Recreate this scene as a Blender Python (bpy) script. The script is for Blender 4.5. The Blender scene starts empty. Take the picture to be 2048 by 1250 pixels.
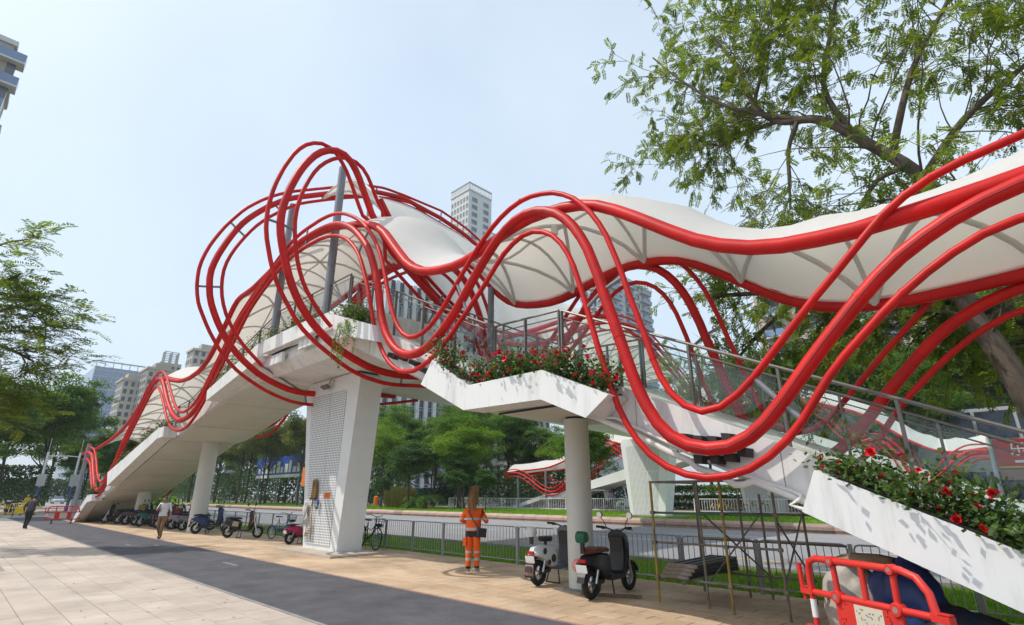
import bpy, bmesh, math, random
import numpy as np
from mathutils import Vector, Matrix, Quaternion

# ------------------------------------------------------------------ camera, sky, sun, exposure
SC = bpy.context.scene
COL = SC.collection
PITCH, AZ = math.radians(18.9), math.radians(45.4)
cam = bpy.data.objects.new('camera', bpy.data.cameras.new('camera'))
COL.objects.link(cam)
cam.data.sensor_width = 36.0
cam.data.lens = 36.0 * 1068.0 / 2048.0
cam.data.clip_start, cam.data.clip_end = 0.05, 6000
_f = Vector((-math.cos(AZ) * math.cos(PITCH), math.sin(AZ) * math.cos(PITCH), math.sin(PITCH)))
cam.location = (0, 0, 1.6)
cam.rotation_euler = _f.to_track_quat('-Z', 'Y').to_euler()
SC.camera = cam

SUN_DIR = Vector((0.47, 0.50, -1.0)).normalized()        # the way the light travels
world = bpy.data.worlds.new('World'); SC.world = world; world.use_nodes = True
nt = world.node_tree; nt.nodes.clear()
w_out = nt.nodes.new('ShaderNodeOutputWorld'); w_bg = nt.nodes.new('ShaderNodeBackground')
w_sky = nt.nodes.new('ShaderNodeTexSky'); w_sky.sky_type = 'NISHITA'; w_sky.sun_disc = False
w_sky.sun_elevation = math.asin(-SUN_DIR.z)
w_sky.sun_rotation = math.atan2(-SUN_DIR.x, -SUN_DIR.y)
w_sky.altitude = 0; w_sky.air_density = 1.0; w_sky.dust_density = 3.0; w_sky.ozone_density = 1.5
w_mix = nt.nodes.new('ShaderNodeMixRGB'); w_mix.blend_type = 'MIX'; w_mix.inputs[0].default_value = 0.62
w_mix.inputs[2].default_value = (6.45, 7.6, 8.5, 1)        # thin even veil of haze over the whole sky
w_tc = nt.nodes.new('ShaderNodeTexCoord'); w_n = nt.nodes.new('ShaderNodeTexNoise'); w_n.inputs['Scale'].default_value = 1.6; w_n.inputs['Detail'].default_value = 5
w_mr = nt.nodes.new('ShaderNodeMapRange'); w_mr.inputs['From Min'].default_value = 0.3; w_mr.inputs['From Max'].default_value = 0.7; w_mr.inputs['To Min'].default_value = 0.52; w_mr.inputs['To Max'].default_value = 0.74
nt.links.new(w_tc.outputs['Generated'], w_n.inputs['Vector']); nt.links.new(w_n.outputs[0], w_mr.inputs['Value']); nt.links.new(w_mr.outputs[0], w_mix.inputs[0])   # thin high cloud, denser here and there
nt.links.new(w_sky.outputs[0], w_mix.inputs[1]); nt.links.new(w_mix.outputs[0], w_bg.inputs[0])
w_bg.inputs[1].default_value = 0.14
nt.links.new(w_bg.outputs[0], w_out.inputs[0])

sun = bpy.data.objects.new('sun', bpy.data.lights.new('sun', 'SUN')); COL.objects.link(sun)
sun.data.energy = 3.2; sun.data.angle = math.radians(0.6); sun.data.color = (1.0, 0.93, 0.83)
sun.rotation_euler = SUN_DIR.to_track_quat('-Z', 'Y').to_euler(); sun.location = (-40, -40, 90)

SC.view_settings.view_transform = 'Standard'; SC.view_settings.look = 'None'
SC.view_settings.exposure = 0.12; SC.view_settings.gamma = 1.0; SC.view_settings.use_curve_mapping = False
SC.render.engine = 'CYCLES'
SC.cycles.max_bounces = 8; SC.cycles.transparent_max_bounces = 16; SC.cycles.volume_bounces = 0
SC.cycles.use_denoising = True
SC.cycles.caustics_reflective = False; SC.cycles.caustics_refractive = False

# ------------------------------------------------------------------ helpers
R = random.Random(7)
NP = np.random.default_rng(11)

class MB:
    """collects shapes and links them as ONE mesh object"""
    def __init__(self): self.v, self.f, self.m, self.k = [], [], [], 0
    def add(self, vs, fs):
        o = len(self.v); self.v += [tuple(p) for p in vs]
        self.f += [tuple(i + o for i in f) for f in fs]; self.m += [self.k] * len(fs); return self
    def box(self, lo, hi):
        (a, b, c), (d, e, g) = lo, hi
        return self.add([(a,b,c),(d,b,c),(d,e,c),(a,e,c),(a,b,g),(d,b,g),(d,e,g),(a,e,g)],
            [(0,3,2,1),(4,5,6,7),(0,1,5,4),(1,2,6,5),(2,3,7,6),(3,0,4,7)])
    def obox(self, c, size, rot=None):
        s = Vector(size) / 2; M = rot.to_matrix() if isinstance(rot, Quaternion) else (rot or Matrix.Identity(3))
        vs = [Vector(c) + M @ Vector((x*s.x, y*s.y, z*s.z)) for z in (-1,1) for x,y in ((-1,-1),(1,-1),(1,1),(-1,1))]
        return self.add(vs, [(0,3,2,1),(4,5,6,7),(0,1,5,4),(1,2,6,5),(2,3,7,6),(3,0,4,7)])
    def bar(self, p, q, w, h=None):
        p, q = Vector(p), Vector(q); d = q - p
        return self.obox((p+q)/2, (d.length, w, h or w), d.to_track_quat('X', 'Z'))
    def prism(self, poly, axis, lo, hi, taper=None):
        """poly of 2D points extruded along axis 0,1,2"""
        def P(a, b, t): return (t,a,b) if axis == 0 else ((a,t,b) if axis == 1 else (a,b,t))
        n = len(poly); vs = [P(a,b,lo) for a,b in poly] + [P(a,b,hi) for a,b in poly]
        return self.add(vs, [tuple(range(n))[::-1], tuple(range(n, 2*n))] + [(i,(i+1)%n,(i+1)%n+n,i+n) for i in range(n)])
    def slices(self, rings, cap=True):
        """rings of equal length joined into a skin"""
        n = len(rings[0]); vs = [p for r in rings for p in r]
        fs = [(k*n+i, k*n+(i+1)%n, (k+1)*n+(i+1)%n, (k+1)*n+i) for k in range(len(rings)-1) for i in range(n)]
        if cap: fs += [tuple(range(n))[::-1], tuple(range((len(rings)-1)*n, len(rings)*n))]
        return self.add(vs, fs)
    def shell(self, poly, axis, half, c=0.0, inset=0.82, soft=0.62):
        """side outline swelled across its width: a rounded shell"""
        cx = sum(p[0] for p in poly)/len(poly); cy = sum(p[1] for p in poly)/len(poly)
        def P(a, b, t): return (t,a,b) if axis == 0 else ((a,t,b) if axis == 1 else (a,b,t))
        rings = []
        for t, s in ((-1,inset),(-soft,1),(soft,1),(1,inset)):
            rings.append([P(cx+(a-cx)*s, cy+(b-cy)*s, c+t*half) for a, b in poly])
        return self.slices(rings)
    def tube(self, pts, r, n=10, cap=True):
        P = [Vector(p) for p in pts]; N = len(P)
        rr = r if isinstance(r, (list, tuple)) else [r]*N
        T = [(P[min(i+1,N-1)] - P[max(i-1,0)]).normalized() for i in range(N)]
        u = T[0].orthogonal().normalized(); rings = []
        for i in range(N):
            u = (u - T[i]*u.dot(T[i]))
            u = u.normalized() if u.length > 1e-6 else T[i].orthogonal().normalized()
            w = T[i].cross(u)
            rings.append([P[i] + (u*math.cos(2*math.pi*k/n) + w*math.sin(2*math.pi*k/n))*rr[i] for k in range(n)])
        return self.slices(rings, cap)
    def lathe(self, prof, c=(0,0,0), n=16, axis=2):
        """profile of (radius, height) about an axis"""
        rings = []
        for r, h in prof:
            ring = []
            for k in range(n):
                a = 2*math.pi*k/n; x, y = r*math.cos(a), r*math.sin(a)
                ring.append({2:(c[0]+x,c[1]+y,c[2]+h), 1:(c[0]+x,c[1]+h,c[2]-y), 0:(c[0]+h,c[1]+x,c[2]+y)}[axis])
            rings.append(ring)
        return self.slices(rings)
    def torus(self, c, Rr, r, axis=1, n=24, m=8):
        pts = []
        for k in range(n):
            a = 2*math.pi*k/n
            for j in range(m):
                b = 2*math.pi*j/m; q = Rr + r*math.cos(b); h = r*math.sin(b)
                x, y = q*math.cos(a), q*math.sin(a)
                pts.append({1:(c[0]+x,c[1]+h,c[2]+y), 2:(c[0]+x,c[1]+y,c[2]+h), 0:(c[0]+h,c[1]+x,c[2]+y)}[axis])
        return self.add(pts, [(k*m+j, ((k+1)%n)*m+j, ((k+1)%n)*m+(j+1)%m, k*m+(j+1)%m) for k in range(n) for j in range(m)])
    def ball(self, c, r, n=12, m=8, sq=(1,1,1)):
        prof = [(max(1e-4, r*math.sin(math.pi*i/m)), -r*math.cos(math.pi*i/m)) for i in range(m+1)]
        rings = [[(c[0]+q*math.cos(2*math.pi*k/n)*sq[0], c[1]+q*math.sin(2*math.pi*k/n)*sq[1], c[2]+h*sq[2]) for k in range(n)] for q, h in prof]
        return self.slices(rings, False)
    def build(self, name, mats, parent=None, smooth=False, kind=None):
        return link_mesh(name, self.mesh(name, mats, smooth), parent, kind)
    def mesh(self, name, mats, smooth=False):
        me = bpy.data.meshes.new(name); me.from_pydata(self.v, [], self.f)
        mats = mats if isinstance(mats, (list, tuple)) else [mats]
        for m in mats: me.materials.append(m)
        if len(mats) > 1: me.polygons.foreach_set('material_index', self.m)
        fix_normals(me)
        if smooth: soft(me, smooth)
        me.update(); return me

def fix_normals(me):
    bm = bmesh.new(); bm.from_mesh(me); bmesh.ops.recalc_face_normals(bm, faces=bm.faces); bm.to_mesh(me); bm.free()
def soft(me, ang=True):
    """smooth shading, hard edges above the angle"""
    me.polygons.foreach_set('use_smooth', [True]*len(me.polygons))
    lim = math.radians(38 if ang is True else ang)
    bm = bmesh.new(); bm.from_mesh(me)
    for e in bm.edges:
        e.smooth = not (len(e.link_faces) == 2 and e.calc_face_angle(0) > lim)
    bm.to_mesh(me); bm.free()
def link_mesh(name, me, parent=None, kind=None, loc=None):
    o = bpy.data.objects.new(name, me); COL.objects.link(o)
    if parent is not None:
        o.parent = parent
        if parent.get('_base'): o.location = tuple(-x for x in parent.location)
    if loc is not None: o.location = loc
    if kind: o['kind'] = kind
    return o
def np_mesh(name, V, F, mats, smooth=False, attr=None):
    """fast mesh of equal-sized faces from arrays"""
    V = np.asarray(V, np.float32); F = np.asarray(F, np.int32); k = F.shape[1]
    me = bpy.data.meshes.new(name); me.vertices.add(len(V)); me.vertices.foreach_set('co', V.ravel())
    me.loops.add(F.size); me.loops.foreach_set('vertex_index', F.ravel())
    me.polygons.add(len(F)); me.polygons.foreach_set('loop_start', np.arange(0, F.size, k, dtype=np.int32))
    me.polygons.foreach_set('loop_total', np.full(len(F), k, np.int32))
    for m in (mats if isinstance(mats, (list, tuple)) else [mats]): me.materials.append(m)
    if smooth: me.polygons.foreach_set('use_smooth', np.ones(len(F), bool))
    me.update(calc_edges=True)
    if attr is not None:
        a = me.attributes.new('tint', 'FLOAT', 'FACE'); a.data.foreach_set('value', np.asarray(attr, np.float32))
    return me
def tag(o, label, cat, group=None):
    o['label'] = label; o['category'] = cat
    if group: o['group'] = group
    return o
def thing(name, label, cat, loc=(0,0,0), rotz=0.0, group=None, world_parts=False):
    o = bpy.data.objects.new(name, None); COL.objects.link(o); o.empty_display_size = 0.2
    o.location = loc; o.rotation_euler = (0,0,rotz); tag(o, label, cat, group)
    if world_parts: o['_base'] = 1
    return o
def struct(o): o['kind'] = 'structure'; return o
def dup(root, loc=None, rotz=None, label=None, group=None, parent=None, scale=None):
    c = root.copy(); COL.objects.link(c)
    if parent is not None: c.parent = parent
    for ch in root.children: dup(ch, parent=c)
    if loc is not None: c.location = loc
    if rotz is not None: c.rotation_euler = (0,0,rotz)
    if scale is not None: c.scale = (scale,)*3
    if label: c['label'] = label
    if group: c['group'] = group
    return c
def lerp(pts, x):
    """piecewise linear through (x, z) knots"""
    if x <= pts[0][0]: return pts[0][1]
    for (a, b), (c, d) in zip(pts, pts[1:]):
        if x <= c: return b + (d-b)*(x-a)/(c-a)
    return pts[-1][1]

# ------------------------------------------------------------------ materials
def mat(name, col, rough=0.6, metal=0.0, vary=0.0, scale=3.0, bump=0.0, bscale=60.0, spec=None, coat=0.0, col2=None, stretch=None, place=False, lo=0.34, hi=0.68):
    m = bpy.data.materials.new(name); m.use_nodes = True; t = m.node_tree; b = t.nodes['Principled BSDF']
    b.inputs['Roughness'].default_value = rough; b.inputs['Metallic'].default_value = metal
    if spec is not None: b.inputs['Specular IOR Level'].default_value = spec
    if coat: b.inputs['Coat Weight'].default_value = coat; b.inputs['Coat Roughness'].default_value = 0.15
    b.inputs['Base Color'].default_value = (*col, 1)
    tc = t.nodes.new('ShaderNodeTexCoord'); vec = tc.outputs['Object']
    if place: vec = t.nodes.new('ShaderNodeNewGeometry').outputs['Position']     # pattern fixed to the place, not to each copy
    if stretch:
        mp = t.nodes.new('ShaderNodeMapping'); mp.inputs['Scale'].default_value = stretch
        t.links.new(vec, mp.inputs[0]); vec = mp.outputs[0]
    if vary or col2:
        n = t.nodes.new('ShaderNodeTexNoise'); n.inputs['Scale'].default_value = scale; n.inputs['Detail'].default_value = 6
        n.inputs['Roughness'].default_value = 0.65
        t.links.new(vec, n.inputs['Vector'])
        r = t.nodes.new('ShaderNodeValToRGB'); r.color_ramp.elements[0].position = lo; r.color_ramp.elements[1].position = hi
        c2 = col2 or tuple(min(1, c*(1+vary)) for c in col); c1 = col if col2 else tuple(c*(1-vary) for c in col)
        r.color_ramp.elements[0].color = (*c1, 1); r.color_ramp.elements[1].color = (*c2, 1)
        t.links.new(n.outputs[0], r.inputs[0]); t.links.new(r.outputs[0], b.inputs['Base Color'])
    if bump:
        n2 = t.nodes.new('ShaderNodeTexNoise'); n2.inputs['Scale'].default_value = bscale; n2.inputs['Detail'].default_value = 4
        t.links.new(vec, n2.inputs['Vector'])
        bp = t.nodes.new('ShaderNodeBump'); bp.inputs['Strength'].default_value = bump; bp.inputs['Distance'].default_value = 0.02
        t.links.new(n2.outputs[0], bp.inputs['Height']); t.links.new(bp.outputs[0], b.inputs['Normal'])
    return m
def leaf_mat(name, dark, light, trans=0.35, rough=0.55):
    m = bpy.data.materials.new(name); m.use_nodes = True; t = m.node_tree; b = t.nodes['Principled BSDF']
    a = t.nodes.new('ShaderNodeAttribute'); a.attribute_name = 'tint'
    r = t.nodes.new('ShaderNodeValToRGB'); r.color_ramp.elements[0].color = (*dark, 1); r.color_ramp.elements[1].color = (*light, 1)
    t.links.new(a.outputs['Fac'], r.inputs[0]); t.links.new(r.outputs[0], b.inputs['Base Color'])
    b.inputs['Roughness'].default_value = rough; b.inputs['Specular IOR Level'].default_value = 0.35
    tr = t.nodes.new('ShaderNodeBsdfTranslucent'); mx = t.nodes.new('ShaderNodeMixShader'); mx.inputs[0].default_value = trans
    h = t.nodes.new('ShaderNodeHueSaturation'); h.inputs['Saturation'].default_value = 1.1; h.inputs['Value'].default_value = 1.5
    t.links.new(r.outputs[0], h.inputs['Color']); t.links.new(h.outputs[0], tr.inputs['Color'])
    o = t.nodes['Material Output']
    t.links.new(b.outputs[0], mx.inputs[1]); t.links.new(tr.outputs[0], mx.inputs[2]); t.links.new(mx.outputs[0], o.inputs['Surface'])
    return m
def glass_mat(name, tint=(0.93,0.96,0.95), refl=0.12):
    m = bpy.data.materials.new(name); m.use_nodes = True; t = m.node_tree
    for n in list(t.nodes):
        if n.type != 'OUTPUT_MATERIAL': t.nodes.remove(n)
    o = t.nodes['Material Output']; tr = t.nodes.new('ShaderNodeBsdfTransparent'); tr.inputs[0].default_value = (*tint, 1)
    g = t.nodes.new('ShaderNodeBsdfGlossy'); g.inputs['Roughness'].default_value = 0.03
    fr = t.nodes.new("ShaderNodeLayerWeight"); fr.inputs[0].default_value = 0.18
    pw = t.nodes.new('ShaderNodeMath'); pw.operation = 'POWER'; pw.inputs[1].default_value = 3.0
    ad = t.nodes.new('ShaderNodeMath'); ad.operation = 'ADD'; ad.operation = 'MULTIPLY_ADD'; ad.inputs[1].default_value = 0.4; ad.inputs[2].default_value = 0.03; ad.use_clamp = True
    mx = t.nodes.new('ShaderNodeMixShader'); t.links.new(fr.outputs['Facing'], pw.inputs[0]); t.links.new(pw.outputs[0], ad.inputs[0]); t.links.new(ad.outputs[0], mx.inputs[0])
    t.links.new(tr.outputs[0], mx.inputs[1]); t.links.new(g.outputs[0], mx.inputs[2]); t.links.new(mx.outputs[0], o.inputs['Surface'])
    return m
def fabric_mat():
    m = mat('membrane_fabric', (0.76,0.75,0.725), 0.6, vary=0.03, scale=1.5)
    t = m.node_tree; b = t.nodes['Principled BSDF']; o = t.nodes['Material Output']
    tr = t.nodes.new('ShaderNodeBsdfTranslucent'); tr.inputs[0].default_value = (0.82,0.765,0.68,1)
    mx = t.nodes.new('ShaderNodeMixShader'); mx.inputs[0].default_value = 0.36
    t.links.new(b.outputs[0], mx.inputs[1]); t.links.new(tr.outputs[0], mx.inputs[2]); t.links.new(mx.outputs[0], o.inputs['Surface'])
    return m
def perforated_mat(name, col, hole, size, ratio):
    """sheet metal with rows of punched round holes (each a few millimetres deep, too small to model)"""
    m = mat(name, col, 0.5); t = m.node_tree; b = t.nodes['Principled BSDF']
    tc = t.nodes.new('ShaderNodeTexCoord'); mp = t.nodes.new('ShaderNodeMapping'); mp.inputs['Scale'].default_value = (1/(size*1.35),1/size,1/size)
    t.links.new(tc.outputs['Object'], mp.inputs[0]); sp = t.nodes.new('ShaderNodeSeparateXYZ'); t.links.new(mp.outputs[0], sp.inputs[0])
    def frac(s):
        a = t.nodes.new('ShaderNodeMath'); a.operation = 'FRACT'; t.links.new(s, a.inputs[0])
        c = t.nodes.new('ShaderNodeMath'); c.operation = 'SUBTRACT'; c.inputs[1].default_value = 0.5; t.links.new(a.outputs[0], c.inputs[0])
        return c.outputs[0]
    cb = t.nodes.new('ShaderNodeCombineXYZ'); t.links.new(frac(sp.outputs['X']), cb.inputs[0]); t.links.new(frac(sp.outputs['Z']), cb.inputs[1])
    ln = t.nodes.new('ShaderNodeVectorMath'); ln.operation = 'LENGTH'; t.links.new(cb.outputs[0], ln.inputs[0])
    lt = t.nodes.new('ShaderNodeMath'); lt.operation = 'LESS_THAN'; lt.inputs[1].default_value = ratio; t.links.new(ln.outputs['Value'], lt.inputs[0])
    mx = t.nodes.new('ShaderNodeMixRGB'); mx.inputs[1].default_value = (*col,1); mx.inputs[2].default_value = (*hole,1)
    t.links.new(lt.outputs[0], mx.inputs[0]); t.links.new(mx.outputs[0], b.inputs['Base Color'])
    return m

M = {}
M['red'] = mat('red_paint', (0.53,0.009,0.008), 0.46, vary=0.20, scale=1.4, bump=0.03, bscale=9, spec=0.3)
M['steel_grey'] = mat('grey_steel', (0.20,0.215,0.25), 0.45, vary=0.1, scale=2)
M['rail_steel'] = mat('dull_steel', (0.17,0.165,0.155), 0.42, 0.5, vary=0.12, scale=5)
M['white_panel'] = mat('white_panel', (0.76,0.765,0.76), 0.5, vary=0.05, scale=0.8, bump=0.015, bscale=3)
M['white_stain'] = mat('stained_white', (0.76,0.765,0.76), 0.55, col2=(0.46,0.46,0.43), scale=2.2, stretch=(2.2,2.2,0.30), lo=0.50, hi=0.86)
M['concrete'] = mat('pale_concrete', (0.61,0.61,0.565), 0.75, vary=0.07, scale=0.7, bump=0.03, bscale=12)
M['pillar'] = mat('pillar_paint', (0.74,0.75,0.745), 0.5, vary=0.04, scale=1.2)
M['perf'] = perforated_mat('perforated_sheet', (0.74,0.75,0.75), (0.27,0.275,0.28), 0.074, 0.34)
M['fabric'] = fabric_mat()
M['rib'] = mat('pale_rib_paint', (0.60,0.595,0.58), 0.5)
M['glass'] = glass_mat('railing_glass')
M['black'] = mat('black_plastic', (0.018,0.018,0.02), 0.42)
M['rubber'] = mat('black_rubber', (0.015,0.015,0.015), 0.8)
M['dark'] = mat('dark_gap', (0.03,0.03,0.032), 0.8)
M['silver'] = mat('silver_metal', (0.55,0.55,0.56), 0.3, 0.9)
M['chrome'] = mat('mirror_glass', (0.75,0.78,0.8), 0.06, 1.0)
M['pvc'] = mat('white_pipe', (0.70,0.70,0.68), 0.4, vary=0.04)
M['soil'] = mat('planter_soil', (0.06,0.045,0.03), 0.95, vary=0.3, scale=9)
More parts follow.
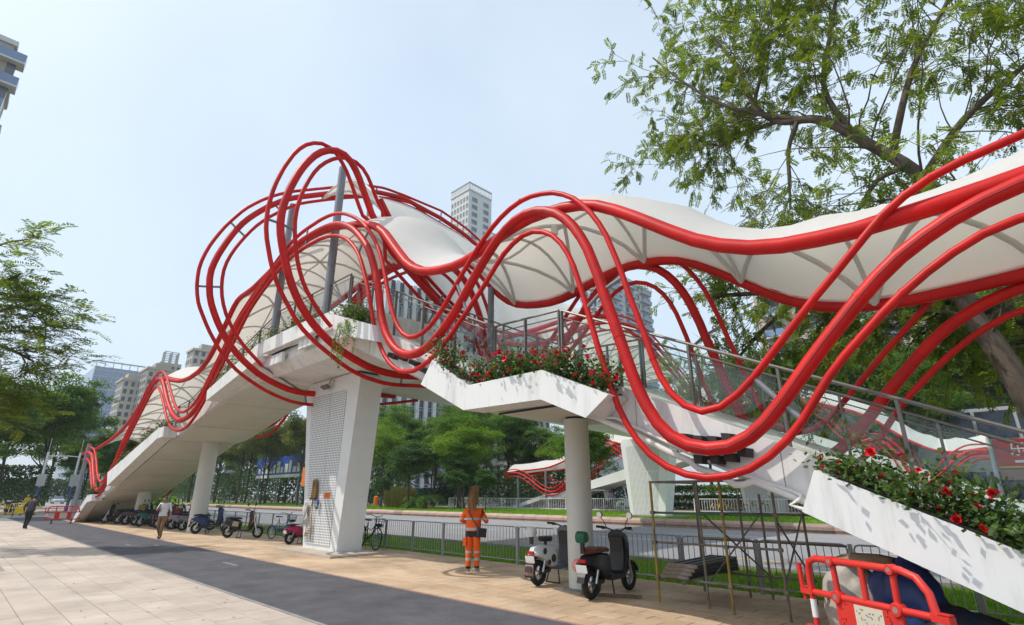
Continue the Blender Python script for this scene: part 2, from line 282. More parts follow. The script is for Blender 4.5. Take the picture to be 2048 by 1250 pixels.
# traced steel curves, metres: (along, height) in the plane each one lies in
CURVE = {
 'wave_main': [(-49.32,4.38),(-49.04,4.38),(-48.76,4.39),(-48.48,4.4),(-48.2,4.41),(-47.92,4.41),(-47.64,4.41),(-47.37,4.4),(-47.09,4.37),(-46.81,4.33),(-46.53,4.29),(-46.26,4.25),(-45.99,4.19),(-45.72,4.11),(-45.46,4.01),(-45.2,3.91),(-44.95,3.79),(-44.7,3.66),(-44.47,3.51),(-44.23,3.36),(-44,3.2),(-43.77,3.05),(-43.53,2.9),(-43.29,2.76),(-43.05,2.62),(-42.81,2.48),(-42.56,2.34),(-42.32,2.22),(-42.06,2.12),(-41.79,2.05),(-41.52,1.98),(-41.25,1.92),(-40.97,1.89),(-40.7,1.89),(-40.42,1.92),(-40.15,1.96),(-39.87,2.02),(-39.61,2.1),(-39.36,2.21),(-39.1,2.33),(-38.86,2.46),(-38.61,2.59),(-38.37,2.73),(-38.13,2.88),(-37.89,3.02),(-37.66,3.18),(-37.46,3.36),(-37.27,3.57),(-37.09,3.78),(-36.91,3.99),(-36.72,4.2),(-36.52,4.39),(-36.31,4.57),(-36.09,4.75),(-35.88,4.93),(-35.66,5.1),(-35.44,5.27),(-35.21,5.44),(-34.99,5.6),(-34.76,5.76),(-34.53,5.93),(-34.3,6.09),(-34.07,6.25),(-33.85,6.41),(-33.62,6.57),(-33.39,6.73),(-33.15,6.88),(-32.91,7),(-32.65,7.1),(-32.38,7.17),(-32.11,7.21),(-31.83,7.21),(-31.55,7.19),(-31.28,7.14),(-31.03,7.06),(-30.78,6.93),(-30.55,6.78),(-30.31,6.63),(-30.09,6.47),(-29.86,6.3),(-29.64,6.13),(-29.41,5.97),(-29.18,5.81),(-28.94,5.67),(-28.7,5.52),(-28.46,5.38),(-28.22,5.25),(-27.97,5.12),(-27.72,5.01),(-27.45,4.91),(-27.19,4.83),(-26.92,4.74),(-26.65,4.68),(-26.38,4.64),(-26.1,4.64),(-25.82,4.65),(-25.54,4.66),(-25.27,4.69),(-25,4.75),(-24.73,4.83),(-24.47,4.92),(-24.22,5.03),(-23.98,5.17),(-23.77,5.35),(-23.56,5.53),(-23.35,5.72),(-23.14,5.91),(-22.94,6.1),(-22.74,6.29),(-22.53,6.48),(-22.33,6.67),(-22.12,6.86),(-21.92,7.05),(-21.71,7.24),(-21.51,7.43),(-21.3,7.62),(-21.09,7.8),(-20.86,7.95),(-20.62,8.08),(-20.36,8.19),(-20.11,8.31),(-19.85,8.42),(-19.6,8.54),(-19.35,8.67),(-19.1,8.79),(-18.84,8.9),(-18.59,9.02),(-18.33,9.13),(-18.07,9.24),(-17.81,9.33),(-17.54,9.4),(-17.27,9.47),(-17,9.51),(-16.72,9.55),(-16.44,9.58),(-16.16,9.59),(-15.88,9.58),(-15.6,9.57),(-15.33,9.55),(-15.05,9.53),(-14.77,9.5),(-14.49,9.46),(-14.22,9.41),(-13.95,9.34),(-13.68,9.26),(-13.43,9.15),(-13.18,9.02),(-12.94,8.88),(-12.71,8.72),(-12.49,8.54),(-12.29,8.36),(-12.09,8.16),(-11.9,7.96),(-11.73,7.74),(-11.58,7.5),(-11.45,7.26),(-11.33,7.01),(-11.21,6.75),(-11.1,6.5),(-11.01,6.23),(-10.94,5.97),(-10.85,5.71),(-10.73,5.46),(-10.59,5.22),(-10.41,5),(-10.21,4.81),(-9.99,4.66),(-9.74,4.55),(-9.47,4.49),(-9.2,4.49),(-8.93,4.55),(-8.68,4.66),(-8.44,4.8),(-8.22,4.97),(-8.01,5.15),(-7.81,5.35),(-7.62,5.56),(-7.43,5.76),(-7.23,5.96),(-7.03,6.14),(-6.81,6.32),(-6.58,6.46),(-6.33,6.56),(-6.06,6.59),(-5.79,6.55),(-5.54,6.45),(-5.31,6.31),(-5.11,6.12),(-4.94,5.9),(-4.8,5.66),(-4.68,5.41),(-4.59,5.15),(-4.5,4.88),(-4.43,4.61),(-4.35,4.35),(-4.27,4.08),(-4.19,3.81),(-4.11,3.54),(-4.03,3.27),(-3.94,3.01),(-3.83,2.76),(-3.69,2.52),(-3.51,2.33),(-3.27,2.2),(-3.01,2.14),(-2.75,2.15),(-2.5,2.25),(-2.28,2.41),(-2.09,2.6),(-1.9,2.81),(-1.71,3.02),(-1.52,3.22),(-1.32,3.42),(-1.12,3.62),(-0.92,3.8),(-0.7,3.97),(-0.46,4.11),(-0.21,4.23),(0.06,4.32),(0.33,4.38),(0.6,4.43),(0.87,4.45),(1.14,4.43),(1.4,4.34),(1.62,4.2),(1.8,4),(1.96,3.77),(2.09,3.53),(2.19,3.27),(2.28,3.01),(2.36,2.74),(2.44,2.47),(2.52,2.2),(2.6,1.94),(2.7,1.68),(2.81,1.42),(2.95,1.19),(3.12,0.98),(3.34,0.83),(3.58,0.71)],
 'wave_outer': [(-48.65,4.68),(-48.37,4.69),(-48.09,4.71),(-47.81,4.72),(-47.53,4.73),(-47.26,4.74),(-46.98,4.72),(-46.7,4.69),(-46.42,4.65),(-46.14,4.61),(-45.87,4.57),(-45.59,4.52),(-45.32,4.46),(-45.06,4.37),(-44.8,4.25),(-44.55,4.14),(-44.3,4.02),(-44.04,3.9),(-43.79,3.78),(-43.55,3.64),(-43.31,3.5),(-43.07,3.35),(-42.83,3.2),(-42.59,3.06),(-42.35,2.93),(-42.09,2.81),(-41.84,2.7),(-41.58,2.59),(-41.31,2.5),(-41.05,2.43),(-40.77,2.38),(-40.5,2.34),(-40.22,2.34),(-39.95,2.39),(-39.69,2.48),(-39.43,2.58),(-39.18,2.7),(-38.93,2.82),(-38.68,2.96),(-38.44,3.09),(-38.2,3.23),(-37.98,3.4),(-37.79,3.6),(-37.61,3.81),(-37.43,4.03),(-37.24,4.23),(-37.04,4.43),(-36.83,4.61),(-36.62,4.79),(-36.4,4.97),(-36.18,5.14),(-35.97,5.32),(-35.75,5.5),(-35.53,5.68),(-35.32,5.86),(-35.1,6.03),(-34.88,6.21),(-34.66,6.38),(-34.43,6.54),(-34.2,6.7),(-33.97,6.86),(-33.74,7.02),(-33.5,7.15),(-33.25,7.26),(-32.98,7.36),(-32.72,7.45),(-32.45,7.53),(-32.18,7.58),(-31.91,7.59),(-31.63,7.58),(-31.35,7.54),(-31.09,7.46),(-30.83,7.36),(-30.58,7.24),(-30.32,7.12),(-30.08,6.99),(-29.84,6.84),(-29.61,6.69),(-29.38,6.53),(-29.15,6.37),(-28.92,6.21),(-28.68,6.06),(-28.45,5.91),(-28.21,5.76),(-27.97,5.61),(-27.73,5.47),(-27.49,5.33),(-27.23,5.22),(-26.97,5.13),(-26.7,5.05),(-26.43,5),(-26.16,4.97),(-25.88,4.98),(-25.6,5),(-25.33,5.04),(-25.06,5.1),(-24.79,5.19),(-24.53,5.3),(-24.29,5.42),(-24.06,5.57),(-23.84,5.75),(-23.63,5.93),(-23.42,6.12),(-23.21,6.31),(-23,6.49),(-22.79,6.68),(-22.58,6.86),(-22.38,7.05),(-22.17,7.24),(-21.96,7.42),(-21.75,7.61),(-21.54,7.79),(-21.32,7.97),(-21.1,8.13),(-20.85,8.27),(-20.6,8.39),(-20.35,8.51),(-20.1,8.63),(-19.84,8.74),(-19.58,8.85),(-19.33,8.96),(-19.07,9.08),(-18.81,9.19),(-18.56,9.3),(-18.3,9.42),(-18.05,9.53),(-17.78,9.63),(-17.52,9.72),(-17.25,9.79),(-16.98,9.86),(-16.7,9.9),(-16.42,9.93),(-16.15,9.94),(-15.87,9.94),(-15.59,9.93),(-15.31,9.92),(-15.03,9.91),(-14.75,9.88),(-14.47,9.84),(-14.2,9.79),(-13.93,9.71),(-13.67,9.62),(-13.41,9.51),(-13.16,9.38),(-12.92,9.24),(-12.68,9.09),(-12.45,8.93),(-12.24,8.76),(-12.03,8.57),(-11.83,8.37),(-11.65,8.16),(-11.47,7.94),(-11.31,7.71),(-11.17,7.48),(-11.04,7.23),(-10.92,6.97),(-10.81,6.72),(-10.71,6.46),(-10.6,6.2),(-10.49,5.94),(-10.37,5.69),(-10.23,5.45),(-10.06,5.23),(-9.86,5.05),(-9.62,4.92),(-9.36,4.88),(-9.1,4.91),(-8.85,5.01),(-8.62,5.16),(-8.41,5.34),(-8.21,5.54),(-8.01,5.74),(-7.82,5.94),(-7.62,6.13),(-7.41,6.32),(-7.19,6.49),(-6.96,6.65),(-6.71,6.78),(-6.46,6.87),(-6.18,6.92),(-5.91,6.91),(-5.64,6.85),(-5.38,6.76),(-5.14,6.62),(-4.92,6.45),(-4.74,6.25),(-4.57,6.02),(-4.43,5.78),(-4.31,5.53),(-4.22,5.27),(-4.13,5),(-4.05,4.73),(-3.98,4.46),(-3.9,4.2),(-3.82,3.93),(-3.74,3.66),(-3.67,3.39),(-3.58,3.13),(-3.45,2.89),(-3.27,2.7),(-3.05,2.6),(-2.8,2.63),(-2.57,2.76),(-2.36,2.93),(-2.16,3.13),(-1.96,3.33),(-1.77,3.52),(-1.57,3.72),(-1.36,3.91),(-1.16,4.1),(-0.96,4.29),(-0.75,4.48),(-0.52,4.63),(-0.27,4.74),(-0,4.81),(0.27,4.85),(0.55,4.89),(0.83,4.91),(1.1,4.89),(1.37,4.83),(1.61,4.72),(1.83,4.56),(2.01,4.36),(2.17,4.13),(2.31,3.89),(2.41,3.64),(2.49,3.37),(2.58,3.1),(2.66,2.83),(2.74,2.57),(2.81,2.3),(2.9,2.03),(3,1.78),(3.15,1.55),(3.34,1.36),(3.56,1.21)],
 'wave_inner': [(-49.02,3.98),(-48.74,3.98),(-48.46,3.99),(-48.18,3.99),(-47.9,3.99),(-47.62,3.99),(-47.34,3.97),(-47.07,3.92),(-46.79,3.86),(-46.52,3.81),(-46.25,3.75),(-45.97,3.68),(-45.71,3.61),(-45.45,3.5),(-45.2,3.37),(-44.96,3.24),(-44.72,3.1),(-44.48,2.96),(-44.24,2.81),(-44,2.67),(-43.76,2.52),(-43.53,2.37),(-43.29,2.22),(-43.05,2.07),(-42.81,1.94),(-42.55,1.84),(-42.28,1.76),(-42.01,1.69),(-41.74,1.61),(-41.47,1.56),(-41.2,1.53),(-40.92,1.53),(-40.64,1.54),(-40.36,1.56),(-40.09,1.61),(-39.82,1.68),(-39.56,1.78),(-39.3,1.88),(-39.06,2.01),(-38.83,2.17),(-38.6,2.33),(-38.37,2.49),(-38.14,2.65),(-37.9,2.79),(-37.66,2.94),(-37.42,3.08),(-37.19,3.24),(-36.97,3.41),(-36.77,3.6),(-36.57,3.8),(-36.38,4),(-36.17,4.19),(-35.96,4.37),(-35.74,4.54),(-35.52,4.71),(-35.3,4.88),(-35.07,5.05),(-34.85,5.21),(-34.61,5.37),(-34.38,5.52),(-34.15,5.68),(-33.91,5.83),(-33.68,5.99),(-33.46,6.15),(-33.23,6.32),(-33,6.48),(-32.77,6.62),(-32.52,6.73),(-32.25,6.79),(-31.98,6.82),(-31.71,6.82),(-31.45,6.75),(-31.19,6.64),(-30.95,6.51),(-30.71,6.37),(-30.47,6.22),(-30.24,6.06),(-30.01,5.9),(-29.78,5.74),(-29.55,5.58),(-29.33,5.42),(-29.1,5.25),(-28.87,5.09),(-28.65,4.93),(-28.41,4.79),(-28.15,4.67),(-27.9,4.56),(-27.64,4.46),(-27.37,4.38),(-27.1,4.32),(-26.82,4.27),(-26.55,4.23),(-26.27,4.21),(-25.99,4.2),(-25.71,4.22),(-25.44,4.25),(-25.16,4.29),(-24.9,4.37),(-24.64,4.48),(-24.39,4.6),(-24.14,4.73),(-23.91,4.88),(-23.67,5.03),(-23.45,5.2),(-23.23,5.37),(-23.02,5.55),(-22.81,5.74),(-22.6,5.92),(-22.39,6.11),(-22.18,6.29),(-21.97,6.48),(-21.76,6.66),(-21.55,6.85),(-21.34,7.03),(-21.13,7.21),(-20.92,7.4),(-20.71,7.58),(-20.49,7.77),(-20.28,7.94),(-20.05,8.1),(-19.81,8.24),(-19.56,8.36),(-19.3,8.48),(-19.05,8.59),(-18.79,8.69),(-18.52,8.79),(-18.26,8.89),(-18,8.98),(-17.73,9.06),(-17.46,9.12),(-17.18,9.17),(-16.91,9.21),(-16.63,9.23),(-16.35,9.24),(-16.07,9.25),(-15.79,9.24),(-15.51,9.23),(-15.23,9.21),(-14.95,9.19),(-14.68,9.15),(-14.4,9.1),(-14.13,9.03),(-13.86,8.95),(-13.61,8.85),(-13.36,8.72),(-13.12,8.58),(-12.89,8.42),(-12.68,8.24),(-12.48,8.05),(-12.3,7.84),(-12.14,7.61),(-12,7.37),(-11.87,7.12),(-11.73,6.87),(-11.61,6.62),(-11.5,6.37),(-11.39,6.11),(-11.28,5.85),(-11.17,5.6),(-11.04,5.35),(-10.9,5.11),(-10.74,4.88),(-10.56,4.67),(-10.36,4.48),(-10.13,4.32),(-9.89,4.2),(-9.62,4.14),(-9.35,4.12),(-9.08,4.17),(-8.82,4.25),(-8.57,4.38),(-8.34,4.53),(-8.11,4.69),(-7.89,4.87),(-7.67,5.04),(-7.46,5.22),(-7.24,5.4),(-7.04,5.59),(-6.84,5.78),(-6.63,5.96),(-6.39,6.09),(-6.14,6.17),(-5.87,6.16),(-5.62,6.06),(-5.41,5.91),(-5.23,5.7),(-5.09,5.46),(-4.98,5.2),(-4.9,4.94),(-4.82,4.67),(-4.75,4.4),(-4.68,4.13),(-4.61,3.86),(-4.54,3.59),(-4.45,3.32),(-4.37,3.06),(-4.28,2.79),(-4.16,2.54),(-4.01,2.31),(-3.83,2.11),(-3.6,1.95),(-3.35,1.85),(-3.08,1.8),(-2.81,1.82),(-2.55,1.89),(-2.31,2.02),(-2.09,2.19),(-1.9,2.39),(-1.73,2.61),(-1.56,2.83),(-1.37,3.03),(-1.16,3.22),(-0.95,3.41),(-0.74,3.58),(-0.51,3.74),(-0.27,3.88),(-0.02,3.99),(0.25,4.05),(0.52,4.05),(0.79,4),(1.05,3.92),(1.29,3.8),(1.49,3.62),(1.65,3.4),(1.79,3.16),(1.89,2.9),(1.99,2.64),(2.07,2.37),(2.15,2.1),(2.23,1.83),(2.3,1.57),(2.4,1.3),(2.52,1.06),(2.67,0.83),(2.85,0.63),(3.07,0.48),(3.33,0.38),(3.59,0.3)],
 'loop_a_outer': [(11.81,14.71),(11.51,14.66),(11.22,14.62),(10.92,14.57),(10.64,14.51),(10.35,14.41),(10.07,14.31),(9.8,14.2),(9.52,14.08),(9.26,13.95),(8.99,13.82),(8.73,13.68),(8.47,13.53),(8.21,13.39),(7.95,13.24),(7.69,13.1),(7.43,12.95),(7.17,12.81),(6.91,12.66),(6.66,12.5),(6.41,12.33),(6.18,12.15),(5.95,11.95),(5.74,11.75),(5.54,11.53),(5.34,11.3),(5.17,11.06),(5.02,10.81),(4.87,10.55),(4.73,10.28),(4.61,10.01),(4.5,9.74),(4.4,9.46),(4.32,9.17),(4.26,8.88),(4.23,8.58),(4.24,8.29),(4.27,7.99),(4.33,7.71),(4.4,7.47),(4.48,7.29),(4.59,7.09),(4.73,6.84),(4.89,6.58),(5.06,6.34),(5.24,6.1),(5.43,5.88),(5.65,5.68),(5.88,5.49),(6.13,5.33),(6.39,5.19),(6.66,5.06),(6.93,4.94),(7.21,4.84),(7.5,4.76),(7.79,4.69),(8.08,4.66),(8.38,4.65),(8.68,4.66),(8.97,4.68),(9.27,4.7),(9.57,4.72),(9.87,4.75),(10.16,4.8),(10.45,4.85),(10.75,4.9),(11.04,4.96),(11.33,5.01),(11.63,5.06),(11.92,5.12),(12.21,5.18),(12.5,5.24),(12.79,5.31),(13.08,5.37),(13.38,5.43)],
 'loop_a_main': [(11.82,14.55),(11.53,14.47),(11.24,14.4),(10.95,14.32),(10.66,14.24),(10.37,14.15),(10.09,14.06),(9.8,13.95),(9.52,13.84),(9.25,13.72),(8.99,13.57),(8.73,13.42),(8.47,13.27),(8.21,13.12),(7.95,12.97),(7.69,12.82),(7.43,12.67),(7.16,12.52),(6.91,12.37),(6.66,12.2),(6.43,12.01),(6.21,11.8),(6,11.59),(5.8,11.36),(5.61,11.13),(5.43,10.89),(5.27,10.64),(5.13,10.37),(5.01,10.1),(4.9,9.82),(4.8,9.53),(4.71,9.25),(4.64,8.96),(4.59,8.66),(4.59,8.36),(4.63,8.07),(4.69,7.78),(4.79,7.49),(4.92,7.22),(5.06,6.96),(5.22,6.71),(5.4,6.46),(5.59,6.24),(5.81,6.03),(6.04,5.84),(6.29,5.66),(6.54,5.5),(6.81,5.37),(7.09,5.26),(7.37,5.17),(7.66,5.09),(7.96,5.05),(8.26,5.04),(8.56,5.05),(8.86,5.07),(9.16,5.1),(9.46,5.12),(9.75,5.15),(10.05,5.19),(10.35,5.23),(10.65,5.28),(10.94,5.33),(11.24,5.38),(11.54,5.4),(11.84,5.42),(12.14,5.44)],
 'loop_a_inner': [(12.4,14.52),(12.11,14.46),(11.81,14.39),(11.52,14.31),(11.23,14.22),(10.94,14.12),(10.66,14.02),(10.38,13.91),(10.1,13.79),(9.83,13.66),(9.55,13.53),(9.28,13.4),(9.01,13.27),(8.75,13.13),(8.48,12.98),(8.21,12.84),(7.95,12.69),(7.69,12.54),(7.43,12.39),(7.17,12.22),(6.93,12.04),(6.71,11.84),(6.49,11.63),(6.29,11.41),(6.08,11.19),(5.9,10.95),(5.72,10.7),(5.57,10.45),(5.43,10.18),(5.3,9.91),(5.18,9.63),(5.08,9.35),(5,9.05),(4.96,8.76),(4.96,8.46),(4.99,8.16),(5.05,7.86),(5.14,7.58),(5.26,7.3),(5.41,7.04),(5.58,6.79),(5.77,6.56),(5.98,6.34),(6.21,6.14),(6.44,5.95),(6.67,5.75)],
 'loop_b_outer': [(7.42,10.04),(7.27,10.3),(7.13,10.56),(7,10.83),(6.86,11.09),(6.71,11.35),(6.53,11.58),(6.32,11.79),(6.08,11.91),(5.81,11.92),(5.56,11.81),(5.33,11.62),(5.16,11.39),(5.02,11.13),(4.91,10.85),(4.81,10.57),(4.73,10.28),(4.66,9.99),(4.61,9.7),(4.58,9.41),(4.56,9.11),(4.57,8.81),(4.6,8.52),(4.66,8.23),(4.75,7.94),(4.84,7.66),(4.95,7.38),(5.08,7.11),(5.23,6.86),(5.4,6.62),(5.58,6.38),(5.76,6.15),(5.97,5.94),(6.21,5.76),(6.46,5.6),(6.72,5.45),(6.98,5.31),(7.24,5.17),(7.51,5.05),(7.8,4.96),(8.09,4.89),(8.38,4.85),(8.67,4.82),(8.97,4.82),(9.27,4.84),(9.56,4.87),(9.86,4.9),(10.16,4.93),(10.45,4.96)],
 'loop_b_main': [(7.73,10.22),(7.59,10.49),(7.45,10.75),(7.31,11.02),(7.17,11.29),(7.01,11.54),(6.82,11.76),(6.58,11.9),(6.31,11.91),(6.05,11.8),(5.82,11.61),(5.63,11.38),(5.48,11.13),(5.35,10.86),(5.24,10.58),(5.15,10.29),(5.07,10),(5.01,9.71),(4.96,9.41),(4.94,9.11),(4.95,8.81),(5,8.51),(5.08,8.22),(5.17,7.94),(5.27,7.66),(5.38,7.38),(5.51,7.11),(5.66,6.85),(5.83,6.6),(6.03,6.37),(6.24,6.16),(6.48,5.97),(6.72,5.8),(6.98,5.65),(7.25,5.52),(7.53,5.41),(7.82,5.31),(8.11,5.23),(8.4,5.18),(8.7,5.15),(9,5.14),(9.3,5.15),(9.6,5.17),(9.9,5.2)],
 'loop_b_inner': [(8.11,10.49),(7.92,10.73),(7.76,10.98),(7.62,11.25),(7.46,11.5),(7.26,11.71),(7,11.83),(6.72,11.83),(6.45,11.73),(6.21,11.55),(6.01,11.34),(5.83,11.09),(5.69,10.82),(5.58,10.54),(5.49,10.25),(5.42,9.96),(5.37,9.66),(5.34,9.36),(5.34,9.06),(5.37,8.76),(5.42,8.46),(5.49,8.16),(5.57,7.87),(5.67,7.59),(5.8,7.31),(5.95,7.06),(6.14,6.82),(6.34,6.59),(6.56,6.38),(6.79,6.19)],
 'eave': [(-45.5,4.51),(-45.1,4.54),(-44.7,4.57),(-44.3,4.6),(-43.9,4.63),(-43.5,4.66),(-43.11,4.69),(-42.71,4.72),(-42.31,4.75),(-41.91,4.78),(-41.51,4.82),(-41.11,4.86),(-40.72,4.91),(-40.32,4.96),(-39.92,5.01),(-39.53,5.06),(-39.13,5.12),(-38.74,5.18),(-38.35,5.27),(-37.96,5.36),(-37.57,5.46),(-37.18,5.55),(-36.8,5.67),(-36.43,5.82),(-36.06,5.98),(-35.7,6.15),(-35.33,6.31),(-34.97,6.48),(-34.61,6.64),(-34.24,6.81),(-33.87,6.96),(-33.49,7.08),(-33.11,7.18),(-32.72,7.25),(-32.32,7.27),(-31.92,7.26),(-31.52,7.24),(-31.13,7.19),(-30.73,7.11),(-30.34,7.02),(-29.95,6.94),(-29.56,6.86),(-29.17,6.79),(-28.77,6.72),(-28.38,6.65),(-27.98,6.61),(-27.58,6.58),(-27.19,6.56),(-26.79,6.55),(-26.39,6.57),(-25.99,6.61),(-25.59,6.65),(-25.2,6.73),(-24.83,6.86),(-24.46,7.01),(-24.13,7.21),(-23.82,7.47),(-23.53,7.75),(-23.24,8.02),(-22.95,8.3),(-22.66,8.57),(-22.37,8.84),(-22.04,9.02),(-21.67,9.09),(-21.27,9.09),(-20.87,9.1),(-20.47,9.12),(-20.08,9.17),(-19.68,9.24),(-19.29,9.3),(-18.89,9.37),(-18.5,9.44),(-18.11,9.5),(-17.71,9.57),(-17.31,9.62),(-16.92,9.65),(-16.52,9.66),(-16.12,9.65),(-15.72,9.62),(-15.32,9.58),(-14.93,9.52),(-14.53,9.45),(-14.14,9.36),(-13.76,9.26),(-13.37,9.14),(-12.99,9.03),(-12.61,8.9),(-12.24,8.76),(-11.88,8.58),(-11.55,8.36),(-11.24,8.11),(-10.97,7.82),(-10.7,7.52),(-10.43,7.23),(-10.15,6.94),(-9.84,6.7),(-9.49,6.51),(-9.11,6.39),(-8.72,6.31),(-8.33,6.26),(-7.94,6.26),(-7.58,6.3),(-7.22,6.37),(-6.84,6.45),(-6.45,6.51),(-6.05,6.54),(-5.66,6.51),(-5.26,6.45),(-4.88,6.35),(-4.52,6.19),(-4.18,5.97),(-3.86,5.73),(-3.55,5.48),(-3.24,5.23),(-2.92,4.99),(-2.58,4.79),(-2.21,4.63),(-1.83,4.53),(-1.43,4.48),(-1.03,4.45),(-0.64,4.46),(-0.24,4.47),(0.16,4.49),(0.56,4.52),(0.96,4.53),(1.35,4.49),(1.74,4.41),(2.12,4.29),(2.48,4.12),(2.83,3.92),(3.17,3.72)],
}
# ------------------------------------------------------------------ the setting
M['paver'] = mat('beige_paver', (0.46,0.39,0.33), 0.82, vary=0.20, scale=0.7, bump=0.10, bscale=70, place=True)
M['paver_b'] = mat('beige_paver_light', (0.475,0.405,0.345), 0.82, vary=0.20, scale=0.7, bump=0.10, bscale=70, place=True)
M['paver_c'] = mat('greyish_paver', (0.44,0.38,0.325), 0.82, vary=0.20, scale=0.7, bump=0.10, bscale=70, place=True)
M['brick_a'] = mat('ochre_paver', (0.49,0.355,0.235), 0.85, vary=0.28, scale=0.6, bump=0.12, bscale=60, place=True)
M['brick_b'] = mat('pale_ochre_paver', (0.515,0.385,0.265), 0.85, vary=0.28, scale=0.6, bump=0.12, bscale=60, place=True)
M['brick_c'] = mat('brown_stained_paver', (0.465,0.33,0.215), 0.85, vary=0.28, scale=0.6, bump=0.12, bscale=60, place=True)
M['joint'] = mat('paver_joint', (0.33,0.275,0.22), 0.95, vary=0.15, scale=6)
M['asphalt'] = mat('path_asphalt', (0.080,0.081,0.094), 0.9, vary=0.28, scale=1.3, bump=0.3, bscale=180)
M['road'] = mat('road_asphalt', (0.25,0.25,0.262), 0.88, vary=0.08, scale=0.5, bump=0.12, bscale=120, stretch=(0.25,1,1))
M['line_white'] = mat('worn_white_line', (0.55,0.55,0.55), 0.7, vary=0.2, scale=9)
M['line_faint'] = mat('worn_faint_line', (0.22,0.22,0.235), 0.85, vary=0.3, scale=12)
M['line_yellow'] = mat('worn_yellow_line', (0.55,0.38,0.14), 0.7, vary=0.2, scale=9)
M['edge_red'] = mat('dusty_red_kerb', (0.30,0.18,0.16), 0.85, vary=0.15, scale=4)
M['granite'] = mat('pink_granite', (0.40,0.275,0.225), 0.7, vary=0.2, scale=1.4, bump=0.05, bscale=60)
M['granite_d'] = mat('dark_weathered_granite', (0.25,0.18,0.15), 0.75, vary=0.3, scale=1.4, bump=0.05, bscale=60)
M['kerb'] = mat('grey_kerb', (0.26,0.25,0.235), 0.8, vary=0.15, scale=3)
M['lawn'] = mat('lawn', (0.13,0.26,0.022), 0.9, col2=(0.20,0.34,0.04), scale=1.1, bump=0.4, bscale=26)
M['earth'] = mat('earth', (0.13,0.12,0.10), 0.95, vary=0.2, scale=0.2)
M['pave_far'] = mat('far_pavement', (0.36,0.33,0.30), 0.85, vary=0.1, scale=0.6)

struct(MB().add([(-1200,-1200,-0.2),(1200,-1200,-0.2),(1200,1200,-0.2),(-1200,1200,-0.2)], [(0,1,2,3)]).build('ground', M['earth']))
plaza = struct(MB().box((-190,-60,-0.19),(14,3.88,-0.014)).build('plaza_pavement', M['joint']))
side = struct(MB().box((-57.6,6.30,-0.19),(14,10.36,-0.014)).build('sidewalk', M['joint']))
path = struct(MB().box((-57.6,3.95,-0.19),(14,6.22,-0.004)).build('cycle_path', M['asphalt']))
struct(MB().box((-190,3.885,-0.19),(-57.61,13.4,-0.006)).build('crossing_pavement', M['pave_far']))
MB().box((-57.6,6.225,-0.1),(14,6.295,0.002)).build('edging', M['edge_red'], path)
MB().box((-57.6,3.885,-0.1),(14,3.945,0.0)).build('edging', M['kerb'], path)
for x, y, l in ((-15.6,5.38,.95),(-23.5,4.86,.5),(-22.6,5.5,.5)):
    MB().add([(x,y,0.0),(x+l,y,0.0),(x+l,y+.10,0.0),(x,y+.10,0.0)], [(0,1,2,3)]).build('lane_dash', M['line_faint'], path)

def lay(parent, x0, x1, y0, y1, lx, ly, mats, near, limit=296, stag=0.5, name='paver'):
    """running-bond paving: the slabs nearest the camera one object each, the rest one joined part"""
    shapes = []
    for k, m in enumerate(mats):
        b = MB(); g = 0.006; e = 0.004
        x_, y_ = lx/2-g, ly/2-g
        b.add([(-x_,-y_,-0.03),(x_,-y_,-0.03),(x_,y_,-0.03),(-x_,y_,-0.03),(-x_,-y_,-e),(x_,-y_,-e),(x_,y_,-e),(-x_,y_,-e),
               (-x_+e,-y_+e,0),(x_-e,-y_+e,0),(x_-e,y_-e,0),(-x_+e,y_-e,0)],
              [(0,1,5,4),(1,2,6,5),(2,3,7,6),(3,0,4,7),(4,5,9,8),(5,6,10,9),(6,7,11,10),(7,4,8,11),(8,9,10,11)])
        shapes.append(b)
    meshes = [b.mesh(name, m) for b, m in zip(shapes, mats)]
    spots = []
    rows = int(round((y1-y0)/ly))
    for j in range(rows):
        off = (j % 2)*stag*lx
        for i in range(int((x1-x0)/lx)):
            x, y = x0+lx*(i+0.5)+off, y0+ly*(j+0.5)
            if x+lx/2 > x1: continue
            spots.append((math.hypot(x-near[0], y-near[1]), x, y))
    spots.sort(); rest = MB()
    for n, (d, x, y) in enumerate(spots):
        k = R.choices(range(len(mats)), (5,4,2)[:len(mats)])[0]; z = -0.001*R.random()
        if n < limit:
            o = link_mesh(name, meshes[k], parent); o.location = (x, y, z); o.rotation_euler = (R.gauss(0,.0012), R.gauss(0,.0012), R.gauss(0,.0015))
        else:
            rest.k = k; b = shapes[k]
            rest.add([(v[0]+x, v[1]+y, v[2]+z) for v in b.v], b.f)
    rest.build(name, mats, parent, kind='stuff')
lay(plaza, -58.0, 1.0, -1.56, 3.88, 0.9, 0.453, [M['paver'],M['paver_b'],M['paver_c']], (-9.5,2.6))
lay(side, -57.0, 4.0, 6.30, 10.36, 0.58, 0.29, [M['brick_a'],M['brick_b'],M['brick_c']], (-4.6,7.3))

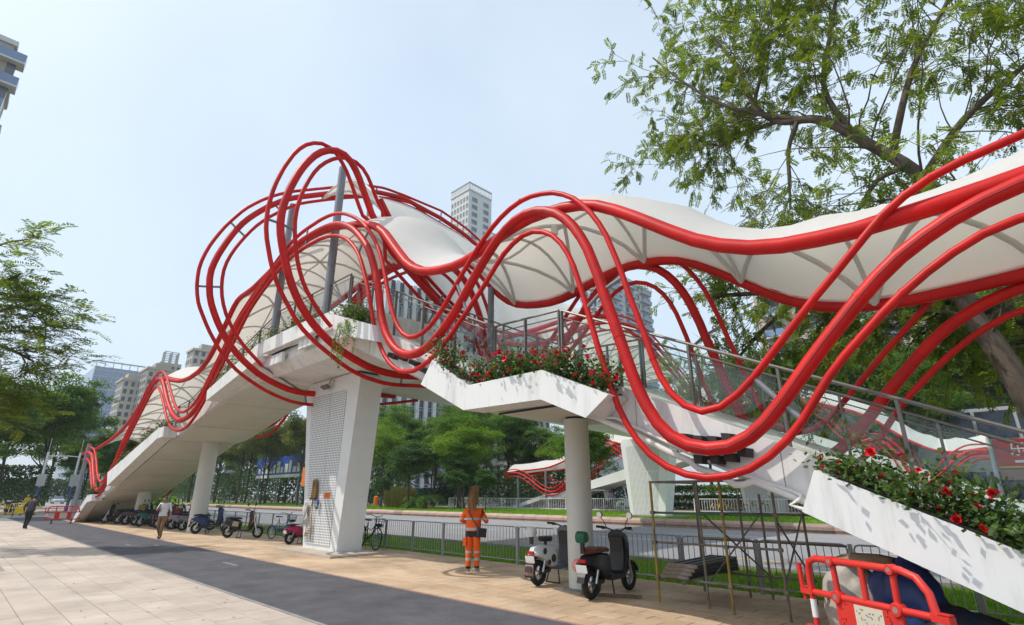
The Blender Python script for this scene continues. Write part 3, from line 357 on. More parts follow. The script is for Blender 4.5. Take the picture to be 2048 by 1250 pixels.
# strip of grass behind the guard rail, road, verge
strip = struct(MB().box((-57.6,10.365,-0.19),(14,13.4,-0.02)).build('grass_strip', M['lawn']))
road = struct(MB().box((-260,13.6,-0.19),(60,28.45,-0.05)).build('road', M['road']))
def flat(name, x0, x1, y0, y1, m, z=-0.046):
    MB().add([(x0,y0,z),(x1,y0,z),(x1,y1,z),(x0,y1,z)], [(0,1,2,3)]).build(name, m, road)
for x in np.arange(-178, 40, 10.0): flat('lane_dash', x, x+5.2, 15.82, 15.97, M['line_yellow'])
for x in np.arange(-175, 40, 10.0): flat('lane_dash', x, x+4.2, 20.05, 20.18, M['line_white'])
for x in np.arange(-173.5, 40, 10.0): flat('lane_dash', x, x+4.6, 24.35, 24.48, M['line_white'])
flat('edge_line', -250, 60, 27.75, 27.87, M['line_yellow']); flat('edge_line', -250, 60, 13.85, 13.95, M['line_white'])
kerb_shape = MB().prism([(13.41,-0.19),(13.59,-0.19),(13.59,0.04),(13.56,0.07),(13.41,0.07)], 0, -0.495, 0.495)
km = kerb_shape.mesh('kerb_stone', M['kerb'])
for i in range(60):
    o = link_mesh('kerb_stone', km, road); o.location = (-57+i, 0, R.uniform(-.004,.004))
verge = struct(MB().box((-260,29.0,-0.19),(60,41.2,0.30)).build('verge_lawn', M['lawn']))
prof = [(28.46,-0.19),(28.46,0.02),(28.40,0.10),(28.42,0.24),(28.52,0.33),(28.70,0.37),(28.99,0.36),(28.99,-0.19)]
gm = [MB().prism(prof, 0, -0.595, 0.595).mesh('curb_stone', M[k]) for k in ('granite','granite_d')]
for gme in gm: soft(gme, 30)
for i in range(150):
    o = link_mesh('curb_stone', gm[1 if (i > 118 and i % 7 in (1,2,4)) or R.random() < .08 else 0], verge); o.location = (-150+1.2*i, R.uniform(-.012,.012), R.uniform(-.008,.008))
struct(MB().box((-260,41.25,-0.19),(60,58.0,0.295)).build('far_pavement', M['pave_far']))
M['blade'] = leaf_mat('grass_blade', (0.09,0.21,0.012), (0.26,0.40,0.05), 0.45)
def grass(name, x0, x1, y0, y1, n, h, z, w=0.012):
    x = NP.uniform(x0,x1,n); y = NP.uniform(y0,y1,n); a = NP.uniform(0,6.28,n); hh = h*NP.uniform(.5,1.3,n)
    t = NP.normal(0,.35,(n,2))*hh[:,None]
    V = np.zeros((n,3,3)); c, s = np.cos(a)*w, np.sin(a)*w
    V[:,0] = np.c_[x-c,y-s,np.full(n,z)]; V[:,1] = np.c_[x+c,y+s,np.full(n,z)]; V[:,2] = np.c_[x+t[:,0],y+t[:,1],z+hh]
    me = np_mesh(name, V.reshape(-1,3), np.arange(3*n).reshape(-1,3), M['blade'], attr=NP.uniform(0,1,n)**1.3)
    return link_mesh(name, me, kind='stuff')
grass('short_grass', -32, 4, 10.38, 13.38, 90000, 0.075, -0.03)
grass('verge_grass', -110, 8, 29.05, 41.1, 90000, 0.10, 0.29, 0.03)

# an iron inspection cover in the plaza, and a scatter of fallen leaves
MB().box((-18.6,1.05,-.02),(-17.3,1.42,.003)).build('inspection_cover', M['kerb'], plaza)
n_ = 420; P = np.c_[np.r_[NP.uniform(-26,1,n_-120),NP.uniform(-16,-4,120)], np.r_[np.clip(10.25-np.abs(NP.normal(0,1.1,n_-120)),4.2,10.3),NP.uniform(1.5,6.2,120)], np.full(n_,.006)]
D = np.c_[NP.normal(0,1,(n_,2)),NP.normal(0,.08,n_)]; N = np.c_[NP.normal(0,.2,(n_,2)),np.ones(n_)]
M['dead_leaf'] = leaf_mat('dead_leaf', (0.10,0.055,0.02), (0.22,0.15,0.04), .1)
def litter():
    V = leaf_quads(P, D, N, NP.uniform(.03,.07,n_), NP.uniform(.008,.016,n_))
    link_mesh('fallen_leaves', np_mesh('fallen_leaves', V.reshape(-1,3), np.arange(n_*4).reshape(-1,4), M['dead_leaf'], attr=NP.uniform(0,1,n_)), kind='stuff')
LITTER = (P, D, N, n_)
# ------------------------------------------------------------------ the footbridge
BR = thing('footbridge', 'white footbridge over the road with waving red tubes and a white fabric canopy', 'footbridge', (-16.4,8.7,0), world_parts=True)
SKEW = lambda y: -0.11*max(0.0, y-9.6)
UL = [(-45.6,0.0),(-42.2,1.15),(-40.3,1.5),(-38,2.05),(-29,4.0),(-27.3,4.1),(-23,4.95),(-19.4,5.35),(-18.6,5.35)]
UR = [(-12.6,5.27),(-7.4,3.07),(-5.5,3.05),(-2.05,1.44),(1.05,0.0)]
TR_ = [(-13.6,7.75),(-7.38,4.78),(-5.7,4.72),(-0.16,2.16),(1.3,1.48)]          # top of the right handrail
TL_ = [(-46.0,1.25),(-42,2.75),(-40.3,3.1),(-29,5.6),(-27.3,5.7),(-22,7.0),(-18.5,7.8),(-13.6,7.75)]
def part(mb, name, m, parent=None, smooth=False, kind=None): return mb.build(name, m, parent or BR, smooth, kind)

# slabs and stringers
part(MB().prism(UL + [(-18.6,6.0),(-19.4,5.95),(-23,5.55),(-27.3,4.7),(-29,4.6),(-38,2.65),(-40.3,2.1),(-42.2,1.75),(-46.9,0.02)], 1, 6.92, 9.7), 'stair_slab', M['concrete'])
part(MB().prism(UR + [(2.3,0.02),(-2.0,2.04),(-5.5,3.62),(-7.4,3.66),(-12.6,5.9)], 1, 6.92, 9.7), 'stair_slab', M['concrete'])
for y0, y1 in ((6.82,6.915),(9.705,9.8)):
    part(MB().prism([(a,b+.06) for a,b in UL] + [(-18.6,6.4),(-19.4,6.35),(-23,5.78),(-27.3,4.62),(-29,4.52),(-38,2.6),(-40.3,2.1),(-42.2,1.78),(-46.9,0.05)], 1, y0, y1), 'stringer', M['white_stain'])
    part(MB().prism([(a,b+.06) for a,b in UR] + [(2.2,0.05),(-2.0,2.05),(-5.5,3.64),(-7.4,3.68),(-12.6,6.1)], 1, y0, y1), 'stringer', M['white_stain'])
# platform with its chamfered fascia, and the span over the road
part(MB().prism([(6.62,5.62),(6.95,5.33),(10.6,5.33),(10.6,6.5),(6.52,6.5),(6.52,5.95),(6.62,5.95)], 0, -18.58, -12.62), 'platform', M['white_stain'])
dk = MB(); dk.slices([[(-18.5+SKEW(y),y,5.6),(-17.9+SKEW(y),y,5.34),(-14.7+SKEW(y),y,5.34),(-14.1+SKEW(y),y,5.6),(-14.1+SKEW(y),y,6.5),(-18.5+SKEW(y),y,6.5)] for y in (10.62,30,51)])
part(dk, 'span', M['concrete'])

def planter(poly, y0=6.30, y1=6.81, m='white_stain'):
    """a box planter: outline seen from the front, soil set into the top"""
    o = part(MB().prism(poly, 1, y0, y1), 'planter_box', M[m]); return o
PL = {
 'landing': [(-8.45,4.17),(-7.35,3.5),(-5.55,3.5),(-4.3,2.95),(-4.72,2.66),(-5.58,3.03),(-7.45,3.06),(-8.8,3.72)],
 'foot':    [(-1.82,1.85),(1.9,0.08),(0.95,0.03),(-2.0,1.44)],
 'corner':  [(-13.05,6.24),(-10.9,5.45),(-10.75,5.02),(-12.78,5.62)],
 'platform':[(-17.65,6.4),(-14.2,6.4),(-14.1,5.95),(-17.55,5.95)],
 'upper':   [(-22.7,5.42),(-18.1,6.4),(-18.0,5.8),(-22.6,5.02)],
 'lower':   [(-38.0,2.8),(-28.9,4.5),(-27.9,4.5),(-27.8,4.05),(-28.8,4.02),(-37.3,2.08)],
 'end':     [(-41.0,1.66),(-42.4,1.62),(-45.3,0.32),(-45.5,0.0),(-44.9,0.0),(-42.1,1.2),(-40.8,1.3)]}
TOPS = {'landing': [(-8.35,4.13),(-7.35,3.5),(-5.55,3.5),(-4.4,3.0)], 'foot': [(-1.75,1.82),(1.5,0.28)], 'corner': [(-13,6.22),(-10.95,5.47)],
        'platform': [(-17.6,6.4),(-14.25,6.4)], 'upper': [(-22.6,5.45),(-18.2,6.37)], 'lower': [(-37.9,2.82),(-28.9,4.5),(-28,4.5)], 'end': [(-42.4,1.62),(-41.1,1.66)]}
for k, poly in PL.items():
    bx = planter(poly)
    s = MB()
    for (a,b),(c,d) in zip(TOPS[k], TOPS[k][1:]):
        s.add([(a+.03,6.345,b+.004),(c-.03,6.345,d+.004),(c-.03,6.77,d+.004),(a+.03,6.77,b+.004)], [(0,1,2,3)])
    o = s.build('soil', M['soil'], None); o.parent = bx

# pillars with perforated panels
def pillar(x0b, x1b, x0t, x1t, y0, y1, z0, z1, panel=True):
    n = 6; r = 0.32
    out = [(x0b,z0),(x1b,z0)]
    for i in range(n+1):
        a = math.pi/2*i/n; out.append((x1t-r+r*math.cos(a), z1-r+r*math.sin(a)))
    for i in range(n+1):
        a = math.pi/2 + math.pi/2*i/n; out.append((x0t+r+r*math.cos(a), z1-r+r*math.sin(a)))
    p = part(MB().prism(out, 1, y0, y1), 'pillar', M['pillar'], smooth=30)
    def px(z, f): 
        t = (z-z0)/(z1-z0); return (x0b+(x0t-x0b)*t)*(1-f) + (x1b+(x1t-x1b)*t)*f
    h = z1-z0; yb = y0-0.012
    lo, hi = z0+.02*h, z0+.905*h
    for za, zb in ((lo, z0+.565*h),(z0+.572*h, hi)):
        for fa, fb in ((.095,.497),(.503,.80)):
            q = [(px(za,fa),za),(px(za,fb),za)]
            if zb == hi and fb > .6: q += [(px(zb-.16,fb),zb-.16),(px(zb-.05,fb)-.03,zb-.05),(px(zb,fb)-.12,zb)]
            else: q += [(px(zb,fb),zb)]
            if zb == hi and fa < .2: q += [(px(zb,fa)+.12,zb),(px(zb-.05,fa)+.03,zb-.05),(px(zb-.16,fa),zb-.16)]
            else: q += [(px(zb,fa),zb)]
            o = MB().prism(q, 1, yb, y0-0.002).build('perforated_panel', M['perf']); o.parent = p
    return p
pl = pillar(-17.42,-15.31,-18.46,-14.86,8.35,9.15,0.06,5.30)
part(MB().box((-18.2,8.4,5.30),(-15.1,9.1,5.335)), 'bearing_gap', M['dark'])
part(MB().box((-17.95,7.68,-0.01),(-14.38,9.35,0.06)), 'plinth', M['paver_b'])
lamp = MB(); lamp.obox((-16.75,8.16,5.0),(0.42,0.16,0.07), Quaternion((1,0,0),-0.5)); lamp.tube([(-16.5,8.34,5.2),(-16.5,8.22,5.24),(-16.55,8.18,5.05)],.016,6)
part(lamp, 'floodlight', M['rail_steel'])
part(MB().box((-15.47,8.6,0.42),(-15.40,8.74,0.58)), 'socket_box', M['white_panel'])
pillar(-21.3,-18.75,-21.75,-17.9,33.0,34.0,0.28,5.32)
pillar(-20.5,-18.0,-21.0,-17.6,50.0,51.0,0.28,5.32)
part(MB().box((-21.9,32.4,0.29),(-17.6,34.4,0.37)), 'plinth', M['kerb'])
for x, y, r, z in ((-6.63,8.53,.24,3.05),(-28.9,8.62,.36,4.06),(-39.4,8.62,.36,1.98)):
    c = MB().lathe([(r,0.0),(r,z-.03)], (x,y,0), 40); part(c, 'column', M['concrete'], smooth=30)
    part(MB().lathe([(r*.86,z-.03),(r*.86,z+.01)], (x,y,0), 32), 'bearing', M['dark'])
part(MB().lathe([(.34,0),(.34,.02),(.3,.03)], (-6.63,8.53,0), 24), 'column_base', M['kerb'])

# handrails: posts, two rails, glass
post_me = {}
def rail(y, prof, x0, x1, step):
    n = max(1, int(round((x1-x0)/step)))
    xs = [x0+(x1-x0)*i/n for i in range(n+1)]
    tb = MB().tube([(x,y,lerp(prof,x)) for x in sorted(set(xs+[k for k,_ in prof if x0<k<x1]))], 0.022, 8); part(tb, 'handrail', M['rail_steel'], smooth=True)
    tb = MB().tube([(x,y,lerp(prof,x)-.13) for x in sorted(set(xs+[k for k,_ in prof if x0<k<x1]))], 0.012, 6); part(tb, 'lower_rail', M['rail_steel'], smooth=True)
    for i, x in enumerate(xs):
        z = lerp(prof, x)
        o = part(MB().box((x-.016,y-.03,z-1.16),(x+.016,y+.03,z-.02)), 'rail_post', M['rail_steel'])
        if i < n:
            xb = xs[i+1]; a, b = x+.045, xb-.045; za, zb = lerp(prof,a), lerp(prof,b)
            part(MB().prism([(a,za-1.05),(b,zb-1.05),(b,zb-.16),(a,za-.16)], 1, y-.006, y+.006), 'glass_pane', M['glass'])
rail(6.99, TR_, -13.4, -7.42, 1.2); rail(6.99, TR_, -7.36, -5.72, 1.0); rail(6.99, TR_, -5.66, 1.2, 1.15)
rail(9.63, TR_, -13.4, -7.42, 1.2); rail(9.63, TR_, -7.36, -5.72, 1.0); rail(9.63, TR_, -5.66, 1.2, 1.15)
rail(6.99, TL_, -45.6, -29.05, 1.65); rail(6.99, TL_, -28.95, -18.55, 1.5); rail(6.99, TL_, -18.45, -13.5, 1.25)
rail(9.63, TL_, -45.6, -29.05, 1.65); rail(9.63, TL_, -28.95, -18.6, 1.5)
def rail_y(x, y0, y1, z, step):
    n = int((y1-y0)/step); ys = [y0+(y1-y0)*i/n for i in range(n+1)]
    part(MB().tube([(x+SKEW(y),y,z) for y in ys], .028, 8), 'handrail', M['rail_steel'], smooth=True)
    for i, y in enumerate(ys):
        part(MB().box((x+SKEW(y)-.03,y-.02,z-1.2),(x+SKEW(y)+.03,y+.02,z-.02)), 'rail_post', M['rail_steel'])
        if i < n:
            a, b = y+.05, ys[i+1]-.05
            part(MB().add([(x+SKEW(a),a,z-1.1),(x+SKEW(b),b,z-1.1),(x+SKEW(b),b,z-.1),(x+SKEW(a),a,z-.1)], [(0,1,2,3)]), 'glass_pane', M['glass'])
rail_y(-14.2, 10.0, 46.0, 7.6, 1.8); rail_y(-18.4, 10.0, 46.0, 7.6, 1.8)

# open joints between the cladding sheets
for x in np.arange(-45, -19, 3.2):
    z = lerp(UL, x); part(MB().box((x,6.817,z+.08),(x+.012,6.821,z+.5)), 'panel_joint', M['kerb'])
    part(MB().box((x,7.0,z-.004),(x+.02,9.65,z+.02)), 'panel_joint', M['kerb'])
for x in np.arange(-11.8, 0.5, 1.9):
    z = lerp(UR, x); part(MB().box((x,6.816,z+.08),(x+.008,6.821,z+.55)), 'panel_joint', M['kerb'])
for x in (-17.2,-15.4,-14.0): part(MB().box((x,6.517,5.96),(x+.01,6.521,6.48)), 'panel_joint', M['kerb'])
# red tubes
def wave_pts(k, y): return [(a, y, b) for a, b in CURVE['wave_'+k]]
def rad(a, b): return lambda x: a + (b-a)*min(1, max(0, (-4-x)/14))
for k, fn in (('main', rad(.086,.105)),('outer', rad(.046,.06)),('inner', rad(.046,.06))):
    p = wave_pts(k, 6.5)
    o = part(MB().tube(p, [fn(q[0]) for q in p], 14), 'wave_tube', M['red'], smooth=60)
    b = o.copy(); COL.objects.link(b); b.location = (o.location[0], o.location[1]+3.45, o.location[2])
M['seam'] = mat('seam_red', (0.16,0.004,0.005), 0.6)
part(MB().tube([(a,6.5-rad(.086,.105)(a)*.985,b-.012) for a,_,b in wave_pts('main',6.5)], .005, 4), 'weld_seam', M['seam'])
def near_on(pts, q): return min(pts, key=lambda p: (Vector(p)-Vector(q)).length)
def spreaders(tri, spots, r=.03):
    for s in spots:
        m = near_on(tri['main'], s); a, b = near_on(tri['outer'], m), near_on(tri['inner'], m)
        part(MB().tube([a, m, b], r, 8), 'spreader', M['steel_grey'], smooth=True)
for y in (6.5, 9.95):
    tri = {k: wave_pts(k, y) for k in ('main','outer','inner')}
    spreaders(tri, [(x,y,z) for x,z in ((-12.1,8.2),(-7.85,5.3),(-4.42,4.55),(-15.9,9.6),(-19.3,8.7),(-32.3,7.2),(-27.0,4.75),(-42.6,2.3),(-44.4,3.4),(-2.1,2.5))])
# the two sets that loop round the end of the span and run on along its sides
def offset(pts, d):
    out = []
    for i, p in enumerate(pts):
        a, b = pts[max(0,i-1)], pts[min(len(pts)-1,i+1)]; t = Vector((b[0]-a[0], b[1]-a[1])).normalized()
        out.append((p[0]-t.y*d, p[1]+t.x*d))
    return out
def spline(k, per=8):
    out = []
    for i in range(len(k)-1):
        p0, p1, p2, p3 = (Vector(k[max(0,min(len(k)-1,j))]) for j in (i-1,i,i+1,i+2))
        for s in range(per):
            t = s/per; out.append(tuple(0.5*((2*p1)+(p2-p0)*t+(2*p0-5*p1+4*p2-p3)*t*t+(3*p1-p0-3*p2+p3)*t**3)))
    return out + [tuple(k[-1])]
RUN = {'a': [(14.2,14.55),(16.7,14.15),(19.5,12.8),(22.5,10.4),(25.5,8.3),(29,7.4),(32.5,8.2),(36,10.2),(40,12.0),(44,12.2),(49,9.6)],
       'b': [(8.6,9.15),(10.6,7.9),(12.2,7.35),(14,7.25),(16,7.6),(18.6,8.6),(21.5,9.9),(24.4,10.65),(27,10.75),(30,10.0),(34,8.4),(38,7.4),(42,7.8),(47,9.6)]}
LS = {'a': .968, 'b': .914}
for nm, x in (('a',-17.9),('b',-12.8)):
    tri = {}; k_ = LS[nm]
    run = spline(RUN[nm])
    for k, d in (('main',0),('outer',.42),('inner',-.42)):
        lp = list(CURVE['loop_%s_%s' % (nm,k)])
        st = offset(run, d)
        st = [p for p in st if p[0] > lp[0][0]+.25][::-1]
        pts = [(x+SKEW(q*k_), q*k_, 1.6+(z-1.6)*k_) for q, z in st + lp]
        tri[k] = pts
        part(MB().tube(pts, {'main':.100}.get(k,.056), 14), 'loop_tube', M['red'], smooth=60)
    spreaders(tri, [(x+SKEW(q*k_),q*k_,1.6+(z-1.6)*k_) for q, z in ({'a': [(4.62,8.17),(4.98,10.3),(6.25,11.95),(8.3,5.03),(10.5,14.2),(14,14.5),(18,13.6),(24,9.3),(32,8.2)], 'b': [(4.98,8.75),(6.25,11.85),(9.2,5.15),(10.6,7.9),(14,7.3),(18,8.4),(22,10.1),(26.5,10.8),(32,9.2)]}[nm])], .035)
# grey posts
for p, q, r in (((-14.85,6.98,6.5),(-14.85,6.98,12.0),.125),((-18.75,6.98,6.4),(-18.75,6.98,12.2),.12),((-18.75,10.2,6.5),(-18.7,10.2,13.9),.11),
                ((-47.6,6.5,0.0),(-47.6,6.5,5.0),.13),((-47.6,9.95,0.0),(-47.6,9.95,5.0),.13),((-19.4,16.0,6.5),(-19.2,16.0,14.0),.11),((-14.6,13.5,6.5),(-14.5,13.5,7.3),.11),
                ((-15.1,20.0,6.5),(-15.1,20.0,9.2),.11),((-10.4,9.7,5.4),(-10.4,9.7,7.2),.09)):
    part(MB().tube([p,q], r, 16), 'canopy_post', M['steel_grey'], smooth=True)
part(MB().box((-15.15,6.7,6.5),(-14.5,7.2,6.55)), 'base_plate', M['steel_grey'])

# canopy over the stairs
EAVE = CURVE['eave']
for y in (6.62, 9.82):
    part(MB().tube([(a,y,b) for a,b in EAVE], .1, 14), 'eave_tube', M['red'], smooth=60)
    part(MB().tube([(a,y+(.09 if y < 8 else -.09),b+.115) for a,b in EAVE], .022, 6), 'edge_rail', M['red'], smooth=60)
def eave_z(x): return lerp(EAVE, x)
# flanged joints where lengths of tube are welded end to end
fl_ = {.105: None}
for y in (6.5, 9.95):
    for k, r in (('main',.092),('outer',.052),('inner',.052)):
        w_ = wave_pts(k, y); b_ = rad(r, r*1.2)
        for i in range(9, len(w_)-3, 17):
            a, c = Vector(w_[i]), Vector(w_[i+1]); d = (c-a).normalized(); part(MB().tube([a-d*.012, a+d*.012], b_(a.x), 14), 'weld_joint', M['red'], smooth=60)
def canopy(name, edge_a, edge_b, rise, nv=12, rib_every=4, diag=True, rr=.05):
    """fabric stretched over arched ribs between two edge curves (lists of points, same length)"""
    n = len(edge_a); V, F = [], []
    def P(i, t, dz=0.0):
        i0 = int(min(max(i,0), n-1)); i1 = min(i0+1, n-1); f = i-i0
        a = Vector(edge_a[i0]).lerp(Vector(edge_a[i1]), f); b = Vector(edge_b[i0]).lerp(Vector(edge_b[i1]), f)
        p = a.lerp(b, t); sag = 0.13*abs(math.sin(math.pi*i/rib_every))
        p.z += (rise-sag)*4*t*(1-t) + .05 + dz; return p
    g = MB()
    g.add([P(i, j/nv) for i in range(n) for j in range(nv+1)], [(i*(nv+1)+j,(i+1)*(nv+1)+j,(i+1)*(nv+1)+j+1,i*(nv+1)+j+1) for i in range(n-1) for j in range(nv)])
    part(g, name, M['fabric'], smooth=80)
    for k, i in enumerate(range(0, n, rib_every)):
        part(MB().tube([P(i, j/10, -.07) for j in range(11)], rr*.7, 8), 'rib', M['rib'], smooth=True)
        if i+rib_every < n: part(MB().tube([P(i+rib_every*s/6, .5, -.07) for s in range(7)], rr*.6, 8), 'rib', M['rib'], smooth=True)
        if diag and i+rib_every < n:                              # crossing ribs: a lattice of long diamonds
            for a, b in ((0,1),(1,0)):
                part(MB().tube([P(i+rib_every*s/8, a+(b-a)*s/8, -.065) for s in range(9)], rr*.85, 8), 'rib', M['rib'], smooth=True)
xs = [EAVE[0][0] + i*.4 for i in range(int((EAVE[-1][0]-EAVE[0][0])/.4))]
canopy('canopy_fabric', [(x,6.68,eave_z(x)) for x in xs], [(x,9.76,eave_z(x)) for x in xs], 0.82, rib_every=5)
# canopy over the span: its two edges rise and fall out of step
eR = spline([(8.0,10.9),(9.7,8.8),(11.1,8.0),(13.5,7.4),(16,8.2),(19,9.5),(22,10.5),(25,10.8),(30,9.8),(36,8.2),(40,8.0),(46,9.3)], 12)
eL = spline([(8.0,12.8),(9.3,13.5),(11.5,14.2),(13.8,14.3),(16.7,13.9),(20,12.2),(23,9.8),(26,8.1),(29,7.4),(34,8.8),(40,11),(46,10)], 12)
ys = [8.0 + i*.45 for i in range(84)]
ea = [(-17.9+SKEW(y), y*.968, 1.6+(lerp(eL,y)-1.6)*.968) for y in ys]; eb = [(-12.85+SKEW(y), y*.914, 1.6+(lerp(eR,y)-1.6)*.914) for y in ys]
part(MB().tube(eb, .1, 12), 'eave_tube', M['red'], smooth=60); part(MB().tube(ea, .08, 12), 'eave_tube', M['red'], smooth=60)
canopy('canopy_fabric', ea, eb, 0.75, rib_every=5)
# round lamps hung under the ribs
for x, y in ((-0.85,7.6),(-6.6,8.0),(-14.3,8.3),(-28.0,8.0),(-33.0,8.2)):
    z = eave_z(x)+.62
    part(MB().lathe([(.075,-.2),(.075,0),(.06,.02),(.06,-.18),(.02,-.18)], (x,y,z), 16), 'downlight', M['rib'], smooth=True)

# pipes, boxes and brackets fixed to the front of the right stair
pp = MB().tube([(-4.94,6.82,2.75),(-4.23,6.75,2.44),(-3.71,6.75,2.16),(-3.42,6.75,2.03),(-3.3,6.75,1.93),(-3.03,6.75,1.84),(-2.85,6.75,1.72),(-2.75,6.75,1.72),(-2.62,6.75,1.76),(-2.21,6.76,1.58),(-1.9,6.78,1.45)], .042, 10); part(pp, 'drain_pipe', M['pvc'], smooth=60)
pp = MB().tube([(-4.9,6.8,2.80),(-4.65,6.76,2.70),(-4.5,6.76,2.68),(-3.28,6.76,2.06),(-2.95,6.76,1.91),(-2.2,6.74,1.64),(-2.11,6.70,1.60),(-2.13,6.68,1.56),(-2.23,6.68,1.50),(-2.12,6.68,1.46),(-1.95,6.7,1.42)], .022, 8); part(pp, 'cable_pipe', M['pvc'], smooth=60)
for x, z in ((-3.40,2.31),(-3.20,2.27),(-3.01,2.25),(-2.83,2.27),(-3.22,2.03),(-3.01,2.02),(-2.83,2.04),(-2.66,2.09)):
    part(MB().prism([(x-.06,z+.06),(x+.06,z+.045),(x+.05,z-.06),(x-.05,z-.05)], 1, 6.60, 6.815), 'bracket', M['dark'])
for x in (-10.6,-10.2,-9.7,-9.3):
    part(MB().obox((x,6.75,lerp(UR,x)+.32+.04*math.sin(9*x)),(.3,.13,.1), Quaternion((0,1,0),.42)), 'bracket', M['dark'])
for x in (-17.15,-16.85,-16.55,-15.2,-14.9,-14.6):
    part(MB().box((x,6.42,5.66 if x > -16 else 5.5),(x+.26,6.515,5.94 if x > -16 else 5.8)), 'cable_box', M['white_panel'])
pp = MB(); 
for k in range(3): pp.tube([(-18.2,6.5-.02*k,6.1-.05*k),(-17.5,6.47,5.98-.03*k),(-16.2,6.46,5.97-.02*k),(-15.0,6.47,5.93-.03*k),(-13.2,6.46,6.02-.03*k)], .014, 6)
part(pp, 'cable_bundle', M['pvc'])
# conduit hung under the landing
part(MB().box((-7.2,6.95,3.02),(-4.9,7.0,3.049)), 'joint_strip', M['dark'])

# the stairs on the far side of the road
def ribbon(pts, y, name, r): part(MB().tube([(a,y,b) for a,b in pts], r, 10), name, M['red'], smooth=60)
FE = spline([(-46.3,4.07),(-44.1,4.23),(-41.6,4.33),(-39.8,4.49),(-38.1,4.89),(-36.4,5.43),(-34.8,6.1),(-33.3,6.8),(-32,6.85),(-30,6.35),(-28.4,6.4),(-26.5,7.2),(-24.5,8.8),(-21,9.3),(-17,9.4),(-14,9),(-11.5,8.1),(-10,7.5),(-8.83,6.81),(-7.9,5.96),(-7.26,5.39),(-6.6,4.94),(-5.94,4.55),(-5.28,4.34),(-4.6,4.28),(-3.9,4.33),(-3.0,4.44)], 4)
FW = spline([(-46.4,3.63),(-45.6,4.01),(-44.7,4.03),(-43.7,3.83),(-42.5,3.29),(-41.3,2.59),(-40.3,2.13),(-39.3,1.96),(-38.3,2.2),(-37.1,3.02),(-36,4.12),(-34.8,5.36),(-34,6.04),(-33.3,6.59),(-32.6,6.72),(-31.8,6.5),(-31.1,6.1),(-30.1,5.4),(-29.1,4.8),(-27.8,4.6),(-26,5.4),(-23.5,7.8),(-20,9.3),(-17,9.6),(-14,9.1),(-12,7.6),(-10.8,6.0),(-9.9,5.3),(-9.2,5.4),(-8.5,5.2),(-7.8,4.36),(-7.46,3.3),(-7.07,2.6),(-6.5,2.42),(-6,2.63),(-5.44,3.12),(-4.86,3.71),(-4.17,4.17),(-3.7,4.31),(-3,4.28)], 5)
for y in (46.0, 49.4):
    ribbon(FE, y, 'eave_tube', .09)
    for d, r in ((0,.1),(.38,.055),(-.38,.055)): ribbon(offset(FW, d), y-.12 if y < 47 else y+.12, 'wave_tube', r)
fx = FE[::2]
canopy('canopy_fabric', [(a,46.05,b) for a,b in fx], [(a,49.35,b) for a,b in fx], 1.0, nv=8, rib_every=4)
band = [(-45.4,0.3),(-45.1,0.5),(-40.4,1.74),(-38.2,1.87),(-34.8,2.87),(-29.9,4.05),(-23,5.5),(-19,6.4),(-14,6.4),(-8,3.9),(-1.5,.9),(-.5,.3),(-1.8,.3),(-8,3.0),(-13,5.4),(-19,5.4),(-23,4.7),(-30,3.05),(-34.8,2.09),(-38.1,1.35),(-41.3,1.1),(-44.4,.3)]
part(MB().prism(band, 1, 46.1, 49.3), 'stair_slab', M['white_panel'])
for x in (-27.5,-36.5): part(MB().lathe([(.3,0.2),(.3,lerp([(-45,.3),(-38,1.4),(-30,3.05),(-19,5.4)],x)+.1)], (x,47.7,0), 16), 'column', M['concrete'], smooth=True)
FT = [(-45,1.6),(-40.4,2.85),(-38.2,3.0),(-30,5.15),(-23,6.6),(-19,7.5)]
n_ = 17
for i in range(n_):
    a, b = -45+26*i/n_+.05, -45+26*(i+1)/n_-.05
    part(MB().prism([(a,lerp(FT,a)-1.05),(b,lerp(FT,b)-1.05),(b,lerp(FT,b)-.06),(a,lerp(FT,a)-.06)], 1, 46.2, 46.21), 'glass_pane', M['glass'])
part(MB().tube([(a,46.2,b) for a,b in FT], .03, 6), 'handrail', M['rail_steel'])
for x, z in ((-44.4,4.0),(-40.2,4.2),(-2.9,4.4)):
    part(MB().tube([(x,46.0,.29),(x,46.0,z)], .12, 12), 'canopy_post', M['steel_grey'], smooth=True)
# ------------------------------------------------------------------ trees
M['bark'] = mat('grey_brown_bark', (0.105,0.083,0.064), 0.9, vary=0.3, scale=6, bump=0.5, bscale=22, stretch=(1,1,0.4))
M['bark_dark'] = mat('dark_bark', (0.06,0.05,0.042), 0.9, vary=0.3, scale=5)
M['leaf_mid'] = leaf_mat('leaf_mid', (0.040,0.105,0.014), (0.150,0.250,0.036), 0.42)
M['leaf_dark'] = leaf_mat('leaf_dark', (0.024,0.070,0.018), (0.085,0.155,0.036), 0.34)
M['leaf_light'] = leaf_mat('leaf_light', (0.070,0.155,0.014), (0.22,0.32,0.040), 0.45)
M['leaf_olive'] = leaf_mat('leaf_olive', (0.055,0.085,0.014), (0.17,0.18,0.032), 0.35)
M['leaf_near'] = leaf_mat('leaf_near', (0.065,0.125,0.016), (0.24,0.29,0.04), 0.48)

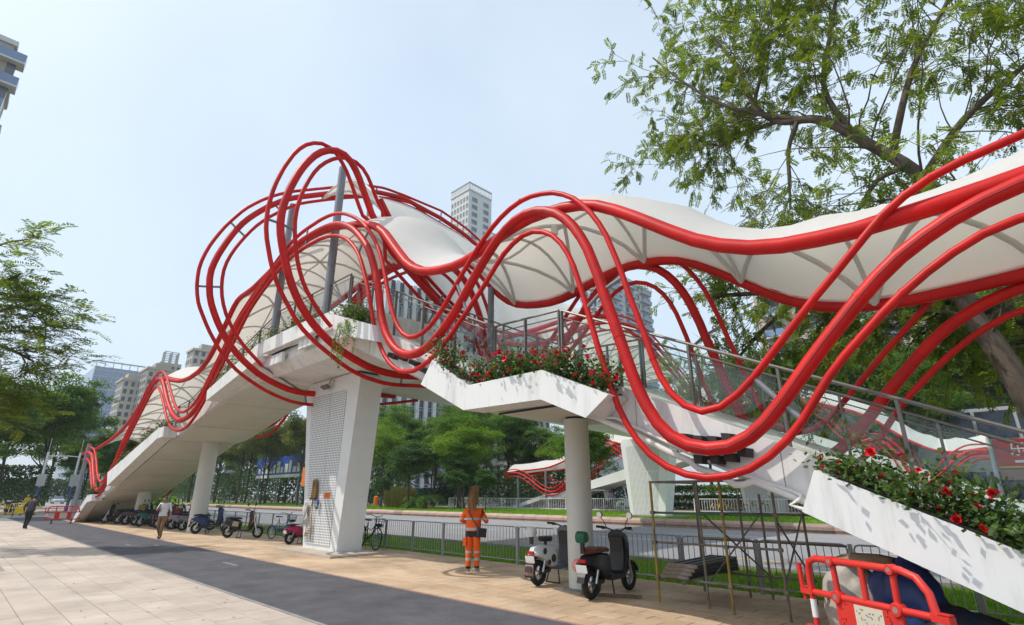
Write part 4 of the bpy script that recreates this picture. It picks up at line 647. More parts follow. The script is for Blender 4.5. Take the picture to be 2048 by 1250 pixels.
def leaf_quads(P, D, N, L, W):
    """diamond leaves at P along D with face normal N"""
    D = D/np.linalg.norm(D,axis=1,keepdims=True); S = np.cross(D, N); S /= np.linalg.norm(S,axis=1,keepdims=True)+1e-9
    L = L[:,None]; W = W[:,None]; V = np.empty((len(P),4,3))
    V[:,0] = P; V[:,1] = P+D*L*.45+S*W; V[:,2] = P+D*L; V[:,3] = P+D*L*.45-S*W
    return V
P, D, N, n_ = LITTER; litter()
def crown_mesh(name, seed, lobes, n_cl, n_lf, leaf, mtl, cl_r, flat=0.45):
    g = np.random.default_rng(seed); Vs, T = [], []
    wts = np.array([r[0]*r[1]*r[2] for _, r in lobes]); wts = wts/wts.sum()
    cents = []
    for _ in range(n_cl):
        c, r = lobes[g.choice(len(lobes), p=wts)]
        d = g.normal(size=3); d /= np.linalg.norm(d); d[2] = d[2] if d[2] > -.4 else -d[2]*.6
        u = g.uniform(.25,1)**.45; p = np.array(c)+d*np.array(r)*u; cents.append((p, d))
        n = int(n_lf*g.uniform(.5,1.4)); s = cl_r*g.uniform(.6,1.35)
        q = g.normal(size=(n,3)); q /= np.linalg.norm(q,axis=1,keepdims=True); q *= (g.uniform(0,1,(n,1))**.5)*s
        q[:,2] *= flat; P = p+q
        out = q/(s+1e-6)+d*.5; D = out*[1,1,.35]+g.normal(0,.45,(n,3))+[0,0,-.15]
        N = np.array([0,0,1.0])+g.normal(0,.45,(n,3))
        Vs.append(leaf_quads(P, D, N, leaf*g.uniform(.6,1.3,n), leaf*.34*g.uniform(.7,1.2,n)))
        T.append(np.clip(g.normal(g.uniform(.25,.75),.16,n),0,1))
    V = np.concatenate(Vs); T = np.concatenate(T)
    return np_mesh(name, V.reshape(-1,3), np.arange(len(V)*4).reshape(-1,4), mtl, attr=T), cents
def trunk_mesh(seed, h, r, base, cents, limbs, mtl, lean=0.0):
    g = random.Random(seed); b = MB(); pts = []
    for i in range(7):
        t = i/6; pts.append((lean*t*h+g.gauss(0,.05)*(i>0)*h*.12, g.gauss(0,.05)*(i>0)*h*.12, h*t))
    b.tube(pts, [r*(1.25 if i == 0 else 1-.6*i/6) for i in range(7)], 9)
    for p, d in g.sample(cents, min(limbs, len(cents))):
        k = g.uniform(.5,.95); a = Vector(pts[min(6,int(k*6))]); q = Vector(p)
        m = a.lerp(q,.5)+Vector((0,0,-.12*(q-a).length)); b.tube([a,m,q], [r*.42,r*.25,r*.07], 6)
    return b.mesh('trunk', mtl, True)
TREE = {}
def tree_kind(key, seed, H, base, rad, mtl, leaf=.21, n_cl=110, n_lf=190, cl_r=1.0, r=.16, bark='bark_dark', limbs=9, squash=1.0):
    g = random.Random(seed); lobes = []
    for i in range(6):
        a = g.uniform(0,6.28); q = g.uniform(0,.5)*rad; z = base+(H-base)*g.uniform(.35,.72)
        lobes.append(((q*math.cos(a),q*math.sin(a),z),(rad*g.uniform(.5,.75),rad*g.uniform(.5,.75),(H-base)*g.uniform(.28,.4)*squash)))
    lobes.append(((0,0,base+(H-base)*.62),(rad*.55,rad*.55,(H-base)*.4)))
    cm, cents = crown_mesh('crown', seed, lobes, n_cl, n_lf, leaf, M[mtl], cl_r)
    TREE[key] = (trunk_mesh(seed, base+(H-base)*.55, r, base, cents, limbs, M[bark]), cm)
tree_kind('round', 21, 10.0, 2.6, 4.0, 'leaf_mid')
tree_kind('light', 22, 10.5, 3.0, 3.9, 'leaf_light', cl_r=1.15, n_cl=95)
tree_kind('dark', 23, 7.5, 1.7, 3.2, 'leaf_dark', n_cl=90, cl_r=.85)
tree_kind('olive', 24, 12.0, 6.0, 4.6, 'leaf_olive', n_cl=95, cl_r=1.1, squash=.8, r=.15, limbs=14)
tree_kind('tall', 25, 13.0, 3.5, 5.0, 'leaf_mid', n_cl=160, n_lf=190, cl_r=1.1, leaf=.22, r=.2)
tree_kind('full', 27, 13.5, 1.6, 5.2, 'leaf_mid', n_cl=210, n_lf=170, cl_r=1.05, leaf=.24, r=.2)
tree_kind('small', 26, 5.5, 2.2, 1.9, 'leaf_dark', n_cl=50, n_lf=90, cl_r=.6, leaf=.2, r=.07)
def tree(kind, x, y, s, label, rz=None, group=None, z=0.28, name='broadleaf_tree', sz=None):
    t = thing(name, label, 'tree', (x,y,z), rz if rz is not None else R.uniform(0,6.28), group)
    t.scale = (s,s,sz or s)
    tm, cm = TREE[kind]
    link_mesh('trunk', tm, t); link_mesh('crown', cm, t)
    return t
NTH = ['first','second','third','fourth','fifth','sixth','seventh','eighth','ninth','tenth','eleventh','twelfth','thirteenth','fourteenth','fifteenth','sixteenth']
G1 = 'trees on the far verge'
tree('light', -58.5, 37.0, .92, 'light green layered tree right of the perforated pillar', 0.4, G1)
tree('round', -54.0, 41.5, .86, 'mid green tree behind the layered tree right of the pillar', 1.4, G1)
tree('dark', -48.6, 34.0, 0.9, 'dark glossy low tree leaning over the tall ornamental grass', 2.2, G1)
tree('tall', -46.5, 39.0, 0.82, 'broad bright green tree in the gap between pillar and round column', 0.2, G1)
tree('light', -43.8, 37.5, 0.85, 'bright green tree just left of the round column', 3.2, G1)
tree('dark', -42.6, 36.0, 0.72, 'dark green tree behind the street sweeper', 4.4, G1)
tree('round', -50.5, 44.0, .82, 'mid green tree behind the broad bright green tree', 5.1, G1)
tree('light', -42.0, 52.5, 0.85, 'yellowish green tree behind the far left stair canopy', 1.9, G1)
for i, (x, y, s) in enumerate([(-74,34,1.0),(-79,37,1.05),(-84,33,.98),(-90,36,1.05),(-95,33.5,1.0),(-101,37,1.05),(-107,34,1.0),(-113,36,1.0),(-120,33.5,1.0),(-128,36,1.05),(-137,34,1.0),(-147,36,1.05),(-160,34,1.05)]):
    tree('olive', x, y, s, 'olive green tree, %s from the perforated pillar in the row beneath the left stair' % NTH[i], None, 'row of trees beneath the left stair')
for i, (x, y, s, k) in enumerate([(-52,52,1.0,'tall'),(-60,50,1.1,'full'),(-68,47,1.0,'full'),(-76,50,1.1,'full'),(-88,46,1.0,'full'),(-98,50,1.1,'full'),(-108,47,1.1,'full'),(-118,50,1.15,'full'),(-130,47,1.15,'full'),(-143,50,1.2,'full'),(-158,47,1.2,'full'),(-175,49,1.3,'full'),(-195,46,1.3,'full')]):
    tree(k, x, y, s, 'leafy tree beyond the far pavement, %s from the right in the back row' % NTH[i], None, 'back row of trees beyond the far pavement')
G2 = 'trees along the left end of the street'
for k, x, y, s, l in [('full',-76,2.2,.92,'big dense tree at the left edge of the view'),('full',-80,7.4,1.05,'tall dense tree behind the man in the dark shirt'),('full',-74,10.6,.6,'dense mid green tree behind the two camera poles'),
        ('light',-92,14.6,.88,'lighter green tree left of the stair end'),('full',-104,-1,1.3,'dense tree farthest back at the left edge'),('full',-118,12,1.25,'tree far down the street under the towers'),('full',-100,5,1.2,'dense tree filling the gap behind the camera poles'),
        ('dark',-64,11.9,.92,'dark bushy tree just behind the foot of the left stair'),('dark',-60,12.0,.98,'glossy dark green tree rising behind the left stair canopy'),('full',-68,13.0,.56,'rounded tree between the canopy and the apartment blocks'),
        ('light',-70,12.3,.62,'small yellowish tree behind the grey end post')]:
    tree(k, x, y, s, l, None, G2, z=-.05)
for k, x, y, s, l in [('full',-30,40,.62,'leafy tree behind the far stair seen through the scaffold gap'),('tall',-23,57,.95,'tall leafy tree beyond the far pavement right of the median pillar'),('full',-16,58,.95,'leafy tree seen through the glass of the right stair'),
        ('full',-8.5,58.5,.95,'round leafy tree behind the far right canopy'),('tall',-27,58,1.05,'tall tree beyond the bridge span'),('full',-13,58,1.2,'dark tree in front of the apartment block on the right'),('full',-12.0,55.5,.7,'leafy tree beside the shop front'),('tall',-35,56,1.0,'tall tree behind the far left canopy'),('dark',-30.5,52,1.1,'dark tree under the far left stair')]:
    tree(k, x, y, s, l, None, 'trees on the far side to the right', z=.28)
for i, (x, y, s) in enumerate([(-37.0,34.2,.62),(-52.2,33.2,.55),(-60.6,33.0,.62),(-40.8,33.8,.62)]):
    t = tree('small', x, y, s*1.1, ['thin young tree with props in front of the far left stair','slim staked sapling beside the tall ornamental grass','staked sapling next to the parked white van','propped young tree behind the sweeper and his broom'][i], None, 'young staked trees on the verge', name='sapling')
    for a in range(3):
        q = MB().tube([(1.3*math.cos(a*2.1+.5),1.3*math.sin(a*2.1+.5),0),(0,0,2.0)], .035, 6); q.build('prop', M['rail_steel'], t)
for i, (x, s) in enumerate([(-17,1.45),(-8.5,1.35),(0.5,1.5),(-25,1.4)]):
    tree('full', x, 72.5, s, 'tall tree close against the balconied apartment block, %s of its row' % NTH[i], None, 'trees against the balconied block')
for i, (x, y, s) in enumerate([(-66,45.5,.60),(-60.5,46,.62),(-55,46.2,.60),(-52,54.5,.7),(-46,55,.7),(-40,55.5,.7)]):
    tree('full', x, y, s, 'bushy tree of the middle row right of the pillar, %s from the left' % NTH[i], None, 'middle row of trees across the road')
# conifers and palms behind
def conifer(x, y, h, label):
    t = thing('conifer', label, 'tree', (x,y,.28), 0, 'dark conifers behind the verge'); b = MB().tube([(0,0,0),(0,0,h)], [.22,.04], 8); b.build('trunk', M['bark_dark'], t, True)
    g = np.random.default_rng(int(h*10)); P = []; D = []
    for k in range(34):
        z = h*(.28+.7*k/34); L = 2.6*(1-.7*k/34)*g.uniform(.7,1.2); a = g.uniform(0,6.28)
        for s in np.linspace(.15,1,26):
            n = 5; P.append(np.c_[np.full(n,math.cos(a)*L*s),np.full(n,math.sin(a)*L*s),np.full(n,z+.25*s*L*.3-.3*s*s)]+g.normal(0,.12,(n,3))); D.append(np.c_[np.full(n,math.cos(a)),np.full(n,math.sin(a)),np.full(n,-.2)]+g.normal(0,.7,(n,3)))
    P = np.concatenate(P); D = np.concatenate(D); N = np.array([0,0,1.])+g.normal(0,.3,(len(P),3))
    V = leaf_quads(P, D, N, g.uniform(.25,.45,len(P)), g.uniform(.05,.09,len(P)))
    link_mesh('crown', np_mesh('crown', V.reshape(-1,3), np.arange(len(V)*4).reshape(-1,4), M['leaf_dark'], attr=g.uniform(0,.6,len(P))), t)
conifer(-66,61,15.5,'dark conifer with tiered boughs left of the round column'); conifer(-60,60,14.5,'dark conifer with tiered boughs nearest the round column'); conifer(-71,63,13,'shorter dark conifer behind the bright green tree')
def palm(x, y, h, label, z=.28, n=22, L=2.6):
    t = thing('palm_tree', label, 'palm', (x,y,z), 0, 'palms across the road'); b = MB().tube([(0,0,0),(.1,0,h*.5),(0,.1,h)], [.24,.2,.18], 9); b.build('trunk', M['bark'], t, True)
    g = np.random.default_rng(int(h*7)+int(-x)); P, D, N = [], [], []
    for k in range(n):
        a = g.uniform(0,6.28); e = g.uniform(-.6,1.1)
        for s in np.linspace(.1,1,24):
            px = L*s*math.cos(e*(1-.3*s)); pz = L*s*math.sin(e)-1.3*s*s*L*.55
            for sd in (-1,1):
                P.append((math.cos(a)*px, math.sin(a)*px, h+pz)); D.append((math.cos(a)*.5-sd*math.sin(a)*.8, math.sin(a)*.5+sd*math.cos(a)*.8, -.55)); N.append((0,0,1))
    P, D, N = map(lambda q: np.array(q, float), (P, D, N)); P += g.normal(0,.03,P.shape)
    V = leaf_quads(P, D, N, np.full(len(P),.55), np.full(len(P),.03))
    link_mesh('frond_crown', np_mesh('frond_crown', V.reshape(-1,3), np.arange(len(V)*4).reshape(-1,4), M['leaf_mid'], attr=g.uniform(.1,.8,len(P))), t)
palm(-47.5,53,8.6,'tall shaggy palm beside the round column'); palm(-44.5,54,8.0,'second shaggy palm half hidden by the round column'); palm(-46.3,34.5,1.0,'low palm with a fountain of fronds on the lawn', L=2.2); palm(-50.0,36.0,.8,'low bushy palm at the edge of the lawn', L=1.8)
# tall ornamental grass clump and clipped hedges
g_ = np.random.default_rng(5); n_ = 2600; P = np.c_[g_.uniform(-2.2,2.2,n_), g_.uniform(-.6,.6,n_), np.zeros(n_)]; D = np.c_[g_.normal(0,.14,n_), g_.normal(0,.14,n_), np.ones(n_)]
V = leaf_quads(P, D, np.c_[g_.normal(0,1,n_),g_.normal(0,1,n_),np.zeros(n_)], g_.uniform(1.4,2.5,n_), np.full(n_,.03))
M['reed'] = leaf_mat('reed', (0.10,0.13,0.02), (0.24,0.20,0.07), .3)
t = tag(link_mesh('ornamental_grass', np_mesh('ornamental_grass', V.reshape(-1,3), np.arange(n_*4).reshape(-1,4), M['reed'], attr=g_.uniform(0,1,n_))), 'clump of tall yellowish ornamental grass on the lawn', 'ornamental grass'); t.location = (-53.5,36.3,.28)
def hedge(x0, x1, y0, y1, z0, z1, label, mtl='leaf_mid', dens=420, leaf=.16):
    n = int(dens*((x1-x0)*(z1-z0)+(x1-x0)*(y1-y0)+2*(y1-y0)*(z1-z0))); g = np.random.default_rng(n)
    P = np.c_[g.uniform(x0,x1,n), y0+(y1-y0)*g.uniform(0,1,n)**2, z0+(z1-z0)*g.uniform(0,1,n)**.7]; P += g.normal(0,.05,P.shape)
    D = g.normal(0,1,(n,3))+[0,-.6,.4]; N = g.normal(0,.6,(n,3))+[0,-.5,.8]
    V = leaf_quads(P, D, N, leaf*g.uniform(.6,1.3,n), leaf*.4*g.uniform(.7,1.2,n))
    return tag(link_mesh('hedge', np_mesh('hedge', V.reshape(-1,3), np.arange(n*4).reshape(-1,4), M[mtl], attr=np.clip(g.normal(.45,.22,n),0,1))), label, 'hedge')
hedge(-31,-12,53.0,54.2,1.75,2.5,'upper clipped hedge on the terrace behind the far bicycles','leaf_light',dens=260)
hedge(-32,-11,51.6,52.6,1.0,1.6,'middle clipped hedge on the terrace behind the far bicycles','leaf_mid',dens=260)
hedge(-33,-10,50.4,51.2,.3,.9,'lowest clipped hedge behind the far bicycles','leaf_dark',dens=260)
hedge(-90,-58,52,53.5,.3,2.6,'long shrubbery across the far pavement behind the verge trees','leaf_dark',dens=50,leaf=.3)
hedge(-56,-34,56,57.5,.3,2.8,'dark shrubbery at the back behind the far left stair','leaf_dark',dens=50,leaf=.3)
hedge(-175,-62,43.2,44.6,.3,6.2,'tall dark shrubbery seen beneath the left stair behind the tree trunks','leaf_dark',dens=26,leaf=.42)
hedge(-66,-37,50.5,52,.3,4.6,'tall dark shrubbery closing the view behind the bright trees','leaf_dark',dens=60,leaf=.3)
hedge(-116,-114,-20,12,-.1,6.0,'dark shrubbery behind the trees at the left edge','leaf_dark',dens=55,leaf=.4)
hedge(-190,-186,-20,30,-.1,5.5,'tall dark shrubbery closing the street at the far left','leaf_dark',dens=30,leaf=.6)
hedge(-58,-46,10.9,12.6,0,1.5,'yellow green shrubs behind the foot of the left stair','leaf_light',dens=60,leaf=.22)

# the near tree over the right stair: traced limbs, boughs, twigs, feathered leaves
def feather_tree(name, label, limbs, seed, n_sub, n_twig, n_leaf, bias, base, leaf_len=.30, lw=.032, pairs=7, droop=-.35, sub_len=(1.2,2.8), mtl='leaf_near', start=.25, level=1.0):
    g = np.random.default_rng(seed); t = thing(name, label, 'tree', base, 0, world_parts=True)
    b = MB(); twigs = MB(); LP, LD = [], []
    for pts, r0, r1, w in limbs:
        pts = [Vector(p) for p in spline3(pts)]; n = len(pts)
        b.tube(pts, [r0+(r1-r0)*i/(n-1) for i in range(n)], 10)
        for _ in range(int(n_sub*w)):
            k = g.uniform(start,1); i = min(n-2, int(k*(n-1))); p = pts[i]; ax = (pts[i+1]-pts[i]).normalized()
            d = Vector(g.normal(0,1,3)); d = (d-ax*d.dot(ax)).normalized()+ax*g.uniform(.3,1.1)+Vector(bias); d.normalize()
            L = g.uniform(*sub_len); q = [p]
            for s in range(5):
                d = (d+Vector(g.normal(0,.16,3))+Vector((0,0,-.06))).normalized(); q.append(q[-1]+d*L/5)
            rr = max(.012, (r0+(r1-r0)*k)*.22); twigs.tube(q, [rr*(1-.75*s/5) for s in range(6)], 5, False)
            for _ in range(n_twig):
                j = g.integers(1,6); e = (d+Vector(g.normal(0,.75,3))+Vector((0,0,.1))).normalized(); l = g.uniform(.5,1.2); w_ = [q[j]]
                for s in range(3):
                    e = (e+Vector(g.normal(0,.2,3))+Vector((0,0,droop*.3))).normalized(); w_.append(w_[-1]+e*l/3)
                twigs.tube(w_, [.008,.006,.005,.003], 3, False)
                for _ in range(n_leaf):
                    s = g.uniform(.2,1)*3; a = int(min(2,s)); LP.append(w_[a].lerp(w_[a+1], s-a)); v_ = e*.8+Vector(g.normal(0,.7,3))+Vector((0,0,droop)); v_.z *= level; LD.append(v_)
    b.build('trunk', M['bark'], t, True); twigs.build('branches', M['bark'], t, True)
    P = np.array(LP, float); D = np.array(LD, float); D /= np.linalg.norm(D,axis=1,keepdims=True); n = len(P)
    up = np.array([0,0,1.])+g.normal(0,.12+.23*level,(n,3)); S = np.cross(D, up); S /= np.linalg.norm(S,axis=1,keepdims=True); U = np.cross(S, D)
    L = leaf_len*g.uniform(.65,1.25,n); tint = np.clip(g.normal(.5,.22,n),0,1); Vs, T = [], []
    for k in range(pairs):
        f = (k+.6)/pairs; c = P+D*(L*f)[:,None]-U*(.18*L*f*f)[:,None]
        ll = L*.33*(1-.55*abs(f-.45)); 
        for sd in (-1,1):
            dd = D*.45+S*sd*.9+g.normal(0,.12,(n,3)); Vs.append(leaf_quads(c, dd, U+g.normal(0,.2,(n,3)), ll, np.full(n,lw)*g.uniform(.8,1.2,n))); T.append(np.clip(tint+g.normal(0,.07,n),0,1))
    V = np.concatenate(Vs); T = np.concatenate(T)
    link_mesh('crown', np_mesh('crown', V.reshape(-1,3), np.arange(len(V)*4).reshape(-1,4), M[mtl], attr=T), t).location = tuple(-x for x in base)
    return t
def spline3(k, per=5):
    out = []
    for i in range(len(k)-1):
        p0, p1, p2, p3 = (Vector(k[max(0,min(len(k)-1,j))]) for j in (i-1,i,i+1,i+2))
        for s in range(per):
            t = s/per; out.append(0.5*((2*p1)+(p2-p0)*t+(2*p0-5*p1+4*p2-p3)*t*t+(3*p1-p0-3*p2+p3)*t**3))
    return out + [Vector(k[-1])]
feather_tree('street_tree', 'big feathery tree with a bent trunk arching over the right stair canopy', [
    ([(0.35,12.2,-.05),(.1,12.1,1.8),(-.12,12,3.1),(-.31,12,4.0),(-.5,12,4.7),(-.56,12,6.0),(-.62,12,7.4),(-1.29,12,8.55),(-2.07,12,9.62),(-2.9,12,10.05),(-3.4,12.1,10.9),(-3.7,12.2,12.4),(-4.2,12.2,13.8)], .22, .035, 2.3),
    ([(-2.07,12,9.62),(-3.0,11.9,10.2),(-4.0,11.7,11.0),(-4.9,11.5,12.2),(-5.6,11.4,13.4)], .07, .02, 1.3),
    ([(-1.5,12,8.9),(-1.9,12.3,10.6),(-1.5,12.5,12.3),(-1.0,12.7,14.2),(-.9,12.8,16)], .07, .02, 1.8),
    ([(-1.0,12,8.1),(-.3,12.2,10),(.6,12.6,11.6),(1.3,13,13.4)], .08, .02, 1.6),
    ([(-2.5,12,9.85),(-2.75,11.8,9.1),(-2.85,11.7,8.2),(-2.9,11.6,7.5)], .06, .02, .5),
    ([(-.8,12,7.8),(-1.3,11.8,7.6),(-1.7,11.6,7.0),(-2.0,11.5,6.6)], .06, .02, .4),
    ([(-.62,12,7.4),(.2,12.3,8.5),(1.2,12.6,9.3),(2.2,13,10)], .09, .03, 1.3),
    ([(-2.9,12,10.05),(-3.8,12.4,10.4),(-4.6,12.7,10.6),(-5.2,12.9,11.2)], .06, .015, .9),
    ([(-3.4,12.1,10.9),(-3.0,12.4,12.6),(-3.3,12.8,14.5),(-3.1,13,16.4)], .05, .015, 1.5)],
    31, 19, 6, 7, (-.12,0,.10), (0.35,12.2,-.05), leaf_len=.235, lw=.0165, pairs=8)
feather_tree('street_tree', 'drooping feathery boughs of the tree behind the right stair, below the canopy', [
    ([(1.9,13.9,-.05),(1.5,13.9,2.6),(.6,13.8,4.4),(-1.2,13.6,5.6),(-3.2,13.4,6.2),(-5.6,13.2,6.6)], .26, .04, 3.0),
    ([(.6,13.8,4.4),(.2,13.4,5.6),(-.6,13.0,6.6),(-1.4,12.8,7.0)], .12, .03, 1.0),
    ([(-1.2,13.6,5.6),(-2.4,14.2,5.3),(-3.6,14.6,4.6),(-4.6,14.9,4.0)], .09, .02, 1.2),
    ([(1.1,13.9,3.5),(1.2,14.9,4.6),(.7,15.9,5.3),(0,16.6,5.6)], .09, .02, 1.3),
    ([(1.3,13.9,3.0),(1.9,14.5,4.2),(2.3,15,5.4)], .09, .02, 1.0),
    ([(-3.2,13.4,6.2),(-4.4,13.9,5.8),(-5.6,14.2,5.0),(-6.4,14.4,4.5)], .07, .02, 1.0)],
    32, 22, 6, 6, (-.1,0,-.05), (1.9,13.9,-.05), mtl='leaf_near', start=.35, sub_len=(.8,1.9), leaf_len=.27, lw=.022)
feather_tree('street_tree', 'feathery tree reaching in from the left edge over the paving', [
    ([(-31,-3.6,-.05),(-30.4,-3.2,3.2),(-29,-2.4,5.2),(-27,-1.4,7.2),(-25.6,-.5,8.4),(-24.6,.2,9.0)], .32, .04, 1.0),
    ([(-29,-2.4,5.2),(-27,-1.0,6.0),(-25.5,-.3,6.6),(-24.5,.5,6.3),(-24,1.2,5.9)], .12, .03, 1.5),
    ([(-27,-1.4,7.2),(-26,-.4,7.6),(-25,.4,7.9),(-24.3,1.1,7.6)], .1, .02, 1.5),
    ([(-27,-1.0,6.0),(-25.4,-.6,5.3),(-24.6,.0,4.8),(-24.2,.5,4.5)], .08, .02, .9),
    ([(-29,-2.4,5.2),(-28,-1.6,8.6),(-26.4,-.8,10.2),(-24.8,.1,10.4)], .1, .02, .35)],
    33, 9, 5, 4, (.45,.4,.0), (-31,-3.6,-.05), leaf_len=.62, lw=.026, pairs=10, droop=-.10, sub_len=(.7,1.6), start=.55, level=.3)

# ------------------------------------------------------------------ buildings
M['bl_beige'] = mat('beige_render', (0.44,0.39,0.33), 0.8, vary=0.05, scale=.1)
M['bl_cream'] = mat('cream_render', (0.52,0.46,0.38), 0.8, vary=0.05, scale=.1)
M['bl_white'] = mat('white_render', (0.60,0.61,0.60), 0.8, vary=0.05, scale=.1)
M['bl_grey'] = mat('grey_render', (0.36,0.37,0.38), 0.8, vary=0.06, scale=.1)
M['bl_glass'] = mat('dark_window_glass', (0.035,0.05,0.075), 0.12, vary=0.4, scale=.35)
M['bl_bluegl'] = mat('blue_curtain_glass', (0.20,0.28,0.43), 0.2, vary=0.12, scale=.05)
M['bl_pale'] = mat('pale_window_glass', (0.14,0.16,0.19), 0.2, vary=.3, scale=.3)
M['bl_frame'] = mat('pale_window_frame', (0.5,0.5,0.49), 0.6)
M['bl_mull'] = mat('pale_blue_mullion', (0.33,0.38,0.46), 0.5)
def tower(label, x0, x1, y0, y1, h, wall, nx, ny, fl=3.0, ww=.5, wh=.55, glass='bl_glass', piers=False, balc=None, crown=None, name='apartment_building', zlo=0.0, limit=290):
    """a block whose street faces (-Y and +X) carry storeys of real windows, each with pane and frame"""
    t = thing(name, label, 'building', ((x0+x1)/2,(y0+y1)/2,0)); cx, cy = (x0+x1)/2, (y0+y1)/2
    hx, hy = (x1-x0)/2, (y1-y0)/2
    MB().box((-hx,-hy,-.2),(hx,hy,h)).build('wall', M[wall], t)
    nf = int(h/fl)-1; made = 0
    for face, n, half, other in (('y', nx, hx, -hy), ('x', ny, hy, hx)):
        if not n: continue
        pit = 2*half/n; w, hh = pit*ww, fl*wh
        fr, gl = MB(), MB()
        if face == 'y':
            for a, b in (((-w/2,-.12,-hh/2-.12),(w/2,.05,-hh/2)),((-w/2,-.12,hh/2),(w/2,.05,hh/2+.12)),((-w/2-.12,-.12,-hh/2-.12),(-w/2,.05,hh/2+.12)),((w/2,-.12,-hh/2-.12),(w/2+.12,.05,hh/2+.12))): fr.box(a,b)
            gl.box((-w/2,-.04,-hh/2),(w/2,.05,hh/2))
        else:
            for a, b in (((-.05,-w/2,-hh/2-.12),(.12,w/2,-hh/2)),((-.05,-w/2,hh/2),(.12,w/2,hh/2+.12)),((-.05,-w/2-.12,-hh/2-.12),(.12,-w/2,hh/2+.12)),((-.05,w/2,-hh/2-.12),(.12,w/2+.12,hh/2+.12))): fr.box(a,b)
            gl.box((-.05,-w/2,-hh/2),(.04,w/2,hh/2))
        fm, gm_ = fr.mesh('window', M['bl_frame']), gl.mesh('pane', M[glass])
        for j in range(nf, -1, -1):
            z = fl*(j+.55)
            if z < zlo or made >= limit: continue
            for i in range(n):
                q = -half+pit*(i+.5)
                o = link_mesh('window', fm, t); o.location = (q, other, z) if face == 'y' else (other, q, z)
                p = link_mesh('pane', gm_, o); made += 1
    if piers:
        for k in range(piers+1):
            x = -hx+2*hx*k/piers; MB().box((x-.5,-hy-.6,0),(x+.5,-hy+.1,h)).build('pier', M['bl_white'], t)
            y = -hy+2*hy*k/piers; MB().box((hx-.1,y-.5,0),(hx+.6,y+.5,h)).build('pier', M['bl_white'], t)
    if balc:
        for j in range(nf, -1, -1):
            z = fl*j+.2
            if z < zlo: continue
            for i in range(balc):
                q = -hy+2*hy*(i+.5)/balc; wq = .33*2*hy/balc
                o = MB().box((hx,q-wq,z),(hx+1.3,q+wq,z+.18)).build('balcony', M['bl_white'], t)
                MB().box((hx+1.2,q-wq,z+.2),(hx+1.27,q+wq,z+1.15)).build('balustrade', M['bl_bluegl'], o)
                q = -hx+2*hx*(i+.5)/balc; wq = .33*2*hx/balc
                o = MB().box((q-wq,-hy-1.3,z),(q+wq,-hy,z+.18)).build('balcony', M['bl_white'], t)
                MB().box((q-wq,-hy-1.27,z+.2),(q+wq,-hy-1.2,z+1.15)).build('balustrade', M['bl_bluegl'], o)
    if crown == 'frame':
        r = MB(); k = .62
        for a in (-k*hx, 0, k*hx):
            for b in (-k*hy, 0, k*hy): r.box((a-.18,b-.18,h),(a+.18,b+.18,h+5))
        for z in (1.6,3.2,4.8):
            for a in (-k*hx, k*hx): r.box((a-.15,-k*hy,h+z),(a+.15,k*hy,h+z+.25))
            for b in (-k*hy, k*hy): r.box((-k*hx,b-.15,h+z),(k*hx,b+.15,h+z+.25))
        r.build('roof_frame', M['bl_grey'], t)
    if crown == 'parapet':
        r = MB(); n = 14
        for k in range(n+1):
            x, y = -hx+2*hx*k/n, -hy+2*hy*k/n
            r.box((x-.12,-hy-.05,h),(x+.12,-hy+.15,h+2.4)).box((hx-.15,y-.12,h),(hx+.05,y+.12,h+2.4))
        r.box((-hx-.2,-hy-.25,h+2.4),(hx+.25,-hy+.25,h+2.8)).box((hx-.25,-hy,h+2.4),(hx+.25,hy,h+2.8)).box((-hx-.2,-hy-.3,h-.6),(hx+.3,hy,h))
        r.build('roof_parapet', M['bl_white'], t)
    if crown == 'cornice': MB().box((-hx-.5,-hy-.5,h-.8),(hx+.5,hy+.5,h)).box((-hx*.5,-hy*.5,h),(hx*.5,hy*.5,h+2.5)).build('cornice', M[wall], t)
    t.location = (cx, cy, 0)
    for c in t.children: pass
    return t
tower('white apartment tower rising above the gap in the canopy, windows on its left face', -140.1,-130,109.6,120.8, 107.4, 'bl_white', 6, 2, 3.0, .45, .55, crown='parapet', zlo=40, glass='bl_pale')
tower('white apartment block joined to the lower right of the tall white tower', -142,-133,121.5,131, 93.0, 'bl_white', 3, 5, 3.0, .5, .55, crown='parapet', zlo=40, glass='bl_pale')
tower('dark glass office block with white vertical piers behind the pillar', -112.8,-102.5,62.5,77.3, 50.0, 'bl_glass', 5, 7, 3.4, .8, .8, piers=6, name='office_building')
tower('apartment block with stacked balconies left of the round column', -114,-103.8,78.3,92.3, 46.0, 'bl_grey', 5, 6, 3.0, .4, .6, balc=3, crown='cornice')
tower('pale apartment block with columns of dark windows behind the bright green tree', -106,-96,94,112, 44.0, 'bl_cream', 4, 8, 3.0, .5, .55, crown='cornice')
tower('white apartment tower framed by the arch of the far tubes', -92.8,-83.9,124.3,150.5, 66.0, 'bl_white', 6, 8, 3.0, .5, .55, balc=3, crown='cornice', zlo=22)
tower('blue glass office tower at the far left', -475,-416,50,76, 78.5, 'bl_bluegl', 0, 0, name='office_tower')
tower('beige apartment block with dark glass bays in front of the blue tower', -269.7,-256.8,40.8,47.5, 46.0, 'bl_cream', 4, 3, 3.0, .55, .6, crown='cornice', zlo=12)
tower('beige apartment block with a rounded cornice, second from the left', -258.4,-245.7,46.1,57.4, 49.5, 'bl_beige', 4, 5, 3.0, .55, .6, crown='cornice', zlo=12)
tower('beige apartment tower topped by an open roof frame, third from the left', -265.6,-259.8,52.3,60.4, 55.0, 'bl_beige', 2, 4, 3.0, .5, .6, crown='frame', zlo=12)
tower('cream apartment block with a rooftop frame above the left canopy', -231,-223.3,54.9,66.5, 54.5, 'bl_cream', 3, 5, 3.0, .55, .6, crown='cornice', zlo=20)
